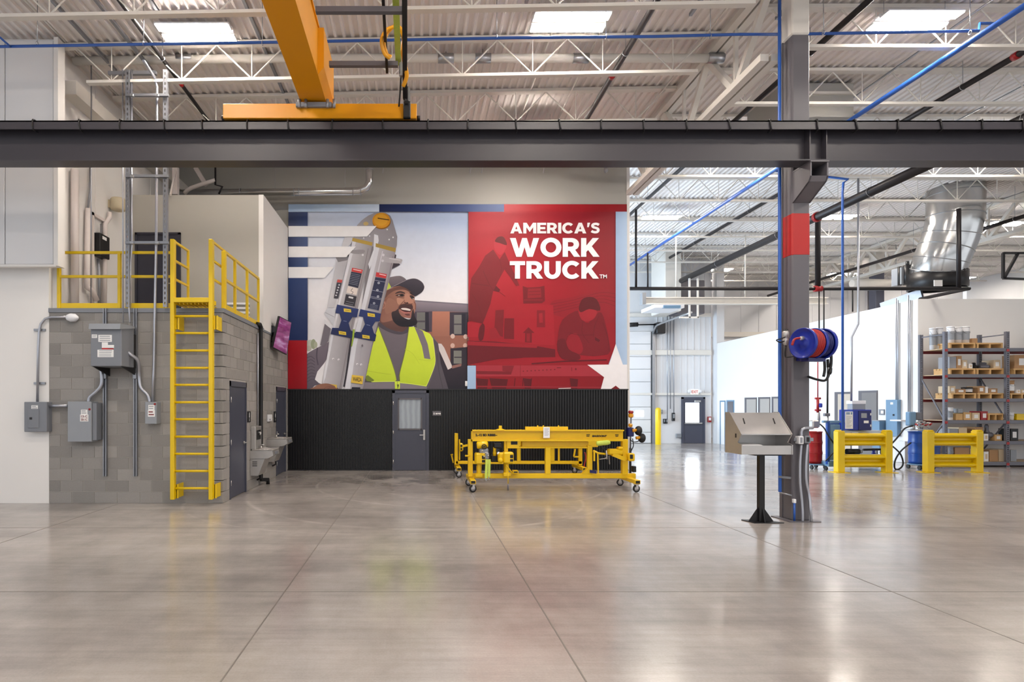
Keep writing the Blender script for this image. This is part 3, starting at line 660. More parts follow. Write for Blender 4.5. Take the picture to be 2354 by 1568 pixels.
pipe('conduit_drop', [W(1973,405,15.6),W(1973,735,15.6),W(1973,745,15.6),W(1958,775,15.6),W(1957,922,15.6)], 0.026, 'conduit', 'thin steel conduit drop with a kink right of the blue pipe', 'conduit')
pipe('air_branch', [W(0,86,9.0),W(25,108,9.2)], 0.016, 'pipe_blue', 'short blue pipe branch at the upper left corner')
# galvanised struts
for i, (ra, zo, y1) in enumerate(((-0.904, 6.3, 11.0), (-0.795, 6.25, 11.0), (-0.66, 6.42, 9.6), (-0.43, 6.45, 13.3), (-0.36, 6.42, 9.5), (0.27, 6.42, 9.3), (0.70, 6.42, 9.6), (0.93, 6.42, 9.7), (1.12, 6.42, 9.7))):
    p = MB(); a, b = run(ra, zo, 4.0, y1); p.bar(a, b, 0.05, 0.05)
    p.build('strut_rail', M['strut'], None, ('first', 'second', 'third', 'fourth', 'fifth', 'sixth', 'seventh', 'eighth', 'ninth')[i]+' galvanised strut under the roof counted from the left', 'strut', 'galvanised struts under the roof')
# white conduits on the deck
for i, (ra, zo) in enumerate(((-0.97, 6.4), (0.36, 6.5), (0.78, 6.5), (0.49, 6.5), (1.42, 6.4), (1.9, 6.4))):
    p = MB(); a, b = run(ra, zo, 3.0, 14.5); p.tube([a, b], 0.018, 6)
    p.build('ceiling_conduit', M['steel_white'] if i < 4 else M['galv'], None, ('white conduit on the deck above the left platform', 'white conduit on the deck above the mural lettering', 'white conduit on the deck nearest the roof girder', 'white conduit on the deck above the mural middle', 'thin grey conduit right of the column top', 'thin grey conduit at the upper right corner')[i], 'conduit')
# rods that hold the blue pipe
for i, px in enumerate((86, 330, 603, 1142, 1393, 1633, 1893, 2230)):
    p = MB(); q = W(px, 100 if px < 700 else (84 if px < 1800 else 75), 9.2); p.cyl(q, (q.x, 9.2, roof(q.x)-0.02), 0.006, 5); p.torus(q, (1,0,0), 0.03, 0.006, 10, 5)
    p.build('pipe_hanger', M['galv'], None, 'thin threaded rod hanger holding the blue air pipe, number %s from the left' % ('one','two','three','four','five','six','seven','eight')[i], 'hanger', 'rod hangers of the blue air pipe')
# pale infrared heater / duct tube across the roof behind the crane
ht = empty('heater_tube', W(900,134,10.75), 'long white heater tube crossing below the roof joists', 'heater'); p = MB(); d = 10.75; p.tube([W(170,140,d), W(640,134,d), W(1160,134,d), W(1640,134,d)], 0.075, 12); p.build('tube', M['steel_white'], ht)
for i, px in enumerate((425, 1025, 1110, 1335, 1645)):
    p = MB(); a, b = W(px-18, 134, d), W(px+18, 134, d); p.tube([a, b], 0.086, 12); p.cyl(W(px,134,d), W(px,113,d), 0.008, 5)
    p.build('tube_bracket', M['galv'], ht)
# roof unit drop behind the column
u = empty('air_drop_box', (8.5, 12.4, 7.2), 'grey sheet metal air drop under the roof right of the column', 'duct')
p = MB(); a, b = W(1800, 180, 11.9).x, W(1963, 180, 11.9).x; p.bev(a, b, 11.9, 13.2, 7.56, roof(8)-0.03, 0.01); p.build('plenum', M['grey_paint'], u)
p = MB(); p.box(a+0.05, b+0.02, 11.85, 11.92, 8.08, 8.13); p.build('flange', M['steel_white'], u)

# ---- silver supply duct on the office roof
du = empty('supply_duct', W(2155, 660, 18.2), 'large silver S-bend duct standing on the office roof', 'duct')
cl_ = [W(2196,418,17.8), W(2196,470,17.8), W(2194,505,17.8), W(2184,545,17.9), W(2168,585,18.0), W(2158,612,18.1), W(2154,634,18.2)]
pts = crom(cl_, 5); p = MB(); p.tube(pts, 0.69, 28); p.build('duct_body', M['duct'], du)
for i in (3, 9, 14, 18, 22, 26):
    t = (pts[min(i+1,len(pts)-1)]-pts[i-1]).normalized(); p = MB(); p.torus(pts[i], t, 0.695, 0.012, 28, 6); p.build('duct_seam', M['galv'], du)
p = MB(); c = W(2154, 627, 18.2); p.lathe([(0.70,0.0),(0.74,0.0),(0.74,-0.5),(0.70,-0.52)], c, (0,0,1), 24); p.build('collar', M['black_steel'], du)
p = MB(); q0, q1 = W(2147,644,17.44), W(2166,658,17.44); p.box(q0.x,q1.x,17.43,17.45,q1.z,q0.z); p.build('collar_label', M['paper'], du)
hx = empty('roof_fan', W(2084, 655, 18.6), 'dark caged motor unit left of the silver duct', 'fan')
p = MB(); q = W(2086, 655, 18.6); p.cyl(q, q+Vector((0,0,0.62)), 0.12, 12); p.cyl(q+Vector((-0.16,0.1,0)), q+Vector((-0.16,0.1,0.6)), 0.06, 10); p.cyl(q+Vector((0,0,0.6)), q+Vector((0,0,0.75)), 0.05, 10); p.build('motor', M['black_steel'], hx)
p = MB(); a = W(2066, 655, 18.7); p.bev(a.x, a.x+0.28, 18.6, 19.0, a.z, a.z+0.55, 0.01); p.build('housing', M['elec_light'], hx)
idt = empty('insulated_duct', W(2020,652,24), 'pale insulated duct lying behind the blue air pipe', 'duct'); p = MB(); p.tube([W(1958,652,24), W(1985,650,24), W(2085,652,24)], 0.16, 14); p.build('duct_body', M['steel_white'], idt)
for px in (1975, 2060): p = MB(); q = W(px,651,24); p.cyl(q, (q.x,24,8.34), 0.012, 6); p.build('hanger_rod', M['galv'], idt)
# second column and clutter over the office
c2 = empty('steel_column', W(2023, 720, 24.6), 'distant white and slate column rising behind the office wall', 'column')
a = W(2013, 0, 24.6).x; z1 = W(0, 626, 24.6).z; p = MB(); p.bev(a, a+0.38, 24.6, 24.98, 4.56, z1, 0.02); p.build('shaft', M['door'], c2); p = MB(); p.bev(a, a+0.38, 24.6, 24.98, z1, roof(9), 0.02); p.build('upper_shaft', M['steel_white'], c2)
wr = empty('window_4', W(2008, 700, D_FAR-0.05), 'bright window in the distant wall above the office', None, None, 'structure')
q0, q1 = W(1999, 670, D_FAR-0.05), W(2011, 712, D_FAR-0.05); p = MB(); p.box(q0.x, q1.x, D_FAR-0.04, D_FAR-0.02, q1.z, q0.z); p.build('window_pane', M['window_far'], wr)
p = MB(); t = 0.05
p.box(q0.x-t, q0.x, D_FAR-0.06, D_FAR, q1.z, q0.z); p.box(q1.x, q1.x+t, D_FAR-0.06, D_FAR, q1.z, q0.z); p.box(q0.x-t, q1.x+t, D_FAR-0.06, D_FAR, q0.z, q0.z+t); p.box(q0.x-t, q1.x+t, D_FAR-0.06, D_FAR, q1.z-t, q1.z); p.build('window_frame', M['column'], wr)
for i, (a, b, y, d) in enumerate(((2066, 2160, 690, 21.5), (2160, 2208, 676, 20.5))): pass
p = MB(); p.bar(W(2028,712,19.5), W(2121,680,18.4), 0.10, 0.45); p.build('roof_duct', M['galv'], None, 'flat grey duct lying along the office roof edge', 'duct')
for i, (px, y0, y1) in enumerate(((2060, 686, 960), (2088, 679, 955), (2064, 690, 925), (2092, 690, 955))):
    p = MB(); p.cyl(OW(px, y0, 0.05), OW(px, y1, 0.05), 0.018, 8); p.build('wall_conduit', M['conduit'], None, ('first', 'third', 'second', 'fourth')[i]+' vertical conduit on the aisle wall left of the rack', 'conduit', 'conduits at the end of the aisle wall')

# ---- far aisle: monorail beam, cassette unit, pale frames
mr = empty('monorail_beam', W(1640, 692, 20.5), 'long pale I-beam hanging across the far aisle', 'beam')
a, b, z = W(1481, 0, 20.5).x, W(1900, 0, 20.5).x, W(0, 692, 20.5).z
p = MB(); p.box(a, b, 20.4, 20.6, z+0.09, z+0.12); p.box(a, b, 20.4, 20.6, z-0.12, z-0.09); p.build('flanges', M['steel_white'], mr)
p = MB(); p.box(a, b, 20.49, 20.51, z-0.1, z+0.1); p.build('web', M['steel_white'], mr)
p = MB(); p.bev(a-0.12, a+0.02, 20.38, 20.62, z-0.14, z+0.28, 0.01); p.build('end_trolley', M['galv'], mr)
for px in (1554, 1713): p = MB(); p.cyl(W(px, 686, 20.5), W(px, 540, 20.5), 0.02, 6); p.build('hanger_rod', M['steel_white'], mr)
cu = empty('unit_heater', W(1517, 717, 21), 'white flat ceiling cassette hanging under the pale beam', 'heater')
q0 = W(1484, 716, 21); q1 = W(1550, 702, 21); p = MB(); p.prism([(q0.x,20.2,q0.z),(q1.x,20.2,q0.z),(q1.x,21.4,q0.z),(q0.x,21.4,q0.z)], (0,0,0.12)); p.build('casing', M['white_plastic'], cu)
p = MB(); p.box(q0.x+0.3, q1.x-0.15, 20.15, 20.3, q0.z-0.01, q0.z+0.08); p.build('grille', M['pale_blue'], cu)
hf = empty('hanging_frame', W(1595,731,23), 'white hanging frame of two posts before the exit wall', 'frame')
for a, b, nm in (((1585,640),(1585,731),'post'), ((1604,640),(1604,731),'post'), ((1562,730),(1606,730),'foot_bar')): p = MB(); p.bar(W(*a,23), W(*b,23), 0.06); p.build(nm, M['steel_white'], hf)
p = MB(); a, b = W(1440, 650, 27), W(1553, 570, 25.5); p.bev(W(1515,0,25).x, W(1552,0,25).x, 24.4, 25.85, W(0,720,25).z, roof(9)-0.03, 0.03); p.build('vertical_duct', M['steel_white'], None, 'pale vertical duct box high at the left of the exit wall', 'duct')
p = MB(); p.bev(W(1553,0,25.5).x, W(1618,0,25.5).x, 25.4, 26.25, W(0,722,25.5).z, W(0,645,25.5).z, 0.03); p.build('air_handler', M['column'], None, 'dark grey air handler hanging high on the exit wall', 'air handler')

# ---- exposed duct above the upper room and mural
dd = empty('spiral_duct', W(640, 440, 14.9), 'horizontal silver duct over the upper room with an elbow', 'duct')
p = MB(); p.tube([W(398,444,14.9), W(800,440,14.9), W(825,439,14.9), W(842,432,14.9), W(849,418,14.9), W(849,404,14.9), W(849,340,14.9)], 0.092, 14); p.build('duct_body', M['duct'], dd)
for px in (553, 676, 688, 812, 830): p = MB(); p.torus(W(px, 441, 14.9), (1,0,0), 0.095, 0.008, 14, 5); p.build('duct_seam', M['galv'], dd)
p = MB(); p.torus(W(849, 390, 14.9), (0,0,1), 0.096, 0.01, 14, 5); p.build('duct_seam', M['galv'], dd)
for i, px in enumerate((632, 793)): p = MB(); p.cyl(W(px, 434, 14.85), W(px, 380, 14.85), 0.006, 5); p.build('hanger_wire', M['galv'], dd)
p = MB(); p.tube([W(495,330,14.4), W(495,425,14.4), W(511,429,14.4), W(503,446,14.4)], 0.025, 8); p.build('drain_pipe', M['black_pipe'], None, 'short black bent pipe above the upper room', 'pipe')
p = MB(); p.bar(W(450,386,14.6), W(474,426,14.6), 0.10); p.build('roof_brace', M['pvc'], None, 'pale brace sloping above the upper room roof', 'brace')
p = MB(); p.tube([W(425,444,14.6), W(440,432,14.5), W(495,414,14.4)], 0.05, 10, 3); p.build('flexible_duct', M['pvc'], None, 'pale flexible pipe rising from the silver duct', 'pipe')
p = MB(); a, b = W(400, 380, 13.9), W(410, 448, 13.9); p.bar(W(404,385,13.9), W(404,448,13.9), 0.12); p.bar(W(404,390,13.9), W(392,448,13.0), 0.04); p.build('roof_hatch_frame', M['pvc'], None, 'pale upright frame at the left end of the silver duct', 'frame')
for i, px in enumerate((882, 1083, 1110, 1252, 1395)):
    p = MB(); p.cyl(W(px, 380, 15.3), W(px-3, 398, 15.3), 0.016, 6)
    if i == 4: p.lathe([(0,0),(0.05,0.01),(0.05,0.12),(0,0.13)], W(px-2, 396, 15.3), (0,0,1), 10)
    p.build('fire_sprinkler', M['galv'], None, ('first', 'second', 'third', 'fourth', 'fifth and largest')[i]+' small sprinkler stub above the mural from the left', 'sprinkler', 'sprinkler stubs above the mural')

# ================================================================== the yellow bridge crane
cr = empty('bridge_crane', W(735, 272, 8.5), 'amber yellow bridge crane resting on the runway beam', 'crane')
z0, z1 = 5.875, W(0, 236, 8.36).z; xa, xb = W(511, 0, 8.36).x, W(958, 0, 8.36).x
p = MB(); p.bev(xa, xb, 8.38, 8.68, z0, z1, 0.008); et = p.build('end_truck', M['crane'], cr)
for s, x in ((-1, xa), (1, xb)):
    p = MB(); p.cyl((x,8.5,z0+0.06), (x+s*0.05,8.5,z0+0.06), 0.035, 10); p.build('bumper', M['black'], et)
for px in (590, 880):
    p = MB(); p.cyl((W(px,0,8.4).x,8.47,5.953), (W(px,0,8.4).x,8.59,5.953), 0.075, 16); p.build('wheel', M['black_steel'], et)
# girder: box running toward the camera, slightly skewed as in the picture
gx0, gx1 = W(693, 0, 8.45).x, W(751, 0, 8.45).x; gz = z1+0.03
g = MB(); L = 6.2; sk = -0.035*0
pr = [(gx0,gz),(gx1,gz),(gx1,gz+0.62),(gx0,gz+0.62)]
g.prism([(x,8.62,z) for x,z in pr], (sk,-L,0)); g.build('girder', M['crane'], cr)
p = MB(); p.box(gx0-0.02, gx1+0.02, 8.62-L, 8.63, gz+0.62, gz+0.65); p.build('girder_cap', M['crane'], cr)
p = MB(); p.prism([(gx1,8.6,gz),(gx1+0.08,8.6,gz+0.1),(gx1+0.08,8.6,gz+0.62),(gx1,8.6,gz+0.62)], (0,-0.9,0)); p.build('gusset', M['crane'], cr)
sp = MB(); sp.bev(gx0-0.06, gx1+0.09, 8.33, 8.42, z1-0.07, z1+0.0, 0.008); sp.build('splice_plate', M['elec_grey'], cr)
for px in (688, 703, 753, 768):
    p = MB(); x = W(px,0,8.33).x; p.cyl((x,8.33,z1-0.09), (x,8.33,z1+0.03), 0.022, 8); p.build('bolt', M['strut'], cr)
# outrigger rails that carry the festoon cable
for py, yy in ((24, 0), (148, 0)):
    d = {24: 6.6, 148: 7.75}[py]; a, b = W({24: 726, 148: 757}[py], py, d), W({24: 927, 148: 915}[py], py, d); p = MB(); p.bar(a, b, 0.06, 0.06); p.build('outrigger', M['column'], cr)
fs = empty('festoon', W(925, 270, 8.3), 'yellow festoon cable loops hanging from the crane outriggers', 'cable')
p = MB(); p.bar(W(880,-20,6.4), W(890,165,7.9), 0.035, 0.05); p.build('track', M['black_steel'], fs)
p = MB(); p.bar(W(930,-20,6.3), W(931,225,8.1), 0.06, 0.03); p.build('track', M['black_steel'], fs)
p = MB(); p.bar(W(909,-20,6.4), W(916,150,7.9), 0.012, 0.075, up=(1,0,0)); p.build('flat_cable', M['reflector'], fs)
def loop(pts, r): q = MB(); q.tube([W(*a) for a in pts], r, 8, 5); q.build('cable_loop', M['amber'], fs)
loop([(905,62,7.2),(888,70,7.2),(877,92,7.2),(883,122,7.25),(896,134,7.3)], 0.022)
loop([(905,58,7.2),(922,68,7.2),(928,90,7.25),(926,120,7.35),(931,150,7.5),(935,175,7.6),(927,198,7.7)], 0.028)
loop([(900,66,7.25),(889,80,7.25),(884,100,7.25),(890,124,7.3),(900,130,7.3)], 0.018)
p = MB(); q = W(926, 160, 7.8); p.bev(q.x-0.05, q.x+0.05, q.y-0.04, q.y+0.04, q.z-0.09, q.z+0.09, 0.015); p.build('trolley_clamp', M['galv'], fs)
p = MB(); p.tube([W(922,170,7.9), W(920,210,8.1), W(917,245,8.25)], 0.012, 6, 3); p.tube([W(927,175,7.9), W(929,230,8.2)], 0.012, 6); p.build('lead_wire', M['black'], fs)
cb = empty('crane_limit_switch', W(936, 272, 8.33), 'black limit switch strapped to the right end of the crane truck', 'switch')
p = MB(); a, b = W(927, 272, 8.34), W(944, 232, 8.34); p.bev(a.x, b.x, 8.31, 8.38, a.z, b.z, 0.01); p.build('bracket', M['black'], cb)
p = MB(); a, b = W(928, 240, 8.3), W(943, 200, 8.3); p.bev(a.x, b.x, 8.25, 8.37, a.z, b.z, 0.03); p.build('switch_body', M['black'], cb)
# ================================================================== concrete block room
CH, BL, ZCAP = 0.2032, 0.4064, 3.40
bmb = MB(); bmb.bev(0, 1, -0.05, 0.05, 0, 1, 0.004)
bme = bpy.data.meshes.new('block'); bme.from_pydata([tuple(v) for v in bmb.v], [], bmb.f); bme.materials.append(M['block']); bme.update()
def lay(parent, o, u, n, length, openings):
    ang = math.atan2(u.y, u.x); k = 0; z = 0.0
    while z < ZCAP-0.02:
        h = min(CH, ZCAP-z); off = 0.0 if k % 2 == 0 else BL/2
        s = -off
        while s < length-0.01:
            segs = [(max(s,0), min(s+BL, length))]
            for (a, b, z0, z1) in openings:
                if z0 < z+h*0.5 < z1:
                    new = []
                    for p, q in segs:
                        if q <= a or p >= b: new.append((p, q))
                        else:
                            if p < a: new.append((p, a))
                            if q > b: new.append((b, q))
                    segs = new
            for p, q in segs:
                if q-p < 0.03: continue
                ob = bpy.data.objects.new('block', bme); COL.objects.link(ob); ob.parent = parent
                ob.location = o+u*(p+0.005)+Vector((0,0,z+0.005))-ORG[parent]+n*(-0.05+random.uniform(-0.0015, 0.0015)); ob.rotation_euler = (0,0,ang); ob.scale = (q-p-0.010, 1, h-0.010)
            s += BL
        z += CH; k += 1
mb = MB(); mb.box(X_L, X_SIDE-0.008, D_CMU+0.008, D_CMU+0.18, 0, ZCAP)
wbf = mb.build('wall_block_front', M['mortar'], label='concrete block wall behind the yellow ladder', kind='structure')
lay(wbf, Vector((X_L, D_CMU, 0)), Vector((1,0,0)), Vector((0,-1,0)), X_SIDE-X_L, [])
D1A, D1B, D2A, D2B, ZD = 10.76, 11.80, 14.29, 15.33, 2.20
mb = MB()
for a, b, z0, z1 in ((D_CMU+0.008, D1A, 0, ZCAP), (D1A, D1B, ZD, ZCAP), (D1B, D2A, 0, ZCAP), (D2A, D2B, ZD, ZCAP), (D2B, D_BACK, 0, ZCAP)):
    mb.box(X_SIDE-0.18, X_SIDE-0.008, a, b, z0, z1)
wbs = mb.build('wall_block_side', M['mortar'], label='concrete block side wall with two doors and drinking fountains', kind='structure')
y0 = D_CMU
lay(wbs, Vector((X_SIDE, y0, 0)), Vector((0,1,0)), Vector((1,0,0)), D_BACK-0.03-y0, [(D1A-y0, D1B-y0, 0, ZD), (D2A-y0, D2B-y0, 0, ZD), (D1A-0.2-y0, D1B+0.2-y0, ZD, ZD+0.2), (D2A-0.2-y0, D2B+0.2-y0, ZD, ZD+0.2)])
for a, b in ((D1A, D1B), (D2A, D2B)):
    p = MB(); p.bev(X_SIDE-0.1, X_SIDE, a-0.19, b+0.19 if b < 15 else D_BACK-0.03, ZD+0.035, ZD+0.23, 0.004); p.build('lintel', M['block'], wbs)
p = MB(); p.box(X_L, X_SIDE+0.02, D_CMU-0.02, D_CMU+0.2, ZCAP, 3.475); p.build('cap_flashing', M['elec_grey'], wbf)
p = MB(); p.box(X_SIDE-0.2, X_SIDE+0.02, D_CMU+0.2, 13.1, ZCAP, 3.475); p.build('cap_flashing', M['elec_grey'], wbs)
p = MB(); p.box(X_SIDE-0.2, X_SIDE+0.012, 13.1, D_BACK, ZCAP, 3.45); p.build('cap_flashing', M['elec_grey'], wbs)
p = MB(); p.box(-6.45, X_SIDE-0.19, D_CMU+0.2, 13.1, 3.38, 3.44); p.build('platform_floor', M['mortar'], wbf)
for k, (a, b, lab) in enumerate(((D1A, D1B, 'slate grey door in the block side wall, nearest the ladder'), (D2A, D2B, 'slate grey door in the block side wall, beyond the fountains')), 9):
    o = empty('door_%d' % k, (X_SIDE, a, 0), lab, None, None, 'structure'); f = 0.05
    p = MB(); x0, x1 = X_SIDE-0.12, X_SIDE+0.012; p.box(x0, x1, a, a+f, 0, ZD); p.box(x0, x1, b-f, b, 0, ZD); p.box(x0, x1, a, b, ZD-f-0.05, ZD); p.build('door_frame', M['door'], o)
    p = MB(); p.bev(X_SIDE-0.06, X_SIDE-0.012, a+f, b-f, 0.012, ZD-f-0.05, 0.004); lf = p.build('door_leaf', M['door'], o)
    p = MB(); h = Vector((X_SIDE-0.012, b-0.13, 1.0)); p.cyl(h, h+Vector((0.02,0,0)), 0.03, 12); p.cyl(h, h+Vector((0.06,0,0)), 0.011, 8); p.tube([h+Vector((0.06,0.01,0)), h+Vector((0.062,-0.11,0))], 0.01, 8); p.build('door_handle', M['stainless'], lf)
    for z in (0.3, 1.05, 1.85): p = MB(); p.cyl((X_SIDE+0.012,a+0.055,z-0.05), (X_SIDE+0.012,a+0.055,z+0.05), 0.009, 8); p.build('hinge', M['stainless'], o)
def SY(px, out=0.0): return F*(-(X_SIDE+out))/(PX-px)           # depth on the side wall seen at pixel column px
def SZ(py, y): return CAMH+(PY-py)*y/F
def sidebox(mb, px0, px1, py0, py1, o0, o1, bev=0.006):
    ya, yb = SY(px0, o1), SY(px1, o1); ym = (ya+yb)/2; mb.bev(X_SIDE+o0, X_SIDE+o1, ya, yb, SZ(py1, ym), SZ(py0, ym), bev)
for (px0, px1, lab) in ((568, 575, 'black restroom sign beside the nearer slate door'), (629, 634, 'black restroom sign beside the farther slate door')):
    o = empty('restroom_sign', (X_SIDE, SY(px0), SZ(958, SY(px0))), lab, 'sign'); ya, yb = SY(px0), SY(px1); zc0, zc1 = SZ(971, ya), SZ(946, ya)
    p = MB(); p.bev(X_SIDE+0.001, X_SIDE+0.014, ya, yb, zc0, zc1, 0.003); p.build('plate', M['black_steel'], o)
    for zz, rr_ in ((0.86, 0.012), (0.70, 0.024), (0.58, 0.026), (0.46, 0.014), (0.28, 0.012), (0.14, 0.010)):
        p = MB(); c = Vector((X_SIDE+0.013, (ya+yb)/2, zc0+(zc1-zc0)*zz)); p.cyl(c, c+Vector((0.004,0,0)), rr_, 12); p.build('pictogram', M['paper'], o)
o = empty('wall_dispenser', (X_SIDE, SY(620), 1.5), 'small white thermostat box between the fountains and far restroom sign', 'thermostat')
p = MB(); sidebox(p, 618, 626, 953, 969, 0.0, 0.05, 0.01); p.build('case', M['white_plastic'], o)
p = MB(); ya = SY(620, 0.055); p.box(X_SIDE+0.05, X_SIDE+0.056, ya, ya+0.06, SZ(966, ya), SZ(963, ya)); p.build('slot', M['elec_grey'], o)
pl = MB(); x = X_SIDE+0.06; yv = SY(600, 0.06)
pl.tube([(x-0.05,yv-0.15,SZ(750,yv)+0.03), (x,yv-0.08,SZ(750,yv)+0.03), (x,yv,SZ(752,yv)), (x,yv,SZ(762,yv)), (x,yv,1.30), (x,yv,0.22), (x,yv+0.02,0.12), (x+0.1,yv+0.2,0.10), (x+0.1,yv+0.2,0.0)], 0.042, 12); pl.build('drain_pipe', M['black'], None, 'black vertical drain pipe on the block side wall', 'pipe')
p = MB(); p.tube([(x-0.03,yv-0.14,3.3), (x-0.03,yv-0.14,1.32)], 0.018, 8); p.build('side_conduit', M['conduit'], None, 'thin steel conduit left of the black drain pipe', 'conduit')

# ---- drinking fountains
def fountain(y0, y1, zt, zback, label, bottle):
    o = empty('drinking_fountain', (X_SIDE, (y0+y1)/2, zt-0.5), label, 'drinking fountain'); x = X_SIDE
    p = MB(); p.prism([(x+0.0,y0,zt-0.06),(x+0.46,y0,zt-0.06),(x+0.48,y0,zt-0.16),(x+0.36,y0,zt-0.22),(x+0.0,y0,zt-0.22)], (0,y1-y0,0)); p.build('basin_apron', M['stainless'], o)
    p = MB(); p.bev(x+0.02, x+0.47, y0+0.01, y1-0.01, zt-0.06, zt-0.035, 0.01); p.torus((x+0.25,(y0+y1)/2,zt-0.035), (0,0,1), 0.14, 0.012, 20, 6); p.build('basin', M['stainless'], o)
    p = MB(); p.prism([(x,y0+0.02,zt-0.22),(x+0.30,y0+0.02,zt-0.22),(x+0.16,y0+0.02,zt-0.58),(x,y0+0.02,zt-0.58)], (0,y1-y0-0.04,0)); p.build('cooler_cabinet', M['stainless'], o)
    for i in range(3):
        q = MB(); q.box(x+0.04, x+0.14, y0+0.015, y0+0.022, zt-0.30-i*0.04, zt-0.285-i*0.04); q.build('vent_slot', M['ink'], o)
    p = MB(); c = Vector((x+0.16,(y0+y1)/2,zt-0.03)); p.cyl(c, c+Vector((0,0,0.05)), 0.022, 10); p.tube([c+Vector((0,0,0.05)), c+Vector((0.02,0,0.08)), c+Vector((0.06,0,0.075))], 0.014, 8); p.build('bubbler', M['stainless'], o)
    p = MB(); p.bev(x+0.475, x+0.49, (y0+y1)/2-0.12, (y0+y1)/2+0.12, zt-0.145, zt-0.085, 0.006); p.build('push_pad', M['elec_grey'], o)
    if bottle:
        p = MB(); p.bev(x, x+0.10, y0+0.04, y1-0.04, zt-0.035, zback, 0.008); bp = p.build('bottle_filler', M['stainless'], o)
        p = MB(); p.bev(x+0.09, x+0.11, y0+0.12, y1-0.12, zback-0.28, zback-0.08, 0.005); p.build('filler_niche', M['black_steel'], bp)
        p = MB(); p.cyl((x+0.14,(y0+y1)/2,zback-0.13), (x+0.14,(y0+y1)/2,zback-0.19), 0.02, 10); p.bar((x+0.10,(y0+y1)/2,zback-0.13), (x+0.15,(y0+y1)/2,zback-0.13), 0.03); p.build('spout', M['stainless'], bp)
    p = MB(); p.tube([(x+0.10,y1-0.1,zt-0.58),(x+0.10,y1-0.1,zt-0.68),(x+0.02,y1-0.1,zt-0.72)], 0.02, 8); p.build('drain_trap', M['black'], o)
fountain(12.08, 12.62, 0.86, 1.30, 'lower stainless drinking fountain with bottle filler, by the black pipe', True)
fountain(13.38, 13.95, 1.02, 1.2, 'higher stainless drinking fountain near the far slate door', False)

# ---- television on a wall arm
tv = empty('television', W(648, 775, 13.8), 'flat television with a pink screen tilted on a wall arm', 'television')
A, B, C_, E = W(643,727,13.75), W(670,741,14.45), W(659,816,14.35), W(627,799,13.65)
nrm = (B-A).cross(E-A).normalized(); nrm = -nrm if nrm.y > 0 else nrm
p = MB(); p.prism([A, B, C_, E], -nrm*0.05); p.build('casing', M['black'], tv)
c0 = (A+B+C_+E)/4; ins = [c0+(v-c0)*0.955+nrm*0.004 for v in (A, B, C_, E)]
def screen_mat():
    m = bpy.data.materials.new('television_picture'); m.use_nodes = True; nt = m.node_tree; b = nt.nodes['Principled BSDF']
    tc = nt.nodes.new('ShaderNodeTexCoord'); nz = nt.nodes.new('ShaderNodeTexNoise'); nz.inputs['Scale'].default_value = 3.5; nz.inputs['Detail'].default_value = 3
    mp = nt.nodes.new('ShaderNodeMapping'); mp.inputs['Scale'].default_value = (1, 0.6, 3); nt.links.new(tc.outputs['Object'], mp.inputs['Vector']); nt.links.new(mp.outputs['Vector'], nz.inputs['Vector'])
    r = nt.nodes.new('ShaderNodeValToRGB'); e = r.color_ramp.elements
    e[0].position = 0.3; e[0].color = (*lin((108,30,84)), 1); e[1].position = 0.75; e[1].color = (*lin((196,150,190)), 1); q = e.new(0.55); q.color = (*lin((150,64,120)), 1)
    nt.links.new(nz.outputs['Fac'], r.inputs['Fac']); nt.links.new(r.outputs['Color'], b.inputs['Emission Color']); b.inputs['Emission Strength'].default_value = 0.7
    b.inputs['Base Color'].default_value = (0.02, 0.01, 0.02, 1); b.inputs['Roughness'].default_value = 0.12
    return m
p = MB(); p.add(ins, [(0,1,2,3)]); p.build('screen', screen_mat(), tv)
p = MB(); c = c0-nrm*0.05; p.bar(c, (X_SIDE+0.02, c.y-0.1, c.z), 0.06, 0.10); p.bev(X_SIDE, X_SIDE+0.02, c.y-0.25, c.y+0.1, c.z-0.2, c.z+0.2, 0.004); p.build('wall_arm', M['black_steel'], tv)

# ---- yellow guard railing on the platform
def rail_post(o, x, y, z0, z1, w=0.055): p = MB(); p.bev(x-w/2, x+w/2, y-w/2, y+w/2, z0, z1, 0.006); p.build('post', M['yellow'], o)
def rail_bar(o, a, b, nm, w=0.045, h=None): p = MB(); p.bar(a, b, w, h); p.build(nm, M['yellow'], o)
yr = D_CMU+0.06; zt, zm = W(0,581,yr).z, W(0,636,yr).z; zp = 3.476
rl = empty('guard_railing', (-5, yr, zp), 'yellow guard railing along the platform front, left of the ladder', 'railing')
xl, xm, xr = W(136,0,yr).x, W(275,0,yr).x, W(400,0,yr).x
for x in (xl, xm, xr): rail_post(rl, x, yr, zp, zt)
rail_bar(rl, (xl,yr,zt), (xr,yr,zt), 'top_rail'); rail_bar(rl, (xl,yr,zm), (xr,yr,zm), 'mid_rail'); rail_bar(rl, (xl,yr,zp+0.05), (xm,yr,zp+0.05), 'toe_board', 0.02, 0.10); rail_bar(rl, (xm+0.1,yr,zp+0.05), (xr,yr,zp+0.05), 'toe_board', 0.02, 0.10)
rr = empty('guard_railing', (X_SIDE, 11.6, zp), 'yellow guard railing along the platform side, right of the ladder', 'railing')
xs = X_SIDE-0.02; zt2 = 4.52; zm2 = 4.02
ysd = [yr+0.06]+[F*-xs/(PX-px) for px in (540, 568, 594)]
for i, y in enumerate(ysd): rail_post(rr, xs, y, zp, zt2, 0.075 if i == 0 else 0.05)
rail_bar(rr, (xs,ysd[0],zt2), (xs,ysd[-1],zt2), 'top_rail'); rail_bar(rr, (xs,ysd[0],zm2), (xs,ysd[-1],zm2), 'mid_rail'); rail_bar(rr, (xs,ysd[0],zp+0.05), (xs,ysd[-1],zp+0.05), 'toe_board', 0.02, 0.10)

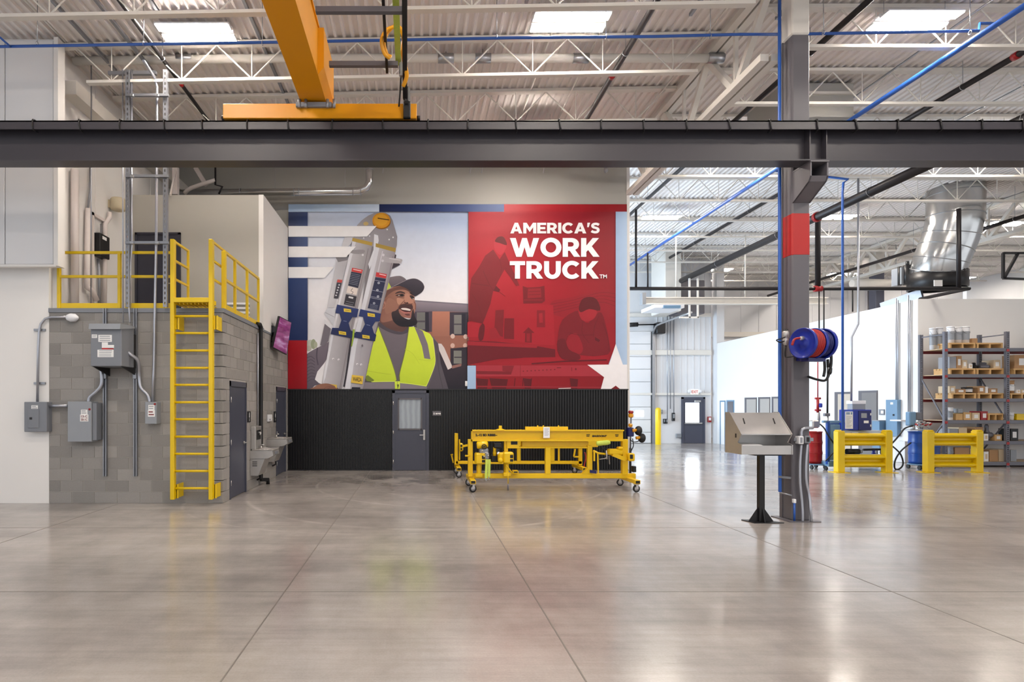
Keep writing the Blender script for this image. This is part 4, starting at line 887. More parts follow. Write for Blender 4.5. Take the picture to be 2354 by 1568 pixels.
# ---- yellow fixed ladder
DL = 10.08; lx0, lx1 = W(398,0,DL).x, W(486,0,DL).x; zb = W(0,1148,DL).z; ztop = W(0,551,DL).z
ld = empty('fixed_ladder', ((lx0+lx1)/2, DL, zb), 'tall yellow fixed ladder with walk-through handrails', 'ladder')
for x in (lx0, lx1): p = MB(); p.bev(x-0.034, x+0.034, DL-0.05, DL+0.05, zb, ztop, 0.006); p.build('stringer', M['yellow'], ld)
for py in (727, 766, 806, 846, 885, 925, 964, 1004, 1043.5, 1083, 1122.6):
    z = W(0,py,DL).z; p = MB(); p.cyl((lx0,DL,z), (lx1,DL,z), 0.021, 10); p.build('rung', M['yellow'], ld)
p = MB(); p.bev(lx0+0.03, lx1-0.03, DL-0.06, D_CMU+0.02, 3.52, 3.60, 0.004); p.build('top_step', M['yellow'], ld)
p = MB()
for i in range(9): p.box(lx0+0.04+i*0.066, lx0+0.05+i*0.066, DL, D_CMU+0.3, 3.49, 3.52)
p.build('step_grating', M['yellow'], ld)['kind'] = 'stuff'
for s, x in ((-1, lx0), (1, lx1)):
    yb = 10.74; zz = (ztop-0.02, W(0,597,DL).z, W(0,640,DL).z)
    p = MB(); p.bev(x-0.02, x+0.02, yb-0.02, yb+0.02, zp, ztop, 0.004); p.build('handrail_post', M['yellow'], ld)
    for z in zz: p = MB(); p.bar((x,DL,z), (x,yb,z), 0.035); p.build('handrail', M['yellow'], ld)
for x, zc in ((lx0+0.06, W(0,741,DL).z), (lx1+0.07, W(0,741,DL).z), (lx0+0.05, W(0,1130,DL).z), (lx1+0.05, W(0,1130,DL).z)):
    p = MB(); p.box(x-0.035, x+0.035, DL+0.02, DL+0.03, zc-0.12, zc+0.12); p.box(x-0.006, x+0.006, DL+0.02, D_CMU, zc-0.12, zc+0.12); p.build('stand_off', M['yellow'], ld)

# ---- electrical gear on the block wall
def enclosure(name, px0, px1, py0, py1, yb, dep, m, label, cat):
    yf = yb-dep; q0, q1 = W(px0,py0,yf), W(px1,py1,yf); o = empty(name, (q0.x, yb, q1.z), label, cat)
    p = MB(); p.bev(q0.x, q1.x, yf, yb, q1.z, q0.z, 0.008); p.build('enclosure', M[m], o)
    return o, q0, q1, yf
def label_on(o, px0, px1, py0, py1, yf, m='paper', nm='label', lines=0, ink='ink', off=0.003):
    q0, q1 = W(px0,py0,yf-off), W(px1,py1,yf-off); p = MB(); p.box(q0.x, q1.x, yf-off, yf+0.002, q1.z, q0.z); l = p.build(nm, M[m], o)
    if lines:
        p = MB(); h = (q0.z-q1.z)
        for i in range(lines):
            z = q0.z-h*(i+0.7)/(lines+0.4); p.box(q0.x+(q1.x-q0.x)*0.1, q1.x-(q1.x-q0.x)*random.uniform(0.08,0.3), yf-off-0.001, yf-off, z-h*0.12/lines, z+h*0.22/lines)
        l2 = p.build('print_lines', M[ink], l); l2['kind'] = 'stuff'
    return l
o, q0, q1, yf = enclosure('breaker_box', 55, 107, 924, 993, D_CMU, 0.16, 'elec_grey', 'dark grey breaker panel on the white wall at far left', 'electrical panel')
p = MB(); a, b = W(65,940,yf), W(90,984,yf); p.bev(a.x, b.x, yf-0.012, yf, b.z, a.z, 0.004); d_ = p.build('panel_door', M['elec_grey'], o)
p = MB(); a = W(69,962,yf-0.02); p.bev(a.x-0.012, a.x+0.03, yf-0.022, yf-0.01, a.z-0.02, a.z+0.02, 0.003); p.build('latch', M['black'], d_)
label_on(o, 72, 87, 932, 941, yf, lines=2, ink='elec_grey')
o, q0, q1, yf = enclosure('disconnect_switch', 155, 210, 923, 1016, D_CMU, 0.22, 'elec_light', 'large light grey disconnect box on the block wall', 'electrical panel')
label_on(o, 186, 201, 942, 953, yf, lines=2, ink='elec_light'); label_on(o, 184, 203, 953, 969, yf)
for tx, py in (('13-C', 960), ('50-1C', 967.5)): p = MB(); qa, qb = W(186,py,yf-0.006), W(201,py,yf-0.006); text_mb(p, tx, qb.x-qa.x, qa, (1,0,0), (0,0,1), 0.042, 0, 0.02); p.build('lettering', M['rack_red'], o)
p = MB(); p.box(W(154,0,yf).x, W(154.5,0,yf).x, yf+0.02, yf+0.03, q1.z+0.02, q1.z+0.05); p.build('hinge_pin', M['elec_grey'], o); p = MB(); a = W(206,941,yf); p.lathe([(0,0.012),(0.018,0.01),(0.02,0)], (a.x,yf,a.z), (0,-1,0), 10); p.build('button', M['red'], o)
p = MB(); a = W(212,0,yf).x; p.box(a-0.01, a+0.06, yf+0.03, D_CMU, q1.z+0.03, q0.z-0.03); p.build('side_flange', M['elec_grey'], o)
o, q0, q1, yf = enclosure('small_disconnect', 333, 360, 924, 975, D_CMU, 0.17, 'elec_light', 'small grey disconnect box left of the yellow ladder', 'electrical panel')
label_on(o, 341, 355, 931, 943, yf, lines=2, ink='elec_light'); label_on(o, 340, 356, 943, 958, yf, lines=2, ink='rack_red'); p = MB(); a = W(356,929,yf); p.lathe([(0,0.012),(0.018,0.01),(0.02,0)], (a.x,yf,a.z), (0,-1,0), 10); p.build('button', M['red'], o)
# transformer
YT0, YT1 = 9.82, 10.26; q0, q1 = W(208,748,YT0), W(279,842,YT0)
tr = empty('transformer', ((q0.x+q1.x)/2, D_CMU, q1.z), 'grey wall transformer with white and red labels', 'transformer')
p = MB(); p.bev(q0.x, q1.x, YT0, YT1, q1.z, q0.z, 0.01); p.build('casing', M['elec_grey'], tr)
p = MB(); a, b = W(205,744,YT0-0.05), W(277,757,YT0-0.05); p.prism([(a.x,YT0-0.07,b.z),(a.x,YT0-0.05,a.z),(a.x,YT1,a.z+0.02),(a.x,YT1,a.z-0.02)], (b.x-a.x,0,0)); p.build('drip_hood', M['elec_light'], tr)
p = MB(); p.prism([(q0.x+0.01,YT0+0.03,q1.z),(q0.x+0.01,D_CMU,q1.z),(q0.x+0.01,D_CMU,q1.z-0.14)], (0.02,0,0)); p.prism([(q1.x-0.03,YT0+0.03,q1.z),(q1.x-0.03,D_CMU,q1.z),(q1.x-0.03,D_CMU,q1.z-0.14)], (0.02,0,0)); p.box(q0.x, q1.x, YT1, D_CMU-0.04, q1.z, q0.z-0.1); p.build('wall_bracket', M['black_steel'], tr)
label_on(tr, 211, 223, 769, 777, YT0, lines=2, ink='elec_light'); label_on(tr, 226, 257, 770, 786, YT0, lines=3, ink='elec_light'); label_on(tr, 234, 248, 787, 800, YT0, lines=0); label_on(tr, 248, 262, 793, 801, YT0, lines=0); label_on(tr, 234, 261, 800, 803, YT0, 'red_ink', 'red_strip'); label_on(tr, 224, 261, 804, 821, YT0, lines=4, ink='elec_light')
# struts on the wall
for i, px in enumerate((241, 311)):
    o = empty('wall_strut', W(px,1095,D_CMU), ('left', 'right')[i]+' of two vertical galvanised struts on the block wall', 'strut', 'vertical struts on the block wall'); x = W(px,0,D_CMU-0.04).x; z0, z1 = W(0,1095,D_CMU-0.04).z, W(0,709,D_CMU-0.04).z
    p = MB(); p.box(x-0.03, x-0.022, D_CMU-0.05, D_CMU-0.002, z0, z1); p.box(x+0.022, x+0.03, D_CMU-0.05, D_CMU-0.002, z0, z1); p.box(x-0.03, x+0.03, D_CMU-0.008, D_CMU-0.002, z0, z1); p.box(x-0.03, x-0.012, D_CMU-0.052, D_CMU-0.046, z0, z1); p.box(x+0.012, x+0.03, D_CMU-0.052, D_CMU-0.046, z0, z1); p.build('channel', M['strut'], o)
    p = MB(); zc = W(0,865,D_CMU).z; p.bev(x-0.035, x+0.035, D_CMU-0.075, D_CMU-0.04, zc-0.05, zc+0.05, 0.006); p.build('clamp', M['strut'], o)
def con(name, pts, r, label, m='conduit', sm=0, cat='conduit'): p = MB(); p.tube(pts, r, 8, sm); return p.build(name, M[m], None, label, cat)
Y = D_CMU-0.08
con('panel_nipple', [W(106,933,Y), W(156,933,Y)], 0.03, 'short horizontal conduit joining the two left electrical boxes')
con('flexible_conduit', [W(231,846,Y), W(234,862,Y), W(233,885,Y), W(222,900,Y), W(207,913,Y), W(204,924,Y)], 0.032, 'flexible conduit curving from the transformer to the large disconnect', sm=5)
con('flexible_conduit', [W(281,800,10.05), W(300,815,10.1), W(317,830,10.2), W(320,862,Y), W(324,890,Y), W(340,908,Y), W(345,925,Y)], 0.030, 'flexible conduit curving from the transformer to the small disconnect', sm=5)
con('riser_conduit', [W(351,925,Y), W(353,860,Y), W(356,720,Y), W(359,560,Y), W(361,330,Y), W(361,200,Y), W(357,180,Y), W(330,140,9.6)], 0.024, 'tall steel conduit rising from the small disconnect to the roof')
con('riser_conduit', [W(299,742,Y-0.1), W(296,700,Y), W(303,560,Y), W(303,160,Y)], 0.016, 'thin conduit rising beside the left perforated strut')
con('riser_conduit', [W(283,742,Y-0.1), W(282,160,Y)], 0.012, 'thinnest conduit rising from the transformer top')
con('riser_conduit', [W(209,742,Y+0.6), W(210,120,Y+0.6)], 0.012, 'thin wire conduit rising left of the perforated struts')
# lamp on a bent conduit
lp = empty('arm_lamp', W(88,925,D_CMU-0.05), 'small arm lamp on a bent conduit beside the white wall', 'lamp'); Y = D_CMU-0.06
p = MB(); p.tube([W(86,925,Y), W(88,800,Y), W(90,762,Y), W(94,745,Y), W(104,733,Y), W(118,729,Y), W(156,729,Y)], 0.022, 8); p.build('conduit_arm', M['conduit'], lp)
p = MB(); a, b = W(152,730,Y), W(180,730,Y); pp = [(0.0,0),(0.05,0.02),(0.075,0.08),(0.07,0.16),(0.03,0.21),(0,0.22)]; p.lathe(pp, a, (1,0,-0.03), 14); lh = p.build('lamp_head', M['white_plastic'], lp)
for py in (758, 881):
    p = MB(); q = W(88,py,Y); p.bar(q+Vector((-0.10,0.04,0)), q+Vector((0.10,0.04,0)), 0.03, 0.04); p.build('clamp', M['strut'], lp)
# perforated strut frame rising from the platform
fr = empty('strut_tower', W(338,700,10.55), 'tall frame of perforated struts rising above the platform', 'frame'); Y = 10.30
for px in (295, 381):
    x = W(px,0,Y).x; z0, z1 = 3.476, W(0,162,Y).z; zz = z0
    p = MB(); p.box(x-0.035, x-0.028, Y-0.03, Y+0.03, z0, z1); p.box(x+0.028, x+0.035, Y-0.03, Y+0.03, z0, z1); p.box(x-0.035, x-0.010, Y-0.035, Y-0.028, z0, z1); p.box(x+0.010, x+0.035, Y-0.035, Y-0.028, z0, z1)
    while zz < z1: p.box(x-0.012, x+0.012, Y-0.034, Y-0.029, zz, zz+0.045); zz += 0.09
    p.build('upright', M['strut'], fr)
for py in (219, 405, 558):
    p = MB(); p.bar(W(289,py,Y-0.06), W(388,py,Y-0.06), 0.045); p.build('cross_bar', M['strut'], fr)
    for px in (303, 361): p = MB(); q = W(px,py,Y-0.1); p.bev(q.x-0.03, q.x+0.03, Y-0.11, Y-0.05, q.z-0.02, q.z+0.02, 0.004); p.build('pipe_clamp', M['galv'], fr)
p = MB(); p.bar(W(250,169,10.34), W(360,168,10.34), 0.06); p.build('top_bar', M['strut'], fr)

# ---- fittings on the white recess wall
XR = -6.42
def RY(px): return F*-XR/(PX-px)
def RZ(px, py): return CAMH+(PY-py)*RY(px)/F
def rp(px, py, out=0.0): return Vector((XR+out, RY(px)*(XR+out)/XR, CAMH+(PY-py)*RY(px)*(XR+out)/XR/F))
con('downpipe', [rp(172,390,0.1), rp(172,700,0.1)], 0.07, 'white downpipe on the recess wall above the platform', 'pvc', cat='pipe')
con('downpipe', [rp(203,480,0.08), rp(200,640,0.08), rp(200,660,0.1), rp(213,668,0.12), rp(222,690,0.12)], 0.055, 'white bent pipe left of the dark wall disconnect', 'pvc', cat='pipe')
con('downpipe', [rp(252,488,0.08), rp(252,500,0.08), rp(242,515,0.08), rp(240,700,0.08)], 0.045, 'white pipe running down from the beige horn', 'pvc', cat='pipe')
con('wall_rod', [rp(208,384,0.05), rp(207,440,0.05), rp(202,480,0.05)], 0.02, 'thin grey rod high on the recess wall', 'strut', cat='rod')
con('wall_flag', [rp(140,550,0.03), rp(141,590,0.03)], 0.012, 'slim red tipped rod beside the railing corner', 'red', cat='rod')
hb = empty('horn_speaker', rp(255,490,0.0), 'beige box horn speaker on the white recess wall', 'speaker'); q = rp(254,470,0.02)
p = MB(); p.lathe([(0.0,0.26),(0.13,0.25),(0.15,0.22),(0.15,0.02),(0.11,0.0),(0,0)], Vector((XR+0.18,q.y,q.z-0.13)), (0,0,1), 16); p.build('case', M['beige'], hb); p = MB(); p.box(XR, XR+0.1, q.y-0.06, q.y+0.06, q.z-0.08, q.z+0.08); p.build('bracket', M['beige'], hb)
dk = empty('wall_disconnect', rp(222,592), 'dark charcoal disconnect box on the recess wall behind the railing', 'electrical panel')
p = MB(); ya, yb = RY(208), RY(238); p.bev(XR, XR+0.16, ya+0.05, yb-0.06, RZ(222,592), RZ(222,540), 0.01); p.build('case', M['black_steel'], dk); p = MB(); yb2 = (ya+yb)/2; p.box(XR+0.16, XR+0.165, yb2-0.1, yb2+0.05, RZ(222,552), RZ(222,545)); p.build('label', M['paper'], dk); p = MB(); p.bar((XR+0.08,yb2,RZ(222,540)), (XR+0.08,yb2,RZ(222,515)), 0.03); p.build('conduit_stub', M['strut'], dk)
con('wall_conduit', [rp(226,595,0.06), rp(228,640,0.06), rp(228,700,0.06)], 0.03, 'dark conduit below the charcoal disconnect', 'strut')
wd_ = empty('wall_duct', rp(215,640), 'white boxed riser on the recess wall around the charcoal disconnect', 'duct')
p = MB(); ya, yb = RY(206), RY(239); p.box(XR, XR+0.06, ya, ya+0.06, 3.5, RZ(206,487)); p.box(XR, XR+0.06, yb-0.06, yb, 3.5, RZ(206,487)); p.box(XR, XR+0.06, ya, yb, RZ(206,487)-0.06, RZ(206,487)); p.build('surround', M['pvc'], wd_)
# ================================================================== printed mural on the back wall
def print_mat():
    m = bpy.data.materials.new('mural_print'); m.use_nodes = True; nt = m.node_tree; b = nt.nodes['Principled BSDF']
    at = nt.nodes.new('ShaderNodeAttribute'); at.attribute_name = 'ink'; tc = nt.nodes.new('ShaderNodeTexCoord')
    nz = nt.nodes.new('ShaderNodeTexNoise'); nz.inputs['Scale'].default_value = 5; nz.inputs['Detail'].default_value = 3
    mr = nt.nodes.new('ShaderNodeMapRange'); mr.inputs['To Min'].default_value = 0.95; mr.inputs['To Max'].default_value = 1.05
    mu = nt.nodes.new('ShaderNodeMix'); mu.data_type = 'RGBA'; mu.blend_type = 'MULTIPLY'; mu.inputs['Factor'].default_value = 1
    nt.links.new(tc.outputs['Object'], nz.inputs['Vector']); nt.links.new(nz.outputs['Fac'], mr.inputs['Value'])
    nt.links.new(at.outputs['Color'], mu.inputs['A']); nt.links.new(mr.outputs['Result'], mu.inputs['B']); nt.links.new(mu.outputs['Result'], b.inputs['Base Color'])
    b.inputs['Roughness'].default_value = 0.42; b.inputs['Specular IOR Level'].default_value = 0.35
    return m
M['print'] = print_mat()
DM = 15.612
mural = empty('wall_mural', W(1050, 896, 15.61), 'large printed mural of a worker with a ladder and white lettering', 'mural')
LAYER = [0]
class Art:
    """flat printed shapes, traced in picture pixels, each a hair in front of the last"""
    def __init__(s): s.v = []; s.f = []; s.c = []
    def put(s, pts, faces, cols):
        LAYER[0] += 1; y = DM-0.00025*LAYER[0]; n = len(s.v)
        for (x, z) in pts: q = W(x, z, DM); s.v.append((q.x, y, q.z))
        s.f += [tuple(i+n for i in f) for f in faces]; s.c += [(*lin(c), 1) for c in cols]; return s
    def poly(s, pts, col, sm=0, holes=None):
        loops = [crom([Vector((p[0],p[1],0)) for p in pts], sm, True) if sm else [Vector((p[0],p[1],0)) for p in pts]]
        for h in holes or []: loops.append([Vector((p[0],p[1],0)) for p in h])
        allp = [p for l in loops for p in l]; tri = tessellate_polygon(loops)
        cf = col if callable(col) else (lambda x, y: col)
        return s.put([(p.x,p.y) for p in allp], tri, [cf(p.x,p.y) for p in allp])
    def grid(s, x0, x1, y0, y1, fn, nx=12, ny=12):
        P = [(x0+(x1-x0)*i/nx, y0+(y1-y0)*j/ny) for j in range(ny+1) for i in range(nx+1)]
        Fc = [(j*(nx+1)+i, j*(nx+1)+i+1, (j+1)*(nx+1)+i+1, (j+1)*(nx+1)+i) for j in range(ny) for i in range(nx)]
        return s.put(P, Fc, [fn(*p) for p in P])
    def rect(s, x0, x1, y0, y1, c0, c1=None, vert=False):
        c1 = c1 or c0
        return s.grid(x0, x1, y0, y1, lambda x, y: mixc(c0, c1, (y-y0)/(y1-y0) if vert else (x-x0)/(x1-x0)), 4, 4)
    def line(s, pts, w, col, sm=0):
        P = [Vector((p[0],p[1],0)) for p in pts]; P = crom(P, sm) if sm else P; a = []; b = []
        for i, p in enumerate(P):
            t = (P[min(i+1,len(P)-1)]-P[max(i-1,0)]).normalized(); nn = Vector((-t.y, t.x, 0))*w/2; a.append(p+nn); b.append(p-nn)
        n = len(P); allp = a+b; return s.put([(p.x,p.y) for p in allp], [(i,i+1,n+i+1,n+i) for i in range(n-1)], [col]*(2*n))
    def oval(s, cx, cy, rx, ry, col, n=24, rot=0): return s.poly([(cx+rx*math.cos(t)*math.cos(rot)-ry*math.sin(t)*math.sin(rot), cy+rx*math.cos(t)*math.sin(rot)+ry*math.sin(t)*math.cos(rot)) for t in [2*math.pi*i/n for i in range(n)]], col)
    def build(s, name):
        me = bpy.data.meshes.new(name); o0 = ORG[mural]; me.from_pydata([tuple(Vector(v)-o0) for v in s.v], [], s.f)
        ca = me.color_attributes.new('ink', 'FLOAT_COLOR', 'POINT')
        ca.data.foreach_set('color', [x for c in s.c for x in c]); me.materials.append(M['print']); me.update()
        bm = bmesh.new(); bm.from_mesh(me)
        for f in bm.faces:
            f.normal_update()
            if f.normal.y > 0: f.normal_flip()
        bm.to_mesh(me); bm.free()
        o = bpy.data.objects.new(name, me); COL.objects.link(o); o.parent = mural; return o
def mixc(a, b, t): t = max(0, min(1, t)); return tuple(a[i]+(b[i]-a[i])*t for i in range(3))
def z7(L): return [(640+x/3.337, 440+y/3.337) for x, y in L]
def zb(L): return [(690+x/6.036, 720+y/6.036) for x, y in L]
def zf(L): return [(860+x/9.8, 620+y/9.8) for x, y in L]
def zr(L): return [(1070+x/4.238, 530+y/4.238) for x, y in L]

# backing sheet
p = MB(); a, b = W(664,471,DM), W(1439.5,896,DM); p.box(a.x, b.x, DM, 15.62, ZC+0.03, a.z); p.build('backing_sheet', M['paper'], mural)
# --- photo background: sky, buildings
A = Art()
def sky(x, y):
    t = (x-706)/370; v = (y-488)/200
    c = mixc((214,224,244), (178,196,230), t) if v < 0.15 else mixc(mixc((222,230,246), (190,204,232), t), (238,236,241), (v-0.15)/0.85)
    return c
A.grid(706, 1076, 488, 896, sky, 14, 16)
A.poly(zf([(900,685),(2120,770),(2120,2700),(900,2700)]), (150,98,82))
A.poly(zf([(900,690),(2120,770),(2120,960),(1700,950),(900,960)]), lambda x, y: mixc((150,140,150), (106,96,108), (y-690)/28))
A.poly(zf([(915,688),(2120,768),(2120,800),(915,715)]), (118,112,124))
A.poly(zf([(900,950),(1310,940),(1300,1400),(900,1400)]), (74,64,78))
A.poly(zf([(960,960),(1150,960),(1150,1340),(960,1340)]), (112,112,110)); A.poly(zf([(1150,960),(1230,960),(1240,1400),(1150,1400)]), (36,32,48)); A.rect(958, 978, 737, 741, (80,74,82))
A.poly(zf([(1310,940),(1700,940),(1720,1500),(1310,1500)]), lambda x, y: mixc((184,122,100), (158,104,88), (y-716)/50))
A.poly(zf([(1705,960),(2120,960),(2120,1480),(1700,1480)]), (54,46,60)); A.poly(zf([(1800,1020),(1970,1020),(1970,1450),(1800,1450)]), (122,120,118)); A.poly(zf([(1975,990),(2060,990),(2060,1460),(1975,1460)]), (30,28,44)); A.rect(1043, 1062, 744, 747, (70,64,74))
for q in ((1770,1500),(2060,1510)): c = zf([q])[0]; A.oval(c[0], c[1], 5, 5.5, (214,186,176))
for q in ((2115,450),(2290,450)): c = zb([q])[0]; A.oval(c[0], c[1], 5, 5.5, (206,172,160))
A.poly(zb([(2085,490),(2320,470),(2320,800),(2085,800)]), (44,36,48)); A.poly(zb([(2130,520),(2240,520),(2240,700),(2130,700)]), (124,124,118)); A.rect(1044, 1061, 820, 823, (70,64,70))
A.poly(zb([(1900,420),(2060,780),(2240,740),(2320,690),(2320,1064),(1980,1064),(1940,800)]), lambda x, y: mixc((46,34,46), (24,18,32), (y-840)/40))
A.poly(zb([(1915,420),(1960,425),(2000,480),(2115,750),(2050,785),(1985,640),(1930,520)]), (212,202,202)); A.poly(zb([(2100,730),(2240,700),(2235,735),(2110,770)]), (140,98,90))
for cx, cy, rx, ry, c in ((140,430,55,60,(198,204,190)), (185,430,36,70,(160,168,140)), (215,440,25,45,(178,184,160)), (120,490,40,40,(190,190,176))): q = zb([(cx,cy)])[0]; A.oval(q[0], q[1], rx/6.036, ry/6.036, c)
A.build('photo_background')
# --- worker
A = Art(); SH = (106,98,106)
A.poly(zb([(1080,140),(1290,215),(1510,185),(1700,225),(1850,335),(1915,420),(1950,700),(2005,880),(2060,1064),(860,1064),(960,700),(1000,480),(1050,250)]), lambda x, y: mixc((118,108,116), (92,85,93), (y-740)/140))
A.poly(zb([(1850,350),(1912,420),(1950,700),(2005,880),(2060,1064),(1770,1064),(1840,850),(1880,720),(1880,560)]), (82,75,84))
A.line(zb([(1900,560),(1925,800),(1980,1040)]), 2, (70,64,72), 4)
A.poly(zb([(95,565),(130,540),(200,500),(330,435),(400,395),(380,620),(330,700),(240,810),(205,920),(260,970),(300,985),(200,1005),(150,1064),(92,1064)]), lambda x, y: mixc((122,112,124), (96,88,100), (y-790)/90))
for k in range(8): A.line(zb([(98,620+k*48),(150,600+k*46),(205,640+k*40)]), 1.2, (78,71,84), 4)
A.line(zb([(240,480),(230,600),(250,720)]), 3, (84,77,90), 4)
# neck and face
A.poly(zf([(175,860),(480,980),(620,1260),(790,1300),(700,1400),(450,1375),(250,1290),(125,1180)]), lambda x, y: mixc((142,98,84), (92,62,58), (y-715)/40), 4)
A.poly(zf([(120,1180),(260,1290),(460,1375),(640,1400),(780,1290),(790,1390),(620,1460),(400,1430),(180,1330),(90,1250)]), (78,71,80), 4)
skin = lambda x, y: mixc(mixc((128,84,70), (176,126,106), (x-885)/50), (150,104,90), (y-690)/60)
A.poly(zf([(255,500),(380,420),(560,350),(720,370),(850,460),(905,570),(912,680),(945,790),(930,900),(900,1010),(830,1090),(640,1080),(480,1120),(280,1180),(150,1160),(165,900),(210,720)]), skin, 4)
A.poly(zf([(212,740),(250,715),(262,800),(235,870),(190,892),(172,868),(200,820)]), (170,118,102), 3); A.line(zf([(205,770),(235,790),(215,860)]), 1.2, (110,68,60), 3)
A.poly(zf([(260,500),(400,430),(560,380),(720,400),(860,500),(880,560),(700,460),(480,470),(330,560),(250,640)]), (104,68,60), 4)
A.poly(zf([(330,640),(470,700),(520,800),(500,900),(400,950),(280,1000),(240,880),(270,740)]), (152,106,90), 4)
A.poly(zf([(520,640),(640,660),(690,700),(640,760),(560,790),(520,740)]), (186,136,114), 4)
A.poly(zf([(700,560),(770,540),(830,640),(880,700),(860,760),(780,760),(700,740),(680,680)]), (184,132,112), 4)
A.poly(zf([(400,960),(480,930),(545,880),(560,960),(620,1050),(730,1110),(800,1120),(832,1080),(850,960),(878,880),(905,980),(920,1060),(975,1190),(890,1270),(740,1290),(560,1270),(440,1170),(400,1060)]), lambda x, y: mixc((62,44,46), (26,20,30), (y-715)/25), 3)
A.poly(zf([(560,900),(640,930),(800,950),(835,960),(832,1080),(760,1090),(640,1030),(575,960)]), (158,104,94), 3)
A.poly(zf([(690,1000),(780,990),(810,1030),(740,1040)]), (104,60,58), 3)
A.poly(zf([(548,850),(580,800),(660,775),(760,770),(860,800),(872,880),(830,890),(700,845),(600,870),(560,905)]), (72,46,46), 3)
A.poly(zf([(585,880),(640,850),(740,850),(845,890),(815,950),(740,960),(650,935)]), (74,30,36), 3)
A.poly(zf([(605,878),(650,865),(740,870),(822,900),(805,928),(720,915),(640,902)]), (238,228,222), 3)
A.poly(zf([(560,900),(600,920),(700,960),(800,955),(760,990),(640,970)]), (186,116,108), 3)
A.poly(zf([(685,720),(730,750),(800,768),(860,765),(850,790),(760,790),(690,765)]), (104,62,56), 3); A.oval(*zf([(745,752)])[0], 2.6, 1.6, (60,34,36))
A.line(zf([(545,880),(560,830),(640,740),(690,690)]), 1.6, (118,76,66), 4); A.line(zf([(905,720),(935,800),(930,900)]), 2.0, (120,80,72), 4)
A.poly(zf([(470,548),(520,505),(600,488),(690,520),(688,545),(600,522),(530,535)]), (56,36,38), 3)
A.poly(zf([(480,585),(560,550),(640,545),(685,580),(640,610),(560,605)]), (70,46,44), 3); A.oval(*zf([(625,578)])[0], 2.6, 2.2, (20,14,18)); A.oval(*zf([(560,582)])[0], 2.0, 1.0, (196,178,170))
A.poly(zf([(795,520),(845,512),(890,550),(905,590),(850,570)]), (50,32,36), 3)
A.poly(zf([(800,590),(850,580),(905,620),(900,660),(860,670),(820,630)]), (66,42,42), 3); A.oval(*zf([(862,628)])[0], 2.4, 2.2, (20,14,18)); A.oval(*zf([(880,655)])[0], 1.5, 1.0, (206,190,184))
A.line(zf([(520,620),(600,635),(680,615)]), 1.1, (120,80,70), 3)
# cap
A.poly(zf([(318,280),(330,190),(420,160),(550,143),(640,162),(725,243),(570,315),(385,408)]), lambda x, y: mixc((122,112,118), (92,84,94), (y-636)/25), 3)
A.poly(zf([(318,272),(385,398),(300,455),(255,495),(285,390)]), (194,212,66))
A.poly(zf([(385,405),(560,320),(720,242),(860,208),(975,222),(1085,295),(1132,390),(1095,490),(1005,560),(912,605),(850,520),(720,420),(560,370)]), lambda x, y: mixc((66,60,72), (40,36,48), (y-645)/30), 3)
A.line(zf([(380,405),(470,365),(600,300),(720,243)]), 1.0, (150,140,146), 3); A.line(zf([(725,240),(860,206),(975,220),(1085,293),(1130,385)]), 0.9, (120,112,124), 3)
A.line(zf([(560,145),(640,210),(690,245)]), 0.5, (84,76,86), 3)
# vest
vc = lambda x, y: mixc((214,232,66), (186,208,44), (y-760)/120)
A.poly(zb([(1085,185),(1130,300),(1230,560),(1310,800),(1340,925),(1312,950),(1000,958),(920,920),(905,880),(935,760),(1000,480),(1050,290)]), vc)
A.poly(zb([(1510,190),(1580,192),(1700,240),(1800,285),(1840,350),(1868,550),(1872,700),(1800,900),(1752,1012),(1560,985),(1385,968),(1380,830),(1430,640),(1470,460)]), vc)
A.poly(zb([(1588,200),(1640,215),(1700,250),(1770,430),(1808,640),(1722,628),(1690,460),(1630,300)]), (120,112,120))
for L in ([(1085,185),(1130,300),(1230,560),(1310,800),(1340,930)], [(1510,195),(1470,460),(1430,640),(1382,830),(1370,930)]): A.line(zb(L), 1.6, (120,128,60), 3)
A.line(zb([(1640,640),(1800,660),(1860,600)]), 0.6, (170,190,50), 3); A.line(zb([(1752,1010),(1800,900),(1870,705),(1866,550),(1838,350)]), 1.0, (232,244,120), 3)
A.poly(zb([(940,860),(1030,930),(1000,958),(920,940),(905,880)]), (110,126,40)); A.line(zb([(930,800),(1100,830),(1260,850)]), 0.7, (160,178,40), 3); A.line(zb([(1450,500),(1560,560),(1650,700)]), 0.6, (176,196,44), 3)
A.poly(zb([(880,962),(1310,956),(1316,1064),(860,1064)]), (126,118,126)); A.poly(zb([(1385,972),(1560,992),(1760,1022),(1755,1064),(1385,1064)]), (128,120,128))
A.poly(zb([(1312,945),(1385,945),(1385,1064),(1316,1064)]), (206,226,70)); A.poly(zb([(1342,990),(1372,990),(1358,1045)]), (50,50,36)); A.line(zb([(1350,930),(1352,1064)]), 0.7, (120,128,60))
A.line(zb([(990,952),(1310,948)]), 1.4, (224,240,110)); A.line(zb([(1388,966),(1560,985),(1752,1014)]), 1.4, (224,240,110))
A.build('worker_figure')
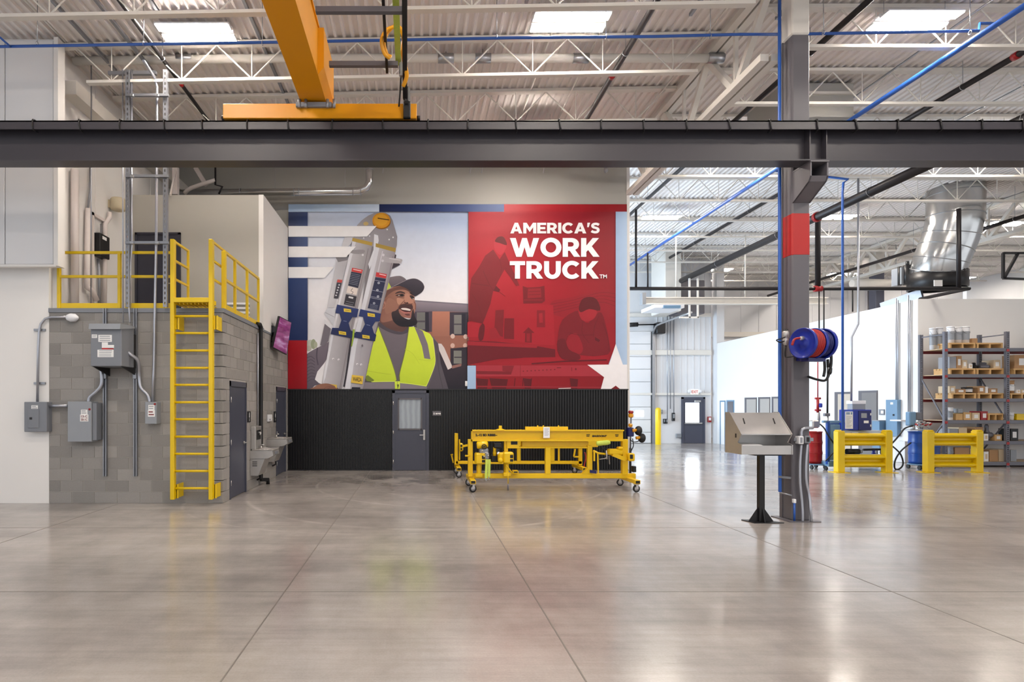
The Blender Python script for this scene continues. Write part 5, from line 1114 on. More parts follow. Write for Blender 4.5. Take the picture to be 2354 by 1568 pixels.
# --- ladder
A = Art(); AL = (186,184,190)
A.poly(z7([(362,990),(405,1040),(385,1150),(345,1190),(322,1180)]), (118,112,122))
A.poly(z7([(380,893),(442,905),(425,1035),(352,935)]), (206,208,216)); A.line(z7([(360,930),(430,965)]), 1.2, (150,150,160)); A.poly(z7([(352,980),(420,1030),(410,1060),(355,1015)]), (224,224,230))
A.poly(z7([(455,510),(538,512),(430,892),(376,892),(400,780)]), lambda x, y: mixc((206,206,212), (176,174,182), (x-755)/45)); A.poly(z7([(440,508),(540,508),(530,530),(460,545)]), (130,126,132))
A.poly(z7([(510,350),(575,350),(560,400),(530,430),(485,428)]), (206,206,212)); A.poly(z7([(530,500),(565,390),(580,400),(550,520)]), (50,44,52))
A.poly(z7([(605,262),(640,225),(690,188),(735,168),(820,165),(858,188),(875,222),(895,290),(912,350),(908,420),(890,480),(880,560),(720,560),(700,450),(570,390),(580,330)]), lambda x, y: mixc((168,164,170), (138,134,142), (x-830)/80))
A.poly(z7([(870,470),(905,490),(900,520),(935,565),(865,600)]), (60,54,64))
A.poly(z7([(700,420),(760,430),(700,640),(690,900),(640,880)]), (120,116,122)); A.poly(z7([(735,330),(765,340),(770,380),(740,500),(700,600),(690,560),(730,450)]), (222,224,232))
railA = lambda x, y: mixc((196,194,200), (150,145,150), (x-(812-(y-550)*0.21))/42)
A.poly(z7([(572,368),(722,402),(690,560),(610,900),(555,1130),(485,1526),(330,1526),(350,1400),(405,1100),(470,820),(545,480)]), railA)
A.poly(z7([(572,368),(600,375),(560,520),(480,840),(420,1120),(362,1430),(345,1470),(350,1400),(405,1100),(470,820),(545,480)]), (222,222,230)); A.line(z7([(690,440),(650,640),(590,900),(540,1150),(470,1520)]), 1.6, (132,126,130))
railB = lambda x, y: mixc((190,188,196), (150,144,150), (x-(866-(y-560)*0.22))/36)
A.poly(z7([(752,402),(902,448),(880,560),(790,930),(730,1150),(650,1526),(508,1526),(560,1200),(640,880),(715,560)]), railB)
A.poly(z7([(752,402),(780,412),(745,570),(672,880),(600,1180),(550,1526),(508,1526),(560,1200),(640,880),(715,560)]), (216,217,226)); A.line(z7([(800,460),(760,640),(700,900)]), 2.4, (206,204,212)); A.line(z7([(640,1180),(600,1500)]), 2.0, (168,164,172))
A.line(z7([(880,500),(800,880),(720,1180),(650,1520)]), 1.2, (120,114,122))
A.poly(z7([(570,358),(724,394),(718,420),(566,384)]), (178,148,62)); A.poly(z7([(748,400),(902,438),(897,468),(746,428)]), (168,140,62))
c = z7([(790,228)])[0]; A.oval(c[0]+0.6, c[1]+1.6, 21, 18, (150,98,12)); A.oval(c[0], c[1]-1, 20.5, 17.5, (218,150,30)); A.oval(c[0]-1, c[1]-2, 16, 13.5, (228,166,44)); A.line(z7([(762,208),(850,222)]), 2.2, (80,52,14)); c = z7([(672,250)])[0]; A.oval(c[0], c[1], 6, 4.5, (206,180,120))
for q in ((835,295),(880,355),(850,372),(700,345),(740,355),(655,360)): c = z7([q])[0]; A.oval(c[0], c[1], 1.8, 1.8, (226,224,228))
A.poly(z7([(800,498),(850,510),(945,522),(945,545),(930,556),(820,545),(795,525)]), (176,172,178), 3); A.line(z7([(850,516),(935,530)]), 1.5, (214,212,216)); A.oval(*z7([(805,490)])[0], 3, 3, (216,214,220)); A.oval(*z7([(800,535)])[0], 3, 3, (206,204,210))
A.poly(z7([(560,455),(650,450),(665,465),(640,480),(565,478)]), (150,145,150), 3); A.oval(*z7([(648,490)])[0], 2.5, 2.5, (220,218,222))
NV = (30,36,62)
A.poly(z7([(567,588),(648,604),(641,632),(561,616)]), (202,54,56)); A.poly(z7([(560,618),(640,633),(612,744),(536,724)]), NV); A.poly(z7([(535,728),(612,746),(600,798),(521,779)]), (228,216,210)); A.poly(z7([(519,790),(602,808),(586,886),(503,868)]), (40,38,50))
for k in range(7): t = k/7; A.line(z7([(560-t*22,632+t*88),(628-t*22,646+t*88)]), 0.7, (150,156,176))
A.line(z7([(575,600),(638,613)]), 2.2, (240,200,196)); A.line(z7([(572,745),(558,765),(575,775),(562,790)]), 1.0, (60,52,58), 3); A.line(z7([(540,812),(575,820)]), 4, (214,212,216)); A.line(z7([(520,845),(580,858)]), 0.8, (150,150,160)); A.line(z7([(514,860),(574,873)]), 0.8, (150,150,160))
A.poly(z7([(752,622),(832,638),(826,670),(746,656)]), (200,54,58)); A.line(z7([(775,636),(825,648)]), 2.0, (240,204,204)); A.poly(z7([(745,660),(826,674),(770,916),(686,898)]), (32,38,72))
for t in (0.1, 0.42, 0.62, 0.66): A.line(z7([(745-59*t,660+238*t),(826-56*t,674+242*t)]), 1.0, (150,154,172))
for q in ((770,705),(760,760),(765,808),(735,860)): c = z7([q])[0]; A.oval(c[0], c[1], 2.6, 2.4, (196,200,214)); A.oval(c[0], c[1], 1.2, 1.2, NV)
for k in range(4): A.line(z7([(705-k*2,868+k*10),(765-k*2,880+k*10)]), 0.6, (140,146,168))
A.poly(z7([(455,678),(492,682),(488,704),(450,700)]), (196,70,66)); A.poly(z7([(450,702),(486,706),(460,824),(427,822)]), (52,50,64))
for k in range(5): A.oval(*z7([(468-k*6,720+k*20)])[0], 2, 1.6, (220,220,226))
BB = (26,42,96)
A.poly(z7([(452,870),(617,905),(603,968),(570,965),(540,1012),(556,1068),(592,1088),(577,1132),(402,1096),(415,1048),(465,1050),(485,990),(470,940),(438,935)]), lambda x, y: mixc((32,52,112), (22,36,84), (y-700)/70)); A.poly(z7([(630,905),(788,940),(776,1000),(745,1000),(720,1042),(735,1090),(752,1102),(742,1152),(578,1122),(595,1078),(635,1082),(666,1020),(650,965),(618,960)]), lambda x, y: mixc((32,52,112), (22,36,84), (y-710)/70))
for cx, cy in ((531,915),(713,950),(493,1088),(673,1117)):
    A.poly(z7([(cx-29,cy-16),(cx+27,cy-8),(cx+29,cy+16),(cx-27,cy+10)]), (224,196,62)); A.line(z7([(cx-18,cy-2),(cx+18,cy+4)]), 1.4, (150,120,30))
A.line(z7([(500,995),(525,1000)]), 0.8, (160,170,200)); A.line(z7([(677,1025),(704,1031)]), 0.8, (160,170,200))
A.line(z7([(580,1060),(575,1120),(560,1190)]), 4, (150,178,50)); A.line(z7([(560,1130),(530,1350),(505,1500)]), 4, (46,40,50), 3)
for q in ((422,1286),(464,1292),(606,1326),(636,1330)): A.oval(*z7([q])[0], 2.4, 2.4, (232,230,234)); A.oval(z7([q])[0][0]+0.6, z7([q])[0][1]+0.9, 1.2, 1.0, (140,136,140))
A.oval(*z7([(645,1185)])[0], 2, 3, (110,104,112))
A.poly(z7([(566,1408),(654,1418),(646,1480),(558,1468)]), (222,186,66)); A.poly(z7([(566,1502),(630,1504),(628,1526),(560,1526)]), (26,24,40))
A.build('ladder_print')
def ink_text(name, s, x0, x1, y0, y1, col, slope=0.0):
    mb = MB(); text_mb(mb, s, x1-x0, (x0, 0, 0), (1,0,0), (0,1,0), y1-y0, 0, 0.02)
    ar = Art(); ar.put([(v.x, y1-v.y+slope*(v.x-x0)) for v in mb.v], mb.f, [col]*len(mb.v)); return ar.build(name)
ink_text('ladder_sticker_lettering', 'WARDA', 811.5, 832, 866.5, 876.5, (40,30,16), 0.10)
A = Art(); A.poly(zb([(145,1064),(190,1030),(260,992),(360,975),(440,990),(490,1015),(515,1064)]), lambda x, y: mixc((160,112,92), (132,88,72), (x-720)/60), 3)
A.poly(zb([(420,985),(515,995),(510,1050),(480,1010)]), (214,178,70)); A.line(zb([(380,1064),(400,1040),(470,1030)]), 0.8, (104,66,56), 3); A.line(zb([(330,1064),(360,1030),(450,1012)]), 0.7, (110,70,58), 3); A.build('hand_print')
# --- border bands, stripes
A = Art(); NB = (14,34,84)
A.rect(664, 872, 471, 488.5, (176,204,238), (206,220,240)); A.rect(872, 1158, 471, 488.5, (8,28,78), (70,92,146)); A.rect(1158, 1439.5, 471, 488.5, (178,26,42), (138,6,20))
for y0, y1, c0, c1 in ((489,521,(36,52,96),(44,66,118)), (546,568,(24,44,92),(48,74,128)), (592,615,(24,48,98),(46,76,130)), (640,783,(26,54,108),(10,36,88))): A.rect(664, 708, y0, y1, c0, c1, y0 == 640)
A.rect(663, 706.5, 783, 896, (168,4,26), (150,2,20), True); A.build('border_bands')
A = Art()
A.poly([(664,521),(866,521),(844,545.5),(664,545.5)], (246,245,248)); A.poly([(664,568),(819,568),(796,592.5),(664,592.5)], (247,246,248)); A.poly([(664,615),(768,615),(746,640),(664,640)], (244,244,247)); A.build('white_stripes')
# --- red panel with ghosted workshop scene
A = Art()
def redbg(x, y):
    t = (x-1077)/337; v = (y-488)/350; c = mixc((190,34,51), (135,18,33), min(1, abs(t-0.12)*1.25)); return mixc(mixc(c, (172,27,41), 0.0), (149,11,28), v)
A.grid(1076.5, 1415, 488.5, 840, redbg, 14, 14)
DK, MD, LT = (120,16,28), (137,18,33), (177,32,47)
A.poly(zr([(830,700),(1000,660),(1300,590),(1460,600),(1460,900),(870,830)]), (142,18,33), 3)
for k in range(4): A.line(zr([(830,720+k*30),(1050,680+k*26),(1300,610+k*30),(1455,620+k*40)]), 1.1, (120,14,27), 4)
A.poly(zr([(390,750),(600,715),(850,730),(866,1120),(650,1110),(400,1060)]), (161,21,37)); 
A.poly(zr([(555,545),(600,560),(710,555),(765,542),(770,690),(740,712),(560,715)]), (113,14,25)); A.poly(zr([(605,570),(730,566),(735,655),(600,665)]), (137,21,33)); A.line(zr([(610,600),(725,596)]), 1, (103,12,23)); A.line(zr([(610,630),(725,626)]), 1, (103,12,23)); A.line(zr([(565,680),(745,680)]), 1.6, (142,22,34))
A.poly(zr([(692,780),(770,780),(772,945),(690,945)]), (129,17,30)); A.poly(zr([(712,810),(745,806),(750,900),(715,902)]), (158,28,41)); 
A.poly(zr([(290,780),(372,775),(362,1040),(275,1010),(285,880)]), (122,16,27)); A.poly(zr([(378,858),(470,858),(470,1062),(372,1056)]), (115,13,25)); 
A.poly(zr([(555,1000),(610,945),(668,1000),(642,1000),(642,1095),(575,1092),(578,1000)]), (116,14,25)); A.poly(zr([(592,1005),(625,1005),(625,1085),(592,1085)]), (142,19,33))
A.poly(zr([(230,960),(290,950),(345,1050),(235,1060)]), (149,22,36)); A.poly(zr([(125,980),(160,910),(185,940),(170,1060),(130,1070)]), (96,9,21), 3)
A.poly(zr([(18,1075),(300,1085),(700,1130),(870,1160),(870,1235),(330,1250),(18,1310)]), (103,8,23)); A.poly(zr([(18,1080),(700,1118),(690,1146),(18,1120)]), (151,22,36)); A.poly(zr([(18,895),(140,905),(120,1040),(18,1040)]), (168,24,40))
A.poly(zr([(330,1285),(560,1240),(900,1235),(1380,1195),(1395,1265),(900,1280),(640,1312),(330,1312)]), (153,13,31)); A.line(zr([(640,1300),(950,1275),(1370,1262)]), 3, (94,7,20))
# left figure, bending
A.poly(zr([(268,190),(300,240),(330,285),(360,240),(380,215),(430,330),(480,440),(522,540),(490,545),(440,470),(378,385),(330,470),(295,540),(332,580),(325,605),(268,592),(240,720),(190,850),(165,910),(60,885),(25,890),(40,600),(55,470),(130,360),(190,250)]), lambda x, y: mixc((125,18,31), (110,13,25), (y-600)/120))
A.poly(zr([(275,125),(300,118),(392,150),(375,205),(335,245),(285,195)]), (185,39,56), 3); A.poly(zr([(285,112),(310,72),(360,65),(388,100),(398,148),(330,128)]), (103,13,24), 3)
A.line(zr([(60,620),(120,720),(160,860)]), 0.9, (99,11,21), 3); A.line(zr([(170,400),(230,530),(270,590)]), 1.0, (99,11,21), 3); A.line(zr([(60,520),(230,545)]), 1.2, (99,11,21)); A.line(zr([(330,285),(350,380),(330,470)]), 0.7, (103,12,23)); A.line(zr([(330,605),(385,645)]), 1.0, (111,14,25)); A.poly(zr([(295,545),(335,580),(325,605),(270,590)]), (96,9,21))
# right figure, leaning over the bench
A.poly(zr([(890,1180),(900,1000),(940,870),(1060,790),(1110,800),(1140,870),(1190,905),(1290,800),(1340,850),(1395,1100),(1380,1210),(1100,1215),(1060,1090),(1000,1020),(970,1100)]), (118,16,28), 2)
A.poly(zr([(1095,770),(1200,765),(1270,785),(1255,850),(1190,890),(1125,870)]), (158,28,41), 3); A.poly(zr([(1098,760),(1130,675),(1205,650),(1275,680),(1305,782),(1200,768),(1120,800)]), (91,11,21), 3)
A.poly(zr([(1000,1030),(1080,1010),(1140,1150),(1090,1210),(980,1130)]), (142,18,33), 3); A.poly(zr([(890,1080),(960,1060),(1000,1160),(1100,1210),(1100,1260),(960,1260),(900,1200)]), (104,12,24), 3); A.poly(zr([(1255,1040),(1305,1070),(1290,1090),(1255,1070)]), (89,8,20))
for L in ([(1140,880),(1130,1000),(1200,1100)], [(1290,840),(1250,940),(1240,1040)], [(1010,1000),(1100,1020),(1240,1020)], [(1330,900),(1380,1050),(1390,1180)]): A.line(zr(L), 0.9, (98,11,23), 4)
A.poly([(1415,838),(1397,838),(1413,795)], (168,192,222)); A.build('red_panel')
A = Art(); A.rect(1413.5, 1439.5, 488.5, 896, (160,186,220), (176,200,228)); A.build('pale_blue_strip')
A = Art(); A.rect(1074, 1093.5, 841, 896, (162,190,224)); A.build('pale_blue_strip')
A = Art(); A.rect(1093.5, 1439.5, 839.5, 896, (142,1,20), (129,0,17)); A.poly(zr([(105,1315),(1190,1315),(1330,1420),(105,1422)]), (161,40,53)); A.poly(zr([(105,1370),(450,1375),(440,1405),(105,1400)]), (120,16,28)); A.poly(zr([(355,1318),(470,1318),(450,1380),(358,1370)]), (129,21,34)); A.line(zr([(530,1310),(530,1420)]), 1.2, (129,22,34))
for k in range(9): A.oval(*zr([(560+k*38,1372-k*2)])[0], 1.6, 1.3, (111,14,25))
A.line(zr([(885,1338),(925,1338)]), 1.6, (103,12,23)); A.oval(*zr([(1068,1352)])[0], 1.8, 2.4, (111,14,25)); A.line(zr([(1028,1335),(1030,1370)]), 1.2, (111,14,25))
for cx, w_ in ((160,60),(320,90),(600,40),(1050,40)): A.poly(zr([(cx-w_,1440),(cx+w_,1450),(cx+w_*0.8,1540),(cx-w_*0.7,1540)]), (89,2,14))
for x in (480, 560, 640): A.line(zr([(x,1440),(x-10,1530)]), 1.4, (77,1,11))
A.line(zr([(105,1520),(1320,1530)]), 3, (146,31,43)); A.line(zr([(900,1540),(1020,1536)]), 1.6, (232,214,214)); A.build('lower_red_strip')
A = Art(); A.poly(zr([(1455,1108),(1525,1308),(1568,1308),(1568,1548),(1500,1548),(1455,1512),(1405,1548),(1310,1548),(1342,1430),(1180,1310),(1390,1308)]), (236,234,238)); A.build('white_star')
# --- heavy lettering
def arc(cx, cy, rx, ry, a0, a1, n=14): return [(cx+rx*math.cos(math.radians(a0+(a1-a0)*i/n)), cy+ry*math.sin(math.radians(a0+(a1-a0)*i/n))) for i in range(n+1)]
def ribbon(P, w):
    P = crom([Vector((x,y,0)) for x, y in P], 5); a = []; b = []
    for i, p in enumerate(P):
        t = (P[min(i+1,len(P)-1)]-P[max(i-1,0)]).normalized(); nn = Vector((-t.y,t.x,0))*w/2; a.append((p.x+nn.x,p.y+nn.y)); b.append((p.x-nn.x,p.y-nn.y))
    return a+b[::-1]
GL = {
 'A': (1.04, [[(0,0),(0.38,1),(0.66,1),(1.04,0),(0.74,0),(0.675,0.19),(0.365,0.19),(0.30,0)]], [[(0.43,0.40),(0.61,0.40),(0.52,0.68)]]),
 'M': (1.12, [[(0,0),(0,1),(.29,1),(.56,.55),(.83,1),(1.12,1),(1.12,0),(.85,0),(.85,.58),(.57,.15),(.55,.15),(.27,.58),(.27,0)]], []),
 'E': (0.78, [[(0,0),(0,1),(.77,1),(.77,.78),(.27,.78),(.27,.61),(.70,.61),(.70,.39),(.27,.39),(.27,.22),(.78,.22),(.78,0)]], []),
 'R': (0.88, [[(0,0),(0,1),(.46,1)]+arc(.46,.66,.38,.34,85,-40,10)+[(.64,.37),(.90,0),(.58,0),(.36,.32),(.27,.32),(.27,0)]], [[(.27,.54),(.27,.78),(.44,.78),(.53,.75),(.57,.66),(.53,.57),(.44,.54)]]),
 'I': (0.27, [[(0,0),(0,1),(.27,1),(.27,0)]], []),
 'C': (0.96, [arc(.53,.5,.53,.52,42,318,26)+arc(.53,.5,.26,.28,322,38,20)], []),
 "'": (0.24, [[(0.02,1),(.26,1),(.14,.58),(.0,.58)]], []),
 'S': (0.78, [ribbon([(.70,.79),(.56,.87),(.38,.885),(.21,.83),(.15,.70),(.24,.58),(.45,.51),(.61,.42),(.64,.28),(.55,.15),(.37,.115),(.19,.15),(.06,.23)], .235)], []),
 'W': (1.50, [[(0,1),(.30,1),(.46,.42),(.63,1),(.87,1),(1.04,.42),(1.20,1),(1.50,1),(1.17,0),(.90,0),(.75,.52),(.60,0),(.33,0)]], []),
 'O': (1.08, [arc(.54,.5,.54,.52,0,345,23)], [arc(.54,.5,.27,.28,0,345,23)]),
 'K': (0.94, [[(0,0),(0,1),(.27,1),(.27,.60),(.59,1),(.92,1),(.55,.56),(.95,0),(.62,0),(.36,.36),(.27,.26),(.27,0)]], []),
 'T': (0.82, [[(0,.77),(0,1),(.82,1),(.82,.77),(.545,.77),(.545,0),(.275,0),(.275,.77)]], []),
 'U': (0.90, [[(0,1)]+arc(.45,.44,.45,.46,180,360,18)+[(.90,1),(.63,1)]+arc(.45,.44,.18,.22,360,180,12)+[(.27,1)]], []),
}
def letters(s, x0, x1, y0, y1, gap, nm):
    tot = sum(GL[c][0] for c in s)+gap*(len(s)-1); k = (x1-x0)/tot; x = 0; h = y1-y0
    for c in s:
        w_, outs, holes = GL[c]; A = Art(); tr_ = lambda L: [(x0+(x+px)*k, y1-py*h) for px, py in L]
        for o_ in outs: A.poly(tr_(o_), (247,246,248), 0, [tr_(q) for q in holes])
        A.build('letter'); x += w_+gap
letters("AMERICA'S", 1172, 1377, 514, 538.5, 0.07, 'letter')
letters('WORK', 1171, 1376, 549, 592, 0.06, 'letter')
letters('TRUCK', 1171, 1374.5, 602, 642, 0.07, 'letter')
ink_text('letter_mark', 'TM', 1376, 1393, 632.5, 641.5, (247,246,248))
sw = empty('wall_plate', W(1073, 888, 15.58), 'small white switch plate at the lower edge of the mural', 'switch plate')
p = MB(); a, b = W(1069,876,15.58), W(1078,888,15.58); p.bev(a.x, b.x, 15.56, 15.604, b.z, a.z, 0.01); p.build('plate', M['white_plastic'], sw)
p = MB(); p.bev(a.x+0.03, b.x-0.03, 15.553, 15.565, b.z+0.035, a.z-0.035, 0.004); p.build('rocker', M['paper'], sw)
# ================================================================== yellow lifting-beam carts
def caster(o, x, y, r=0.072, yaw=0.3, nm='caster'):
    c, s = math.cos(yaw), math.sin(yaw); ax = Vector((-s, c, 0)); z = r
    p = MB(); p.cyl(Vector((x,y,0.15)), Vector((x,y,0.175)), 0.055, 12)
    for k in (-1, 1): q = Vector((x,y,0))+ax*(k*0.032); p.bar(q+Vector((0,0,z)), q+Vector((0,0,0.155)), 0.05, 0.008, up=ax)
    ca = p.build(nm, M['caster_hub'], o)
    p = MB(); p.lathe([(r*0.72,-0.022),(r*0.97,-0.022),(r,-0.012),(r,0.012),(r*0.97,0.022),(r*0.72,0.022)], (x,y,z), ax, 22); p.build('tyre', M['black'], ca)
    p = MB(); p.lathe([(0,-0.024),(r*0.3,-0.024),(r*0.34,-0.012),(r*0.72,-0.016),(r*0.72,0.016),(r*0.34,0.012),(r*0.3,0.024),(0,0.024)], (x,y,z), ax, 18); p.build('wheel_hub', M['caster_hub'], ca)
YW = 'cart'
def part(o, nm, fn, m=YW): p = MB(); fn(p); return p.build(nm, M[m], o)
def pbar(o, nm, px0, px1, py0, py1, d0, d1, m=YW, b=0.006):        # bar that fills a pixel box at depth d0
    a, c = W(px0,py0,d0), W(px1,py1,d0); return part(o, nm, lambda p: p.bev(a.x, c.x, d0, d1, c.z, a.z, b), m)
def foot(o, x, y0, y1):
    f = part(o, 'foot', lambda p: p.bev(x-0.055, x+0.055, y0, y1, 0.17, 0.25, 0.006))
    part_ = MB(); part_.box(x-0.042, x+0.042, y0-0.002, y0+0.01, 0.183, 0.237); part_.build('tube_opening', M['ink'], f)
    caster(o, x, y0+0.08, yaw=random.uniform(0.1,0.5)); caster(o, x, y1-0.08, yaw=random.uniform(-0.3,0.3))

ca = empty('lifting_beam_cart', W(1265, 1100, 12.1), 'yellow wheeled cart with a long lifting beam, nearest the camera', 'cart', 'yellow beam carts')
D0 = 12.05; xl, xr = W(1081,0,D0).x, W(1437,0,D0).x
foot(ca, xl+0.02, 11.62, 12.72); foot(ca, xr+0.10, 11.62, 12.72)
pbar(ca, 'base_rail', 1078, 1462, 1089, 1100, D0, D0+0.10)
pbar(ca, 'post', 1076, 1087, 1010, 1096, D0-0.02, D0+0.09); pbar(ca, 'post', 1431, 1444, 1010, 1092, D0-0.02, D0+0.09)
pbar(ca, 'post', 1254, 1266, 1028, 1091, D0, D0+0.10); pbar(ca, 'post', 1351, 1362, 1024, 1091, D0, D0+0.10); pbar(ca, 'post', 1159, 1168, 1014, 1091, D0, D0+0.10)
bz = {k: W(0,k,D0).z for k in (988, 991, 1010, 1014)}; xa, xb = W(1083,0,D0).x, W(1432,0,D0).x
def ib(p):
    p.box(xa, xb, D0-0.07, D0+0.07, bz[991], bz[988]); p.box(xa, xb, D0-0.07, D0+0.07, bz[1014], bz[1010]); p.box(xa, xb, D0-0.008, D0+0.008, bz[1010], bz[991])
    p.box(xa, xa+0.02, D0-0.07, D0+0.07, bz[1014], bz[988])
lb = part(ca, 'lifting_beam', ib)
p = MB(); text_mb(p, '2.-12 BD RIBBE~', W(1143,0,D0).x-W(1093,0,D0).x, W(1093,1003,D0-0.012), (1,0,0), (0,0,1), 0.05, 0.004, 0.06); p.build('lettering', M['ink'], lb)
p = MB(); text_mb(p, 'BAGOONT', W(1394,0,D0).x-W(1361,0,D0).x, W(1361,1005,D0-0.012), (1,0,0), (0.25,0,1), 0.046, 0.004, 0.06); p.build('lettering', M['ink'], lb)
for a, b, y0_, y1_ in ((1348, 1356, 998.8, 1000.6), (1348, 1355, 1002, 1003.8), (1414, 1422, 999, 1000.8), (1415, 1421, 1002.3, 1004)):
    q0, q1 = W(a,y0_,D0-0.012), W(b,y1_,D0-0.012); part(lb, 'decal', lambda p: p.box(q0.x, q1.x, D0-0.013, D0-0.008, q1.z, q0.z), 'ink')
pbar(ca, 'top_plate', 1208, 1306, 981, 989, D0-0.02, D0+0.04); pbar(ca, 'lug', 1147, 1154, 979, 989, D0-0.03, D0+0.03)
part(ca, 'lug_base', lambda p: p.lathe([(0.0,0.03),(0.05,0.028),(0.12,0.0)], W(1150,989,D0), (0,0,1), 14))
for px in (1236, 1249, 1284): part(ca, 'pin', lambda p: p.cyl(W(px,983,D0), W(px,978,D0), 0.014, 8))
tg = pbar(ca, 'tag', 1249, 1264, 982, 1007, D0-0.085, D0-0.078, 'white_plastic', 0.002)
p = MB()
for i in range(6): q = W(1252, 986+i*3, D0-0.087); p.box(q.x, q.x+0.09-0.02*(i%2), D0-0.087, D0-0.085, q.z-0.004, q.z+0.003)
p.build('print_lines', M['elec_light'], tg)['kind'] = 'stuff'
pbar(ca, 'spreader_beam', 1200, 1353, 1015, 1030, D0+0.06, D0+0.22); pbar(ca, 'spreader_flange', 1180, 1353, 1027, 1031, D0+0.02, D0+0.26); pbar(ca, 'side_channel', 1165, 1194, 1013, 1031, D0-0.03, D0+0.06)
part(ca, 'channel_opening', lambda p: p.box(W(1174,0,D0).x, W(1189,0,D0).x, D0-0.034, D0-0.02, W(0,1022,D0).z, W(0,1013,D0).z), 'ink')
# lifting heads at the left end: two gripper bodies with motors and valves
def gripper(px, py, d, s=1.0):
    q = W(px, py, d)
    part(ca, 'gripper_body', lambda p: p.bev(q.x-0.11*s, q.x+0.10*s, d-0.12, d+0.12, q.z-0.13*s, q.z+0.10*s, 0.025))
    part(ca, 'gripper_port', lambda p: (p.bev(q.x+0.02*s, q.x+0.085*s, d-0.126, d-0.11, q.z-0.02, q.z+0.05, 0.012), p.bev(q.x+0.02*s, q.x+0.085*s, d-0.126, d-0.11, q.z-0.09, q.z-0.035, 0.008)), 'ink')
    part(ca, 'gripper_arm', lambda p: (p.bev(q.x-0.06*s, q.x+0.01, d-0.04, d+0.04, q.z-0.34*s, q.z-0.10, 0.01), p.bev(q.x-0.10*s, q.x+0.05, d-0.05, d+0.05, q.z-0.40*s, q.z-0.32*s, 0.01)))
gripper(1104, 1052, 11.95); gripper(1168, 1050, 11.95)
part(ca, 'motor', lambda p: (p.lathe([(0,0),(0.06,0),(0.075,0.02),(0.075,0.20),(0.05,0.23),(0,0.23)], W(1096,1024,11.95), (1,0,0.1), 16)))
part(ca, 'valve_wheel', lambda p: (p.torus(W(1113,1027,11.86), (0,1,0), 0.045, 0.009, 16, 6), p.cyl(W(1113,1027,11.86), W(1113,1027,11.95), 0.018, 8), p.bar(W(1108.5,1027,11.86), W(1117.5,1027,11.86), 0.01)), 'black_steel')
part(ca, 'valve_block', lambda p: (p.bev(W(1101,0,11.98).x, W(1122,0,11.98).x, 11.9, 12.0, W(0,1046,11.98).z, W(0,1030,11.98).z, 0.02), p.bev(W(1107,0,11.9).x, W(1124,0,11.9).x, 11.85, 11.95, W(0,1056,11.9).z, W(0,1040,11.9).z, 0.02)), 'strut')
for px, py in ((1108,1037),(1116,1042),(1112,1050),(1121,1048)): part(ca, 'fitting', lambda p: p.lathe([(0,0),(0.016,0.002),(0.02,0.03),(0.012,0.05),(0,0.05)], W(px,py,11.84), (0.2,-1,0.3), 8), 'stainless')
part(ca, 'dark_housing', lambda p: p.bev(W(1128,0,12.1).x, W(1152,0,12.1).x, 12.05, 12.2, W(0,1062,12.1).z, W(0,1046,12.1).z, 0.015), 'black_steel')
part(ca, 'regulator', lambda p: (p.lathe([(0,0),(0.035,0.0),(0.04,0.06),(0.03,0.12),(0.035,0.13),(0.03,0.18),(0,0.18)], W(1137,1048,12.05), (0,0,1), 12)))
part(ca, 'gauge_cluster', lambda p: (p.bev(W(1135,0,12).x, W(1153,0,12).x, 11.98, 12.06, W(0,1030,12).z, W(0,1018,12).z, 0.015), p.cyl(W(1144,1035,11.98), W(1144,1035,11.94), 0.035, 12)), 'black_steel')
part(ca, 'pressure_dial', lambda p: p.cyl(W(1146,1042,11.96), W(1146,1042,11.93), 0.03, 12), 'white_plastic')
part(ca, 'hydraulic_block', lambda p: (p.bev(W(1144,0,11.98).x, W(1172,0,11.98).x, 11.9, 12.05, W(0,1062,11.98).z, W(0,1040,11.98).z, 0.03), p.lathe([(0,0),(0.05,0.0),(0.055,0.04),(0.03,0.08),(0,0.08)], W(1150,1058,11.88), (0,-1,0), 14)))
part(ca, 'fabric_strap', lambda p: (p.bar(W(1119,1056,11.8), W(1117,1100,11.8), 0.05, 0.012, up=(0,1,0)), p.bar(W(1125,1056,11.82), W(1124,1098,11.82), 0.05, 0.012, up=(0,1,0))), 'reflector')
part(ca, 'strap_hook', lambda p: (p.tube([W(1117,1097,11.8), W(1116,1102,11.8), W(1118,1105,11.8), W(1120,1101,11.8)], 0.01, 6, 3), p.tube([W(1124,1096,11.8), W(1123,1101,11.8), W(1125,1103,11.8)], 0.01, 6, 3)), 'galv')
part(ca, 'guide_rod', lambda p: p.cyl(W(1160,1064,11.9), W(1179,1090,11.9), 0.014, 8)); pbar(ca, 'tube_stub', 1179, 1192, 1082, 1089, 11.9, 12.05)
part(ca, 'stub_opening', lambda p: p.box(W(1181,0,11.9).x, W(1190,0,11.9).x, 11.895, 11.91, W(0,1087,11.9).z, W(0,1084,11.9).z), 'ink')
part(ca, 'control_cable', lambda p: p.tube([W(1168,1086,11.9), W(1168,1112,11.9)], 0.010, 6)); part(ca, 'cable_grip', lambda p: p.lathe([(0,0),(0.016,0.01),(0.018,0.10),(0.01,0.13),(0,0.13)], W(1168,1128,11.9), (0,0,1), 10), 'rack')
part(ca, 'side_handle', lambda p: p.cyl(W(1069,1048,12.0), W(1080,1048,12.0), 0.018, 8))
part(ca, 'end_bracket', lambda p: (p.bar(W(1097,1070,12), W(1097,1088,12), 0.03), p.bar(W(1097,1082,12), W(1107,1090,12), 0.03), p.bar(W(1107,1060,12), W(1105,1092,12), 0.02)))
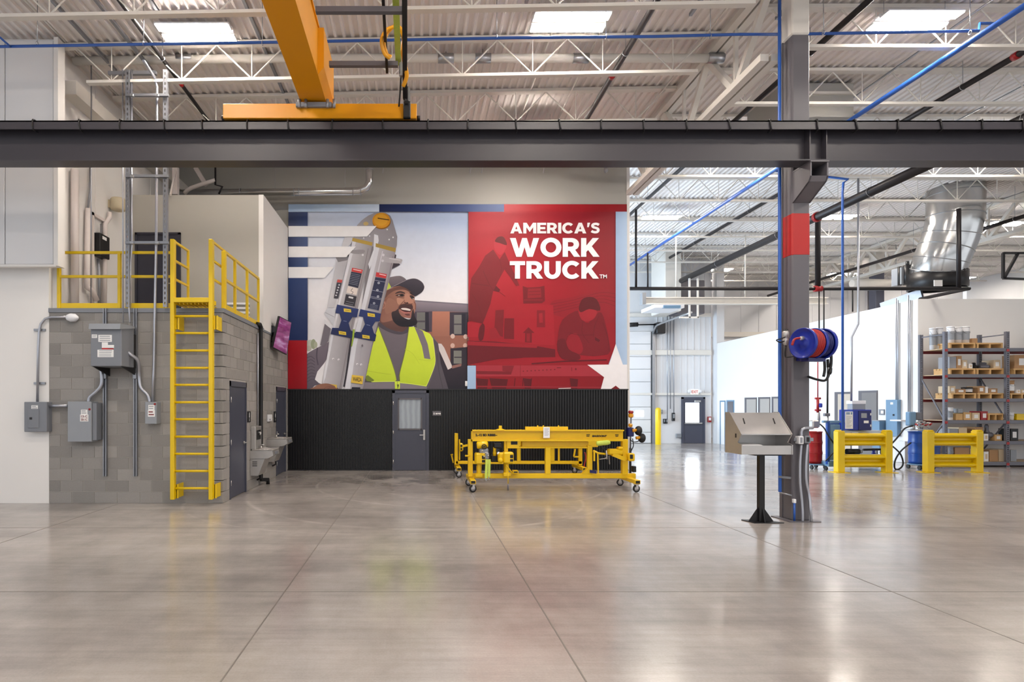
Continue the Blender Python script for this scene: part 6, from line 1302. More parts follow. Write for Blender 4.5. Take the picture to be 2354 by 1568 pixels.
# right end machinery
part(ca, 'air_cylinder', lambda p: p.lathe([(0,0),(0.045,0.01),(0.05,0.05),(0.05,0.23),(0.035,0.28),(0,0.29)], W(1371,1020,11.95), (1,0,0.10), 16), 'reflector')
part(ca, 'hoist_block', lambda p: (p.bev(W(1397,0,12).x, W(1432,0,12).x, 11.95, 12.12, W(0,1046,12).z, W(0,1032,12).z, 0.03), p.bev(W(1420,0,12).x, W(1431,0,12).x, 11.94, 12.1, W(0,1034,12).z, W(0,1027,12).z, 0.02)))
part(ca, 'hoist_arm', lambda p: (p.bar(W(1408,1044,12), W(1437,1056,12), 0.09, 0.08), p.bev(W(1444,0,11.95).x, W(1458,0,11.95).x, 11.9, 12.05, W(0,1060,11.95).z, W(0,1042,11.95).z, 0.02)))
part(ca, 'arm_port', lambda p: p.bev(W(1448,0,11.9).x, W(1455,0,11.9).x, 11.892, 11.905, W(0,1055,11.9).z, W(0,1045,11.9).z, 0.006), 'ink')
part(ca, 'linkage', lambda p: (p.tube([W(1364,1036,11.95), W(1375,1042,11.95), W(1392,1044,11.95)], 0.022, 8), p.bar(W(1366,1036,11.95), W(1366,1060,11.95), 0.03), p.bar(W(1374,1040,11.95), W(1375,1088,11.95), 0.025)))
part(ca, 'piston', lambda p: (p.cyl(W(1394,1036,11.92), W(1395,1056,11.92), 0.014, 10), p.tube([W(1378,1056,11.92), W(1392,1054,11.92), W(1396,1048,11.92)], 0.008, 6)), 'stainless')
part(ca, 'chain', lambda p: [p.torus(W(1400+0.2*i,1050+i*2.4,11.95), (i%2, 1-i%2, 0.2), 0.010, 0.003, 8, 4) for i in range(8)], 'stainless')
part(ca, 'hose', lambda p: p.tube([W(1382,1030,11.95), W(1390,1034,11.93), W(1384,1027,11.93), W(1396,1033,11.93)], 0.007, 6, 3), 'black')
part(ca, 'gusset', lambda p: p.prism([W(1338,1090,D0), W(1352,1076,D0), W(1352,1090,D0)], (0,0.10,0)))
bl = part(ca, 'blue_sign', lambda p: p.prism([W(1356,1080,D0-0.03), W(1371,1083,D0-0.03), W(1371,1089,D0-0.03), W(1356,1087,D0-0.03)], (0,0.01,0)), 'navy')
part(ca, 'foot_light', lambda p: (p.bev(W(1455,0,12.2).x, W(1463,0,12.2).x, 12.2, 12.3, W(0,1086,12.2).z, W(0,1072,12.2).z, 0.01)), 'black_steel')
# second cart behind
cb2 = empty('lifting_beam_cart', W(1190, 1088, 14.4), 'yellow wheeled cart standing behind the first against the black wall', 'cart', 'yellow beam carts')
D2 = 14.35; x1, x2 = W(1048,0,D2).x, W(1334,0,D2).x
foot(cb2, x1+0.05, 13.95, 14.95); foot(cb2, x2, 13.95, 14.95)
pbar(cb2, 'base_rail', 1048, 1338, 1060, 1067, D2, D2+0.1); pbar(cb2, 'post', 1045, 1053, 996, 1068, D2, D2+0.09); pbar(cb2, 'post', 1189, 1197, 1028, 1062, D2, D2+0.09); pbar(cb2, 'post', 1330, 1339, 1028, 1070, D2, D2+0.09)
pbar(cb2, 'post', 1266, 1275, 1030, 1062, D2, D2+0.08); pbar(cb2, 'upright_rod', 1283, 1287, 1030, 1060, D2, D2+0.04); pbar(cb2, 'lifting_beam', 1190, 1375, 1014, 1028, D2-0.05, D2+0.08); pbar(cb2, 'upright_rod', 1055, 1058, 1010, 1058, D2-0.03, D2+0.02)
q = W(1060,1028,D2-0.1); part(cb2, 'gripper_body', lambda p: (p.bev(q.x-0.05, q.x+0.05, D2-0.15, D2, q.z-0.10, q.z+0.10, 0.03), p.bar(W(1064,1026,D2-0.1), W(1078,1023,D2-0.1), 0.05))); part(cb2, 'gripper_port', lambda p: (p.bev(q.x-0.02, q.x+0.025, D2-0.155, D2-0.14, q.z+0.0, q.z+0.07, 0.015), p.bev(q.x-0.02, q.x+0.025, D2-0.155, D2-0.14, q.z-0.07, q.z-0.015, 0.012)), 'ink')
part(cb2, 'push_handle', lambda p: (p.bar(W(1038,1046,14.6), W(1042,1064,14.6), 0.035), p.bar(W(1036,1046,14.6), W(1041,1045,14.6), 0.035)))
part(cb2, 'hung_frame_arm', lambda p: (p.bar(W(1322,1032,D2-0.1), W(1319,1050,D2-0.1), 0.035), p.bar(W(1319,1050,D2-0.1), W(1331,1050,D2-0.1), 0.035)))
part(cb2, 'safety_strap', lambda p: p.tube([W(1344,1040,D2-0.2), W(1347,1052,D2-0.2), W(1343,1072,D2-0.2), W(1350,1078,D2-0.2)], 0.014, 6, 4), 'hose_red')
part(cb2, 'cable', lambda p: p.tube([W(1327,1018,D2-0.1), W(1327,1030,D2-0.1), W(1324,1042,D2-0.1)], 0.008, 6), 'black')
# vacuum lifter beyond the wall end
vl = empty('vacuum_lifter', W(1460, 1020, 14.6), 'orange and black vacuum lifter peeking past the end of the black wall', 'lifter'); d = 14.7
for px, py in ((1470, 1002), (1462, 985)):
    part(vl, 'suction_pad', lambda p: p.lathe([(0,0.05),(0.04,0.05),(0.05,0.02),(0.115,-0.01),(0.12,-0.03),(0,-0.03)], W(px+4,py+5,d), (-1,-0.5,0.1), 18), 'black'); part(vl, 'pad_stem', lambda p: p.cyl(W(px+1,py+4,d), W(px-8,py+5,d), 0.04, 10), 'amber')
for a, b, c, e, m in ((1447,1457,944,951,'red'), (1447,1457,951,960,'amber'), (1447,1455,974,982,'amber')): pbar(vl, 'valve_body', a, b, c, e, d, d+0.1, m, 0.02)
part(vl, 'mast', lambda p: p.cyl(W(1451,946,d+0.05), W(1449,1030,d+0.05), 0.02, 8), 'rack'); pbar(vl, 'control_box', 1444, 1458, 983, 1004, d+0.02, d+0.15, 'navy', 0.02)
part(vl, 'air_hose', lambda p: (p.tube([W(1448,1010,d), W(1456,1016,d), W(1468,1014,d), W(1474,1006,d)], 0.012, 6, 4), p.tube([W(1454,1008,d), W(1456,1025,d), W(1450,1040,d), W(1450,1060,d-0.2)], 0.012, 6, 4)), 'black')
part(vl, 'leg', lambda p: p.cyl(W(1449,1030,d+0.05), (W(1449,1030,d+0.05).x, d+0.05, 0), 0.03, 8), 'black_steel')
# ================================================================== stand, reel and gear around the column
st = empty('dispenser_stand', (5.14, 8.73, 0), 'stainless steel dispenser box on a black post beside the column', 'stand')
X0, X1 = W(1704,0,8.5).x, W(1822,0,8.5).x
prf = [(8.95,1.03),(8.50,1.03),(8.50,1.16),(8.512,1.16),(8.512,1.045),(8.90,1.045),(8.90,1.30),(8.52,1.315),(8.52,1.33),(8.83,1.635),(8.95,1.635)]
p = MB(); p.prism([(X0+0.012,a,b) for a,b in prf], (X1-X0-0.024,0,0)); bx = p.build('box', M['stainless'], st)
side = [(8.95,1.03),(8.49,1.03),(8.49,1.17),(8.60,1.20),(8.50,1.33),(8.82,1.645),(8.95,1.645)]
for x in (X0, X1-0.012): p = MB(); p.prism([(x,a,b) for a,b in side], (0.012,0,0)); p.build('side_panel', M['stainless'], st)
p = MB(); p.prism([(X0+0.05,8.56,1.17),(X0+0.33,8.56,1.17),(X0+0.40,8.56,1.13),(X0+0.05,8.56,1.12)], (0,0.2,0.01)); p.build('paper_stack', M['paper'], st)
for x in (X0+0.14, X1-0.16): p = MB(); p.bar((x,8.655,1.475), (x+0.02,8.735,1.553), 0.012, 0.006); p.build('slot', M['ink'], st)
p = MB(); p.box(X0-0.003, X0+0.002, 8.63, 8.66, 1.27, 1.33); p.build('lock_slot', M['ink'], st)
p = MB(); p.bev(5.10, 5.18, 8.69, 8.77, 0.012, 1.03, 0.006); po = p.build('post', M['black_steel'], st)
p = MB(); p.box(5.0, 5.45, 8.64, 8.82, 1.0, 1.03); p.build('mount_plate', M['black_steel'], st)
p = MB(); p.prism([(4.98,8.62,0),(5.42,8.62,0),(5.30,8.86,0),(4.92,8.86,0)], (0,0,0.012)); p.build('base_plate', M['black_steel'], st)
for a, b in (((5.10,8.73),(4.96,8.73)), ((5.18,8.73),(5.33,8.73)), ((5.14,8.69),(5.14,8.63))):
    p = MB(); n_ = Vector((0,0.012,0)) if a[1] == b[1] else Vector((0.012,0,0)); p.prism([(a[0],a[1],0.012),(b[0],b[1],0.012),(a[0],a[1],0.22)], n_); p.build('gusset', M['black_steel'], st)

# hose reel on the column
hr = empty('hose_reel', W(1866, 790, 8.55), 'blue twin hose reel with red hose mounted on the column', 'hose reel')
ax = Vector((math.cos(math.radians(14)), math.sin(math.radians(14)), 0)); c1 = W(1846, 789, 8.42); R = 0.222
def disc(p, c, r, t=0.02): p.lathe([(0,-t),(r*0.25,-t),(r*0.3,-t*0.3),(r*0.9,-t*0.3),(r*0.94,-t),(r,-t),(r,t),(r*0.94,t),(r*0.9,t*0.3),(r*0.3,t*0.3),(0,t)], c, ax, 32)
for i, t in enumerate((0.0, 0.20, 0.36)):
    p = MB(); disc(p, c1+ax*t, R); p.build('flange', M['blue'], hr)
p = MB(); p.cyl(c1, c1+ax*0.36, 0.10, 18); p.build('drum', M['navy'], hr)
for k in range(5): p = MB(); p.torus(c1+ax*(0.04+k*0.032), ax, R*0.86, 0.017, 28, 8); p.build('red_hose_coil', M['hose_red'], hr)
for k in range(4): p = MB(); p.torus(c1+ax*(0.235+k*0.032), ax, R*0.80, 0.016, 28, 8); p.build('dark_hose_coil', M['navy'], hr)
p = MB(); c0 = c1-ax*0.02; p.tube([c0+Vector((0,0,0.07)), c0-ax*0.05+Vector((0.0,0,0.07)), c0-ax*0.06+Vector((-0.06,0.0,0.05)), c0-ax*0.05+Vector((-0.10,0.0,-0.03))], 0.017, 8, 4); p.build('inlet_hose', M['hose_red'], hr)
p = MB(); p.lathe([(0,0),(0.03,0),(0.03,0.05),(0.02,0.07),(0,0.07)], c0+Vector((0.03,0,0.07)), -ax, 12); p.build('swivel', M['stainless'], hr)
p = MB(); p.bar(c1+ax*0.05+Vector((0,0.02,-0.235)), c1+ax*0.36+Vector((0,0.02,-0.235)), 0.12, 0.05); p.bar(c1+ax*0.15+Vector((0,0.05,-0.22)), (5.80,8.79,c1.z-0.2), 0.16, 0.06); p.build('mounting_bracket', M['navy'], hr)
p = MB(); p.tube([W(1909,790,8.5), W(1911,830,8.5), W(1907,855,8.5), W(1898,874,8.5), W(1880,873,8.6), W(1858,866,8.78)], 0.018, 8, 5); p.tube([W(1895,826,8.5), W(1896,850,8.5), W(1893,866,8.5)], 0.018, 8, 3); p.tube([W(1903,826,8.5), W(1904,845,8.5)], 0.02, 8); p.build('hanging_hose', M['black'], hr)
p = MB(); p.lathe([(0,0),(0.025,0),(0.03,0.03),(0.02,0.09),(0,0.09)], W(1906,860,8.5), (0.3,0,1), 10); p.build('hose_stop', M['black'], hr)
ar = empty('air_regulator', W(1804, 795, 8.72), 'chrome and black air filter regulator on the column side', 'regulator')
p = MB(); p.lathe([(0,0),(0.02,0),(0.035,0.03),(0.04,0.09),(0.03,0.11),(0.045,0.13),(0.045,0.20),(0.03,0.22),(0,0.22)], W(1806,794,8.74), (0,0,1), 14); p.build('filter_bowl', M['stainless'], ar)
p = MB(); p.lathe([(0,0),(0.03,0),(0.035,0.04),(0,0.05)], W(1806,764,8.74), (0,0,1), 12); p.tube([W(1805,775,8.7), W(1795,779,8.68), W(1785,782,8.68), W(1793,787,8.7), W(1803,784,8.72)], 0.009, 6, 4); p.bar(W(1806,780,8.74), (5.67,8.86,W(1806,780,8.74).z), 0.03); p.build('knob_and_lever', M['black'], ar)
p = MB(); p.tube([W(1806,794,8.74), W(1805,818,8.74), W(1812,821,8.7), W(1830,818,8.6)], 0.010, 6, 3); p.build('drain_tube', M['black'], ar)
# junction boxes and conduits on the column
for (a, b, y0, y1, m, lab, inner) in ((1837, 1848, 1003, 1021, 'white_plastic', 'pale junction box on the column front', 'elec_light'), (1851, 1864, 1002, 1019, 'elec_grey', 'grey socket box on the column front with a black outlet', 'ink')):
    o = empty('junction_box', W((a+b)/2, y1, 8.72), lab, 'junction box'); q0, q1 = W(a,y0,8.70), W(b,y1,8.70)
    p = MB(); p.bev(q0.x, q1.x, 8.70, 8.797, q1.z, q0.z, 0.006); p.build('box', M[m], o); p = MB(); t = 0.25*(q1.x-q0.x); p.bev(q0.x+t, q1.x-t, 8.694, 8.702, q1.z+t, q0.z-t, 0.003); p.build('outlet', M[inner], o)
p = MB(); q0, q1 = W(1826,1003,8.76), W(1870,1017,8.76); p.bar((q0.x,8.775,q0.z-0.05), (q1.x,8.775,q0.z-0.05), 0.03, 0.05); p.build('strut_bar', M['strut'], None, 'short strut bar carrying the junction boxes on the column', 'strut')
def con2(pts, r, lab, m='conduit', sm=4): p = MB(); p.tube(pts, r, 8, sm); return p.build('column_conduit', M[m], None, lab, 'conduit')
con2([W(1842,1021,8.75), W(1839,1060,8.75), W(1839,1110,8.75), W(1843,1150,8.75), W(1845,1180,8.74), (W(1845,1198,8.74).x,8.74,0.0)], 0.02, 'left conduit running down the column to the floor')
con2([W(1856,1019,8.75), W(1853,1060,8.75), W(1853,1105,8.75), W(1860,1140,8.75), W(1863,1170,8.7), (W(1865,1198,8.72).x,8.72,0.0)], 0.02, 'right conduit running down the column to the floor')
con2([W(1842,1003,8.75), W(1842,992,8.75), W(1848,985,8.75), W(1868,984,8.8)], 0.022, 'conduit elbow above the junction boxes on the column')
con2([W(1826,1155,8.76), (W(1826,1195,8.76).x,8.76,0.0)], 0.016, 'short blue air stub rising from the floor at the column', 'pipe_blue', 0)
p = MB(); p.tube([W(1795,1133,8.9), W(1800,1134,8.78), W(1820,1139,8.76)], 0.014, 8); p.build('air_outlet', M['galv'], None, 'small horizontal air outlet low on the column', 'pipe')
p = MB(); p.bar(W(1791,1096,8.9), W(1818,1099,8.77), 0.03); p.build('pipe_clip', M['strut'], None, 'strut clip holding the blue pipe low on the column', 'clip')
p = MB(); q = W(1826,1152,8.76); p.bev(q.x-0.02, q.x+0.02, 8.74, 8.79, q.z-0.03, q.z+0.03, 0.006); p.build('air_coupler', M['white_plastic'], None, 'white air coupler on top of the short blue stub', 'coupling')

# ================================================================== yellow guard rails
def barrier(px0, px1, d, label):
    x0, x1 = W(px0,0,d).x, W(px1,0,d).x; o = empty('guard_barrier', ((x0+x1)/2, d, 0), label, 'barrier', 'yellow guard barriers'); w_ = 0.18; h = 1.07
    for x in (x0, x1-w_):
        p = MB(); p.bev(x, x+w_, d, d+w_, 0.012, h, 0.012); po = p.build('post', M['yellow'], o); p = MB(); p.bev(x+0.01, x+w_-0.01, d+0.01, d+w_-0.01, h, h+0.03, 0.014); p.build('post_cap', M['yellow'], po)
        p = MB(); p.box(x-0.10, x+w_+0.10, d-0.06, d+w_+0.06, 0, 0.012); p.build('base_plate', M['yellow'], po)
    for z0, z1 in ((0.69, 1.02), (0.13, 0.47)):
        H = z1-z0; pr = [(0.13,0),(0.06,0.02),(0.02,0.055),(0.02,0.085),(0.06,0.115),(0.14,0.145),(0.14,0.195),(0.06,0.225),(0.02,0.255),(0.02,0.285),(0.06,0.32),(0.13,0.34)]
        pts = [(a, z0+b*H/0.34) for a, b in pr]; mb = MB(); n = len(pts)
        V = [(x,d+a,z) for x in (x0+w_-0.01, x1-w_+0.01) for a, z in pts]+[(x,d+a+0.008,z) for x in (x0+w_-0.01, x1-w_+0.01) for a, z in pts]
        mb.add(V, [(i,i+1,n+i+1,n+i) for i in range(n-1)]+[(2*n+i,3*n+i,3*n+i+1,2*n+i+1) for i in range(n-1)]+[(0,n,3*n,2*n),(n-1,3*n-1,4*n-1,2*n-1)]); mb.build('corrugated_rail', M['yellow'], o)
barrier(1927, 2053, 15.0, 'yellow guard barrier in front of the blue control cabinet')
barrier(2133, 2262, 15.0, 'yellow guard barrier in front of the blue drum and rack')

# ================================================================== pumping station behind the left barrier
def drum(x, y, z, label, m, r=0.29, h=0.88, nm='steel_drum'):
    o = empty(nm, (x,y,z), label, 'drum'); pr = [(0,0.01),(r-0.02,0.01),(r,0)]
    for k in range(1, 13):
        zz = h*k/12.0; pr.append((r+(0.012 if k in (4, 8) else 0.0), zz))
    pr += [(r+0.008,h),(r,h+0.012),(r-0.02,h-0.01),(0,h-0.01)]
    p = MB(); p.lathe(pr, (x,y,z), (0,0,1), 28); p.build('body', M[m], o)
    for zz in (h*4/12, h*8/12, h): p = MB(); p.torus((x,y,z+zz), (0,0,1), r+0.004, 0.012, 28, 6); p.build('hoop', M[m], o)
    p = MB(); p.cyl((x+0.12,y,z+h-0.01), (x+0.12,y,z+h+0.015), 0.03, 10); p.build('bung', M['galv'], o); return o
def dolly(x, y, w_, label):
    o = empty('drum_dolly', (x,y,0), label, 'dolly'); p = MB(); p.torus((x,y,0.13), (0,0,1), w_, 0.02, 24, 6); p.bar((x-w_,y,0.13), (x+w_,y,0.13), 0.05, 0.03); p.bar((x,y-w_,0.13), (x,y+w_,0.13), 0.05, 0.03); p.build('frame', M['pale_blue'], o)
    for k in range(4):
        a = math.pi/4+k*math.pi/2; cx, cy = x+w_*0.95*math.cos(a), y+w_*0.95*math.sin(a); p = MB(); p.cyl((cx-0.02,cy,0.055), (cx+0.02,cy,0.055), 0.055, 14); p.bar((cx,cy,0.055), (cx,cy,0.13), 0.03); p.build('caster', M['black'], o)
xr_ = W(1871,0,16.0).x; dolly(xr_, 16.0, 0.27, 'grey wheeled dolly under the red cylinder'); drum(xr_, 16.0, 0.152, 'dark red steel drum right of the column', 'red', 0.19, 0.86)
xb2 = W(2116,0,15.9).x; dolly(xb2, 15.9, 0.27, 'wheeled dolly under the blue drum'); drum(xb2, 15.9, 0.152, 'blue steel drum with a pump beside the right barrier', 'drum_blue', 0.26, 0.86)
drum(W(2152,0,16.15).x+0.06, 15.95+0.5, 0.0, 'second blue drum seen through the right barrier gap', 'drum_blue', 0.24, 0.86)
# pump on the blue drum
pu = empty('drum_pump', (xb2, 15.9, 1.03), 'grey pump head with chrome fittings on the blue drum', 'pump')
def pb(o, nm, px0, px1, py0, py1, d0, d1, m, b=0.01): a, c = W(px0,py0,d0), W(px1,py1,d0); p = MB(); p.bev(a.x, c.x, d0, d1, c.z, a.z, b); return p.build(nm, M[m], o)
pb(pu, 'mounting_plate', 2092, 2140, 987.5, 990, 15.75, 16.05, 'galv', 0.004); pb(pu, 'motor', 2091, 2107, 947, 979, 15.85, 16.0, 'pale_blue', 0.02); pb(pu, 'motor_end', 2107, 2121, 948, 966, 15.85, 16.0, 'rack', 0.02)
p = MB(); p.cyl(W(2099,979,15.9), W(2099,989,15.9), 0.05, 12); p.build('pump_neck', M['galv'], pu)
random.seed(3)
for i in range(10):
    px, py = 2104+i*3.6, random.uniform(972, 984); q = W(px,py,15.82); p = MB(); p.lathe([(0,0),(0.02,0),(0.026,0.03),(0.016,0.05),(0.022,0.07),(0,0.08)], q, (random.uniform(-1,1),-0.6,random.uniform(-1,1)), 10); p.build('fitting', M['stainless' if i % 3 else 'hose_red'], pu)
p = MB(); p.tube([W(2104,974,15.85), W(2118,968,15.85), W(2132,976,15.85), W(2140,972,15.85)], 0.018, 8, 4); p.tube([W(2110,983,15.85), W(2124,978,15.85), W(2138,986,15.85)], 0.016, 8, 4); p.build('pipework', M['stainless'], pu)
# black hoses looping to the left station
p = MB(); p.tube([W(2098,979,15.8), W(2080,985,15.6), W(2066,1002,15.5), W(2050,1020,15.5), W(2030,1035,15.5)], 0.02, 8, 5); p.build('black_hose', M['black'], None, 'black hose arching from the drum pump to the left', 'hose')
p = MB(); p.tube([W(2052,1026,15.6), W(2070,1044,15.6), W(2076,1066,15.75), W(2068,1077.5,15.75), W(2057,1077,15.75), W(2058,1058,15.7), W(2072,1036,15.75), W(2094,1018,15.8)], 0.02, 8, 6); p.build('black_hose', M['black'], None, 'black hose coiled in a loop on the floor between the barriers', 'hose')
# frame, cabinet
sk = empty('pump_station', W(1925, 1070, 15.6), 'pale blue pump station frame behind the left barrier', 'machine'); d = 15.6
pb(sk, 'back_panel', 1899, 1932, 972, 1058, d+0.3, d+0.33, 'pale_blue'); pb(sk, 'front_panel', 1909, 1932, 976, 1058, d, d+0.02, 'pale_blue'); pb(sk, 'mast', 1902, 1908, 968, 1068, d-0.02, d+0.06, 'drum_blue'); pb(sk, 'top_bar', 1893, 1945, 967, 972, d, d+0.08, 'pale_blue')
pb(sk, 'base', 1905, 2040, 1062, 1073, d-0.05, d+0.5, 'pale_blue', 0.01); pb(sk, 'shelf', 1940, 2035, 990, 995, d-0.1, d+0.5, 'galv', 0.004)
for px in (1899, 1925, 2030): p = MB(); q = W(px,1075,d); p.cyl((q.x-0.02,d,0.05), (q.x+0.02,d,0.05), 0.05, 12); p.build('caster', M['black'], sk)
p = MB(); p.tube([W(1885,975,d-0.1), W(1895,985,d-0.1), W(1903,1000,d-0.15), W(1917,1020,d-0.15), W(1928,1040,d-0.15)], 0.018, 8, 4); p.tube([W(1898,1060,d-0.1), W(1915,1042,d-0.12), W(1928,1033,d-0.12)], 0.016, 8, 3); p.build('hose', M['black'], sk)
cc = empty('control_cabinet', W(1982, 992, 15.4), 'navy blue control cabinet behind the left yellow barrier', 'cabinet'); d = 15.35
pb(cc, 'body', 1960, 2004, 942, 989.5, d, d+0.5, 'blue', 0.012); dr_ = pb(cc, 'cabinet_door', 1974, 2003, 944, 989, d-0.015, d+0.005, 'navy', 0.006)
pb(cc, 'display', 1980, 1993, 950, 961, d-0.02, d-0.012, 'elec_light', 0.004); pb(cc, 'name_plate', 1986, 1997, 967, 973, d-0.019, d-0.013, 'paper', 0.001)
for y in (950, 976): pb(cc, 'latch', 2001, 2003, y, y+5, d-0.025, d-0.01, 'paper', 0.002)
pn = empty('notice_board', W(1952, 990, 15.3), 'white notice sheet left of the navy control cabinet', 'notice'); sh = pb(pn, 'sheet', 1943, 1961, 946, 986, 15.32, 15.325, 'paper', 0.001)
p = MB()
for i in range(8): q = W(1946, 958+i*3.3, 15.318); p.box(q.x, q.x+0.14-0.03*(i%3), 15.316, 15.319, q.z-0.006, q.z+0.003)
p.build('print_lines', M['elec_light'], sh)['kind'] = 'stuff'
for a_, b_ in ((1946, 1949), (1950, 1953), (1956, 1959)): p = MB(); qa, qb = W(a_,948,15.318), W(b_,953,15.318); p.box(qa.x, qb.x, 15.316, 15.319, qb.z, qa.z); p.build('print_mark', M['pale_blue'], sh)
p = MB(); p.bar(W(1938,944,15.3), W(1960,944,15.3), 0.02); p.bar(W(1940,946,15.31), W(1940,990,15.31), 0.02); p.build('holder', M['drum_blue'], pn)
gb = empty('grey_control_box', W(1975, 942, 15.9), 'pale grey box standing on top of the navy cabinet', 'box'); pb(gb, 'body', 1960, 1990, 922, 942.2, 15.6, 15.8, 'elec_light', 0.01); pb(gb, 'lid', 1959, 1991, 921, 929, 15.59, 15.81, 'white_plastic', 0.006)
# pumps glimpsed in the left barrier gap
pg = empty('gear_pump', W(1962, 1046, 15.7), 'black gear pump seen through the left barrier gap', 'pump')
p = MB(); a, b = W(1944,1044,15.7), W(1978,1032,15.7); p.cyl(W(1946,1038,15.7), W(1974,1038,15.7), 0.075, 14); p.bev(a.x, a.x+0.25, 15.6, 15.85, a.z-0.06, a.z, 0.01); p.build('pump_body', M['black'], pg)
p = MB(); p.cyl(W(1974,1038,15.7), W(1980,1038,15.7), 0.05, 12); p.build('coupling', M['galv'], pg)
pg = empty('blue_valve', W(2010, 1046, 15.7), 'blue valve on a dark shaft seen through the left barrier gap', 'valve')
p = MB(); p.lathe([(0,0),(0.06,0),(0.05,0.05),(0.03,0.10),(0.05,0.14),(0,0.15)], W(2008,1047,15.7), (0,0,1), 12); p.build('valve_body', M['blue'], pg); p = MB(); p.cyl(W(1984,1034,15.7), W(2034,1033,15.7), 0.03, 10); p.cyl(W(2028,1040,15.7), W(2032,1040,15.7), 0.09, 14); p.build('shaft', M['black'], pg)
# red pressure line, black supply line
rl_ = empty('pressure_riser', W(1880, 990, 16.2), 'red valve riser above the dark red drum', 'pipe')
p = MB(); p.cyl(W(1880,826,16.25), W(1880,915,16.25), 0.014, 8); p.build('red_pipe', M['red'], rl_); p = MB(); p.cyl(W(1880,914,16.2), W(1880,948,16.2), 0.035, 10); p.cyl(W(1874,916,16.2), W(1886,916,16.2), 0.03, 10); p.cyl(W(1874,943,16.2), W(1886,943,16.2), 0.03, 10); p.build('valve', M['hose_red'], rl_)
p = MB(); a = W(1884,932,16.15); p.bev(a.x-0.01, a.x+0.06, 16.1, 16.18, a.z-0.06, a.z+0.06, 0.02); p.build('gauge', M['blue'], rl_); p = MB(); p.lathe([(0,0),(0.035,0.0),(0.04,0.16),(0.05,0.2),(0.04,0.38),(0.03,0.4),(0,0.4)], W(1881,981,16.2), (0,0,1), 12); p.bev(W(1863,0,16.1).x, W(1879,0,16.1).x, 16.0, 16.2, W(0,984,16.1).z, W(0,966,16.1).z, 0.03); p.build('pump_head', M['stainless'], rl_)
bl_ = empty('supply_line', W(1902, 970, 15.6), 'black supply line ending in a grey valve over the pump station', 'pipe')
p = MB(); p.cyl(W(1903,832,15.7), W(1902,950,15.6), 0.022, 8); p.build('line', M['black'], bl_); pb(bl_, 'valve', 1897, 1909, 950, 957, 15.56, 15.65, 'rack', 0.01); p = MB(); p.cyl(W(1903,957,15.6), W(1903,972,15.6), 0.02, 8); p.build('nipple', M['stainless'], bl_)
# things on the aisle wall
o = empty('breaker_cabinet', OW(2058,998), 'tall pale blue electrical cabinet on the aisle wall', 'electrical panel'); p = MB(); OBOX(p, 2045, 2071, 919, 1002, 0.0, 0.14); p.build('cabinet', M['pale_blue'], o)
p = MB(); OBOX(p, 2047, 2053, 925, 930, 0.14, 0.145); p.build('label', M['paper'], o); p = MB(); OBOX(p, 2053, 2056, 952, 956, 0.14, 0.16); p.build('latch', M['ink'], o)
o = empty('wall_keypad', OW(2028,953), 'small square grey call plate right of the grey doorway', 'call plate'); p = MB(); OBOX(p, 2022, 2034, 941, 954, 0, 0.03); p.build('plate', M['elec_grey'], o); p = MB(); OBOX(p, 2025, 2031, 944, 951, 0.03, 0.035); p.build('buttons', M['paper'], o)
o = empty('wall_cabinet', OW(2032,990), 'pale blue low cabinet left of the tall electrical cabinet', 'cabinet'); p = MB(); OBOX(p, 2023, 2040, 968, 1030, 0, 0.3); p.build('body', M['pale_blue'], o); p = MB(); OBOX(p, 2024, 2039, 966, 968, 0, 0.32); p.build('top', M['elec_light'], o)
bt = empty('work_bench', OW(2085, 1060), 'pale bench against the end of the aisle wall', 'bench'); p = MB(); OBOX(p, 2074, 2100, 965, 968, 0.0, 0.45); p.build('bench_top', M['white_plastic'], bt); p = MB(); OBOX(p, 2076, 2098, 1014, 1062, 0.02, 0.3); p.build('lower_panel', M['panel_white'], bt)
tc_ = empty('tool_cart', W(1696, 1030, 24), 'blue tiered tool cart at the far end of the aisle', 'cart')
for y in (977, 991, 1009, 1023): pb(tc_, 'tray', 1690, 1702, y, y+5, 23.8, 24.3, 'pipe_blue', 0.01)
for px in (1692, 1701): pb(tc_, 'upright', px, px+1.6, 976, 1028, 23.85, 23.9, 'pipe_blue', 0.004)
for px in (1692, 1700): p = MB(); q = W(px,1030,23.9); p.cyl((q.x,23.88,0.05), (q.x,23.94,0.05), 0.05, 10); p.build('caster', M['black'], tc_)

# ================================================================== storage rack
RF, RBk = 16.4, 17.2; LV = [W(0,y,RF).z for y in (800, 860, 916, 966, 1014, 1062)]; PXS = (2175, 2317, 2461)
rk = empty('storage_rack', (16.6, RF, 0), 'grey steel storage rack with six shelf levels against the white wall', 'rack'); zt = W(0,762,RF).z
def perf_post(x, y, z1):
    p = MB(); p.box(x-0.045, x-0.037, y, y+0.07, 0, z1); p.box(x+0.037, x+0.045, y, y+0.07, 0, z1); p.box(x-0.045, x-0.018, y-0.004, y+0.004, 0, z1); p.box(x+0.018, x+0.045, y-0.004, y+0.004, 0, z1); z = 0.02
    while z < z1-0.03: p.box(x-0.02, x+0.02, y-0.003, y+0.003, z, z+0.025); z += 0.055
    po = p.build('upright', M['rack'], rk)
    p = MB(); p.box(x-0.06, x+0.06, y-0.02, y+0.09, 0, 0.008); p.build('foot_plate', M['rack'], po)
    return po
XS = [W(p,0,RF).x for p in PXS]
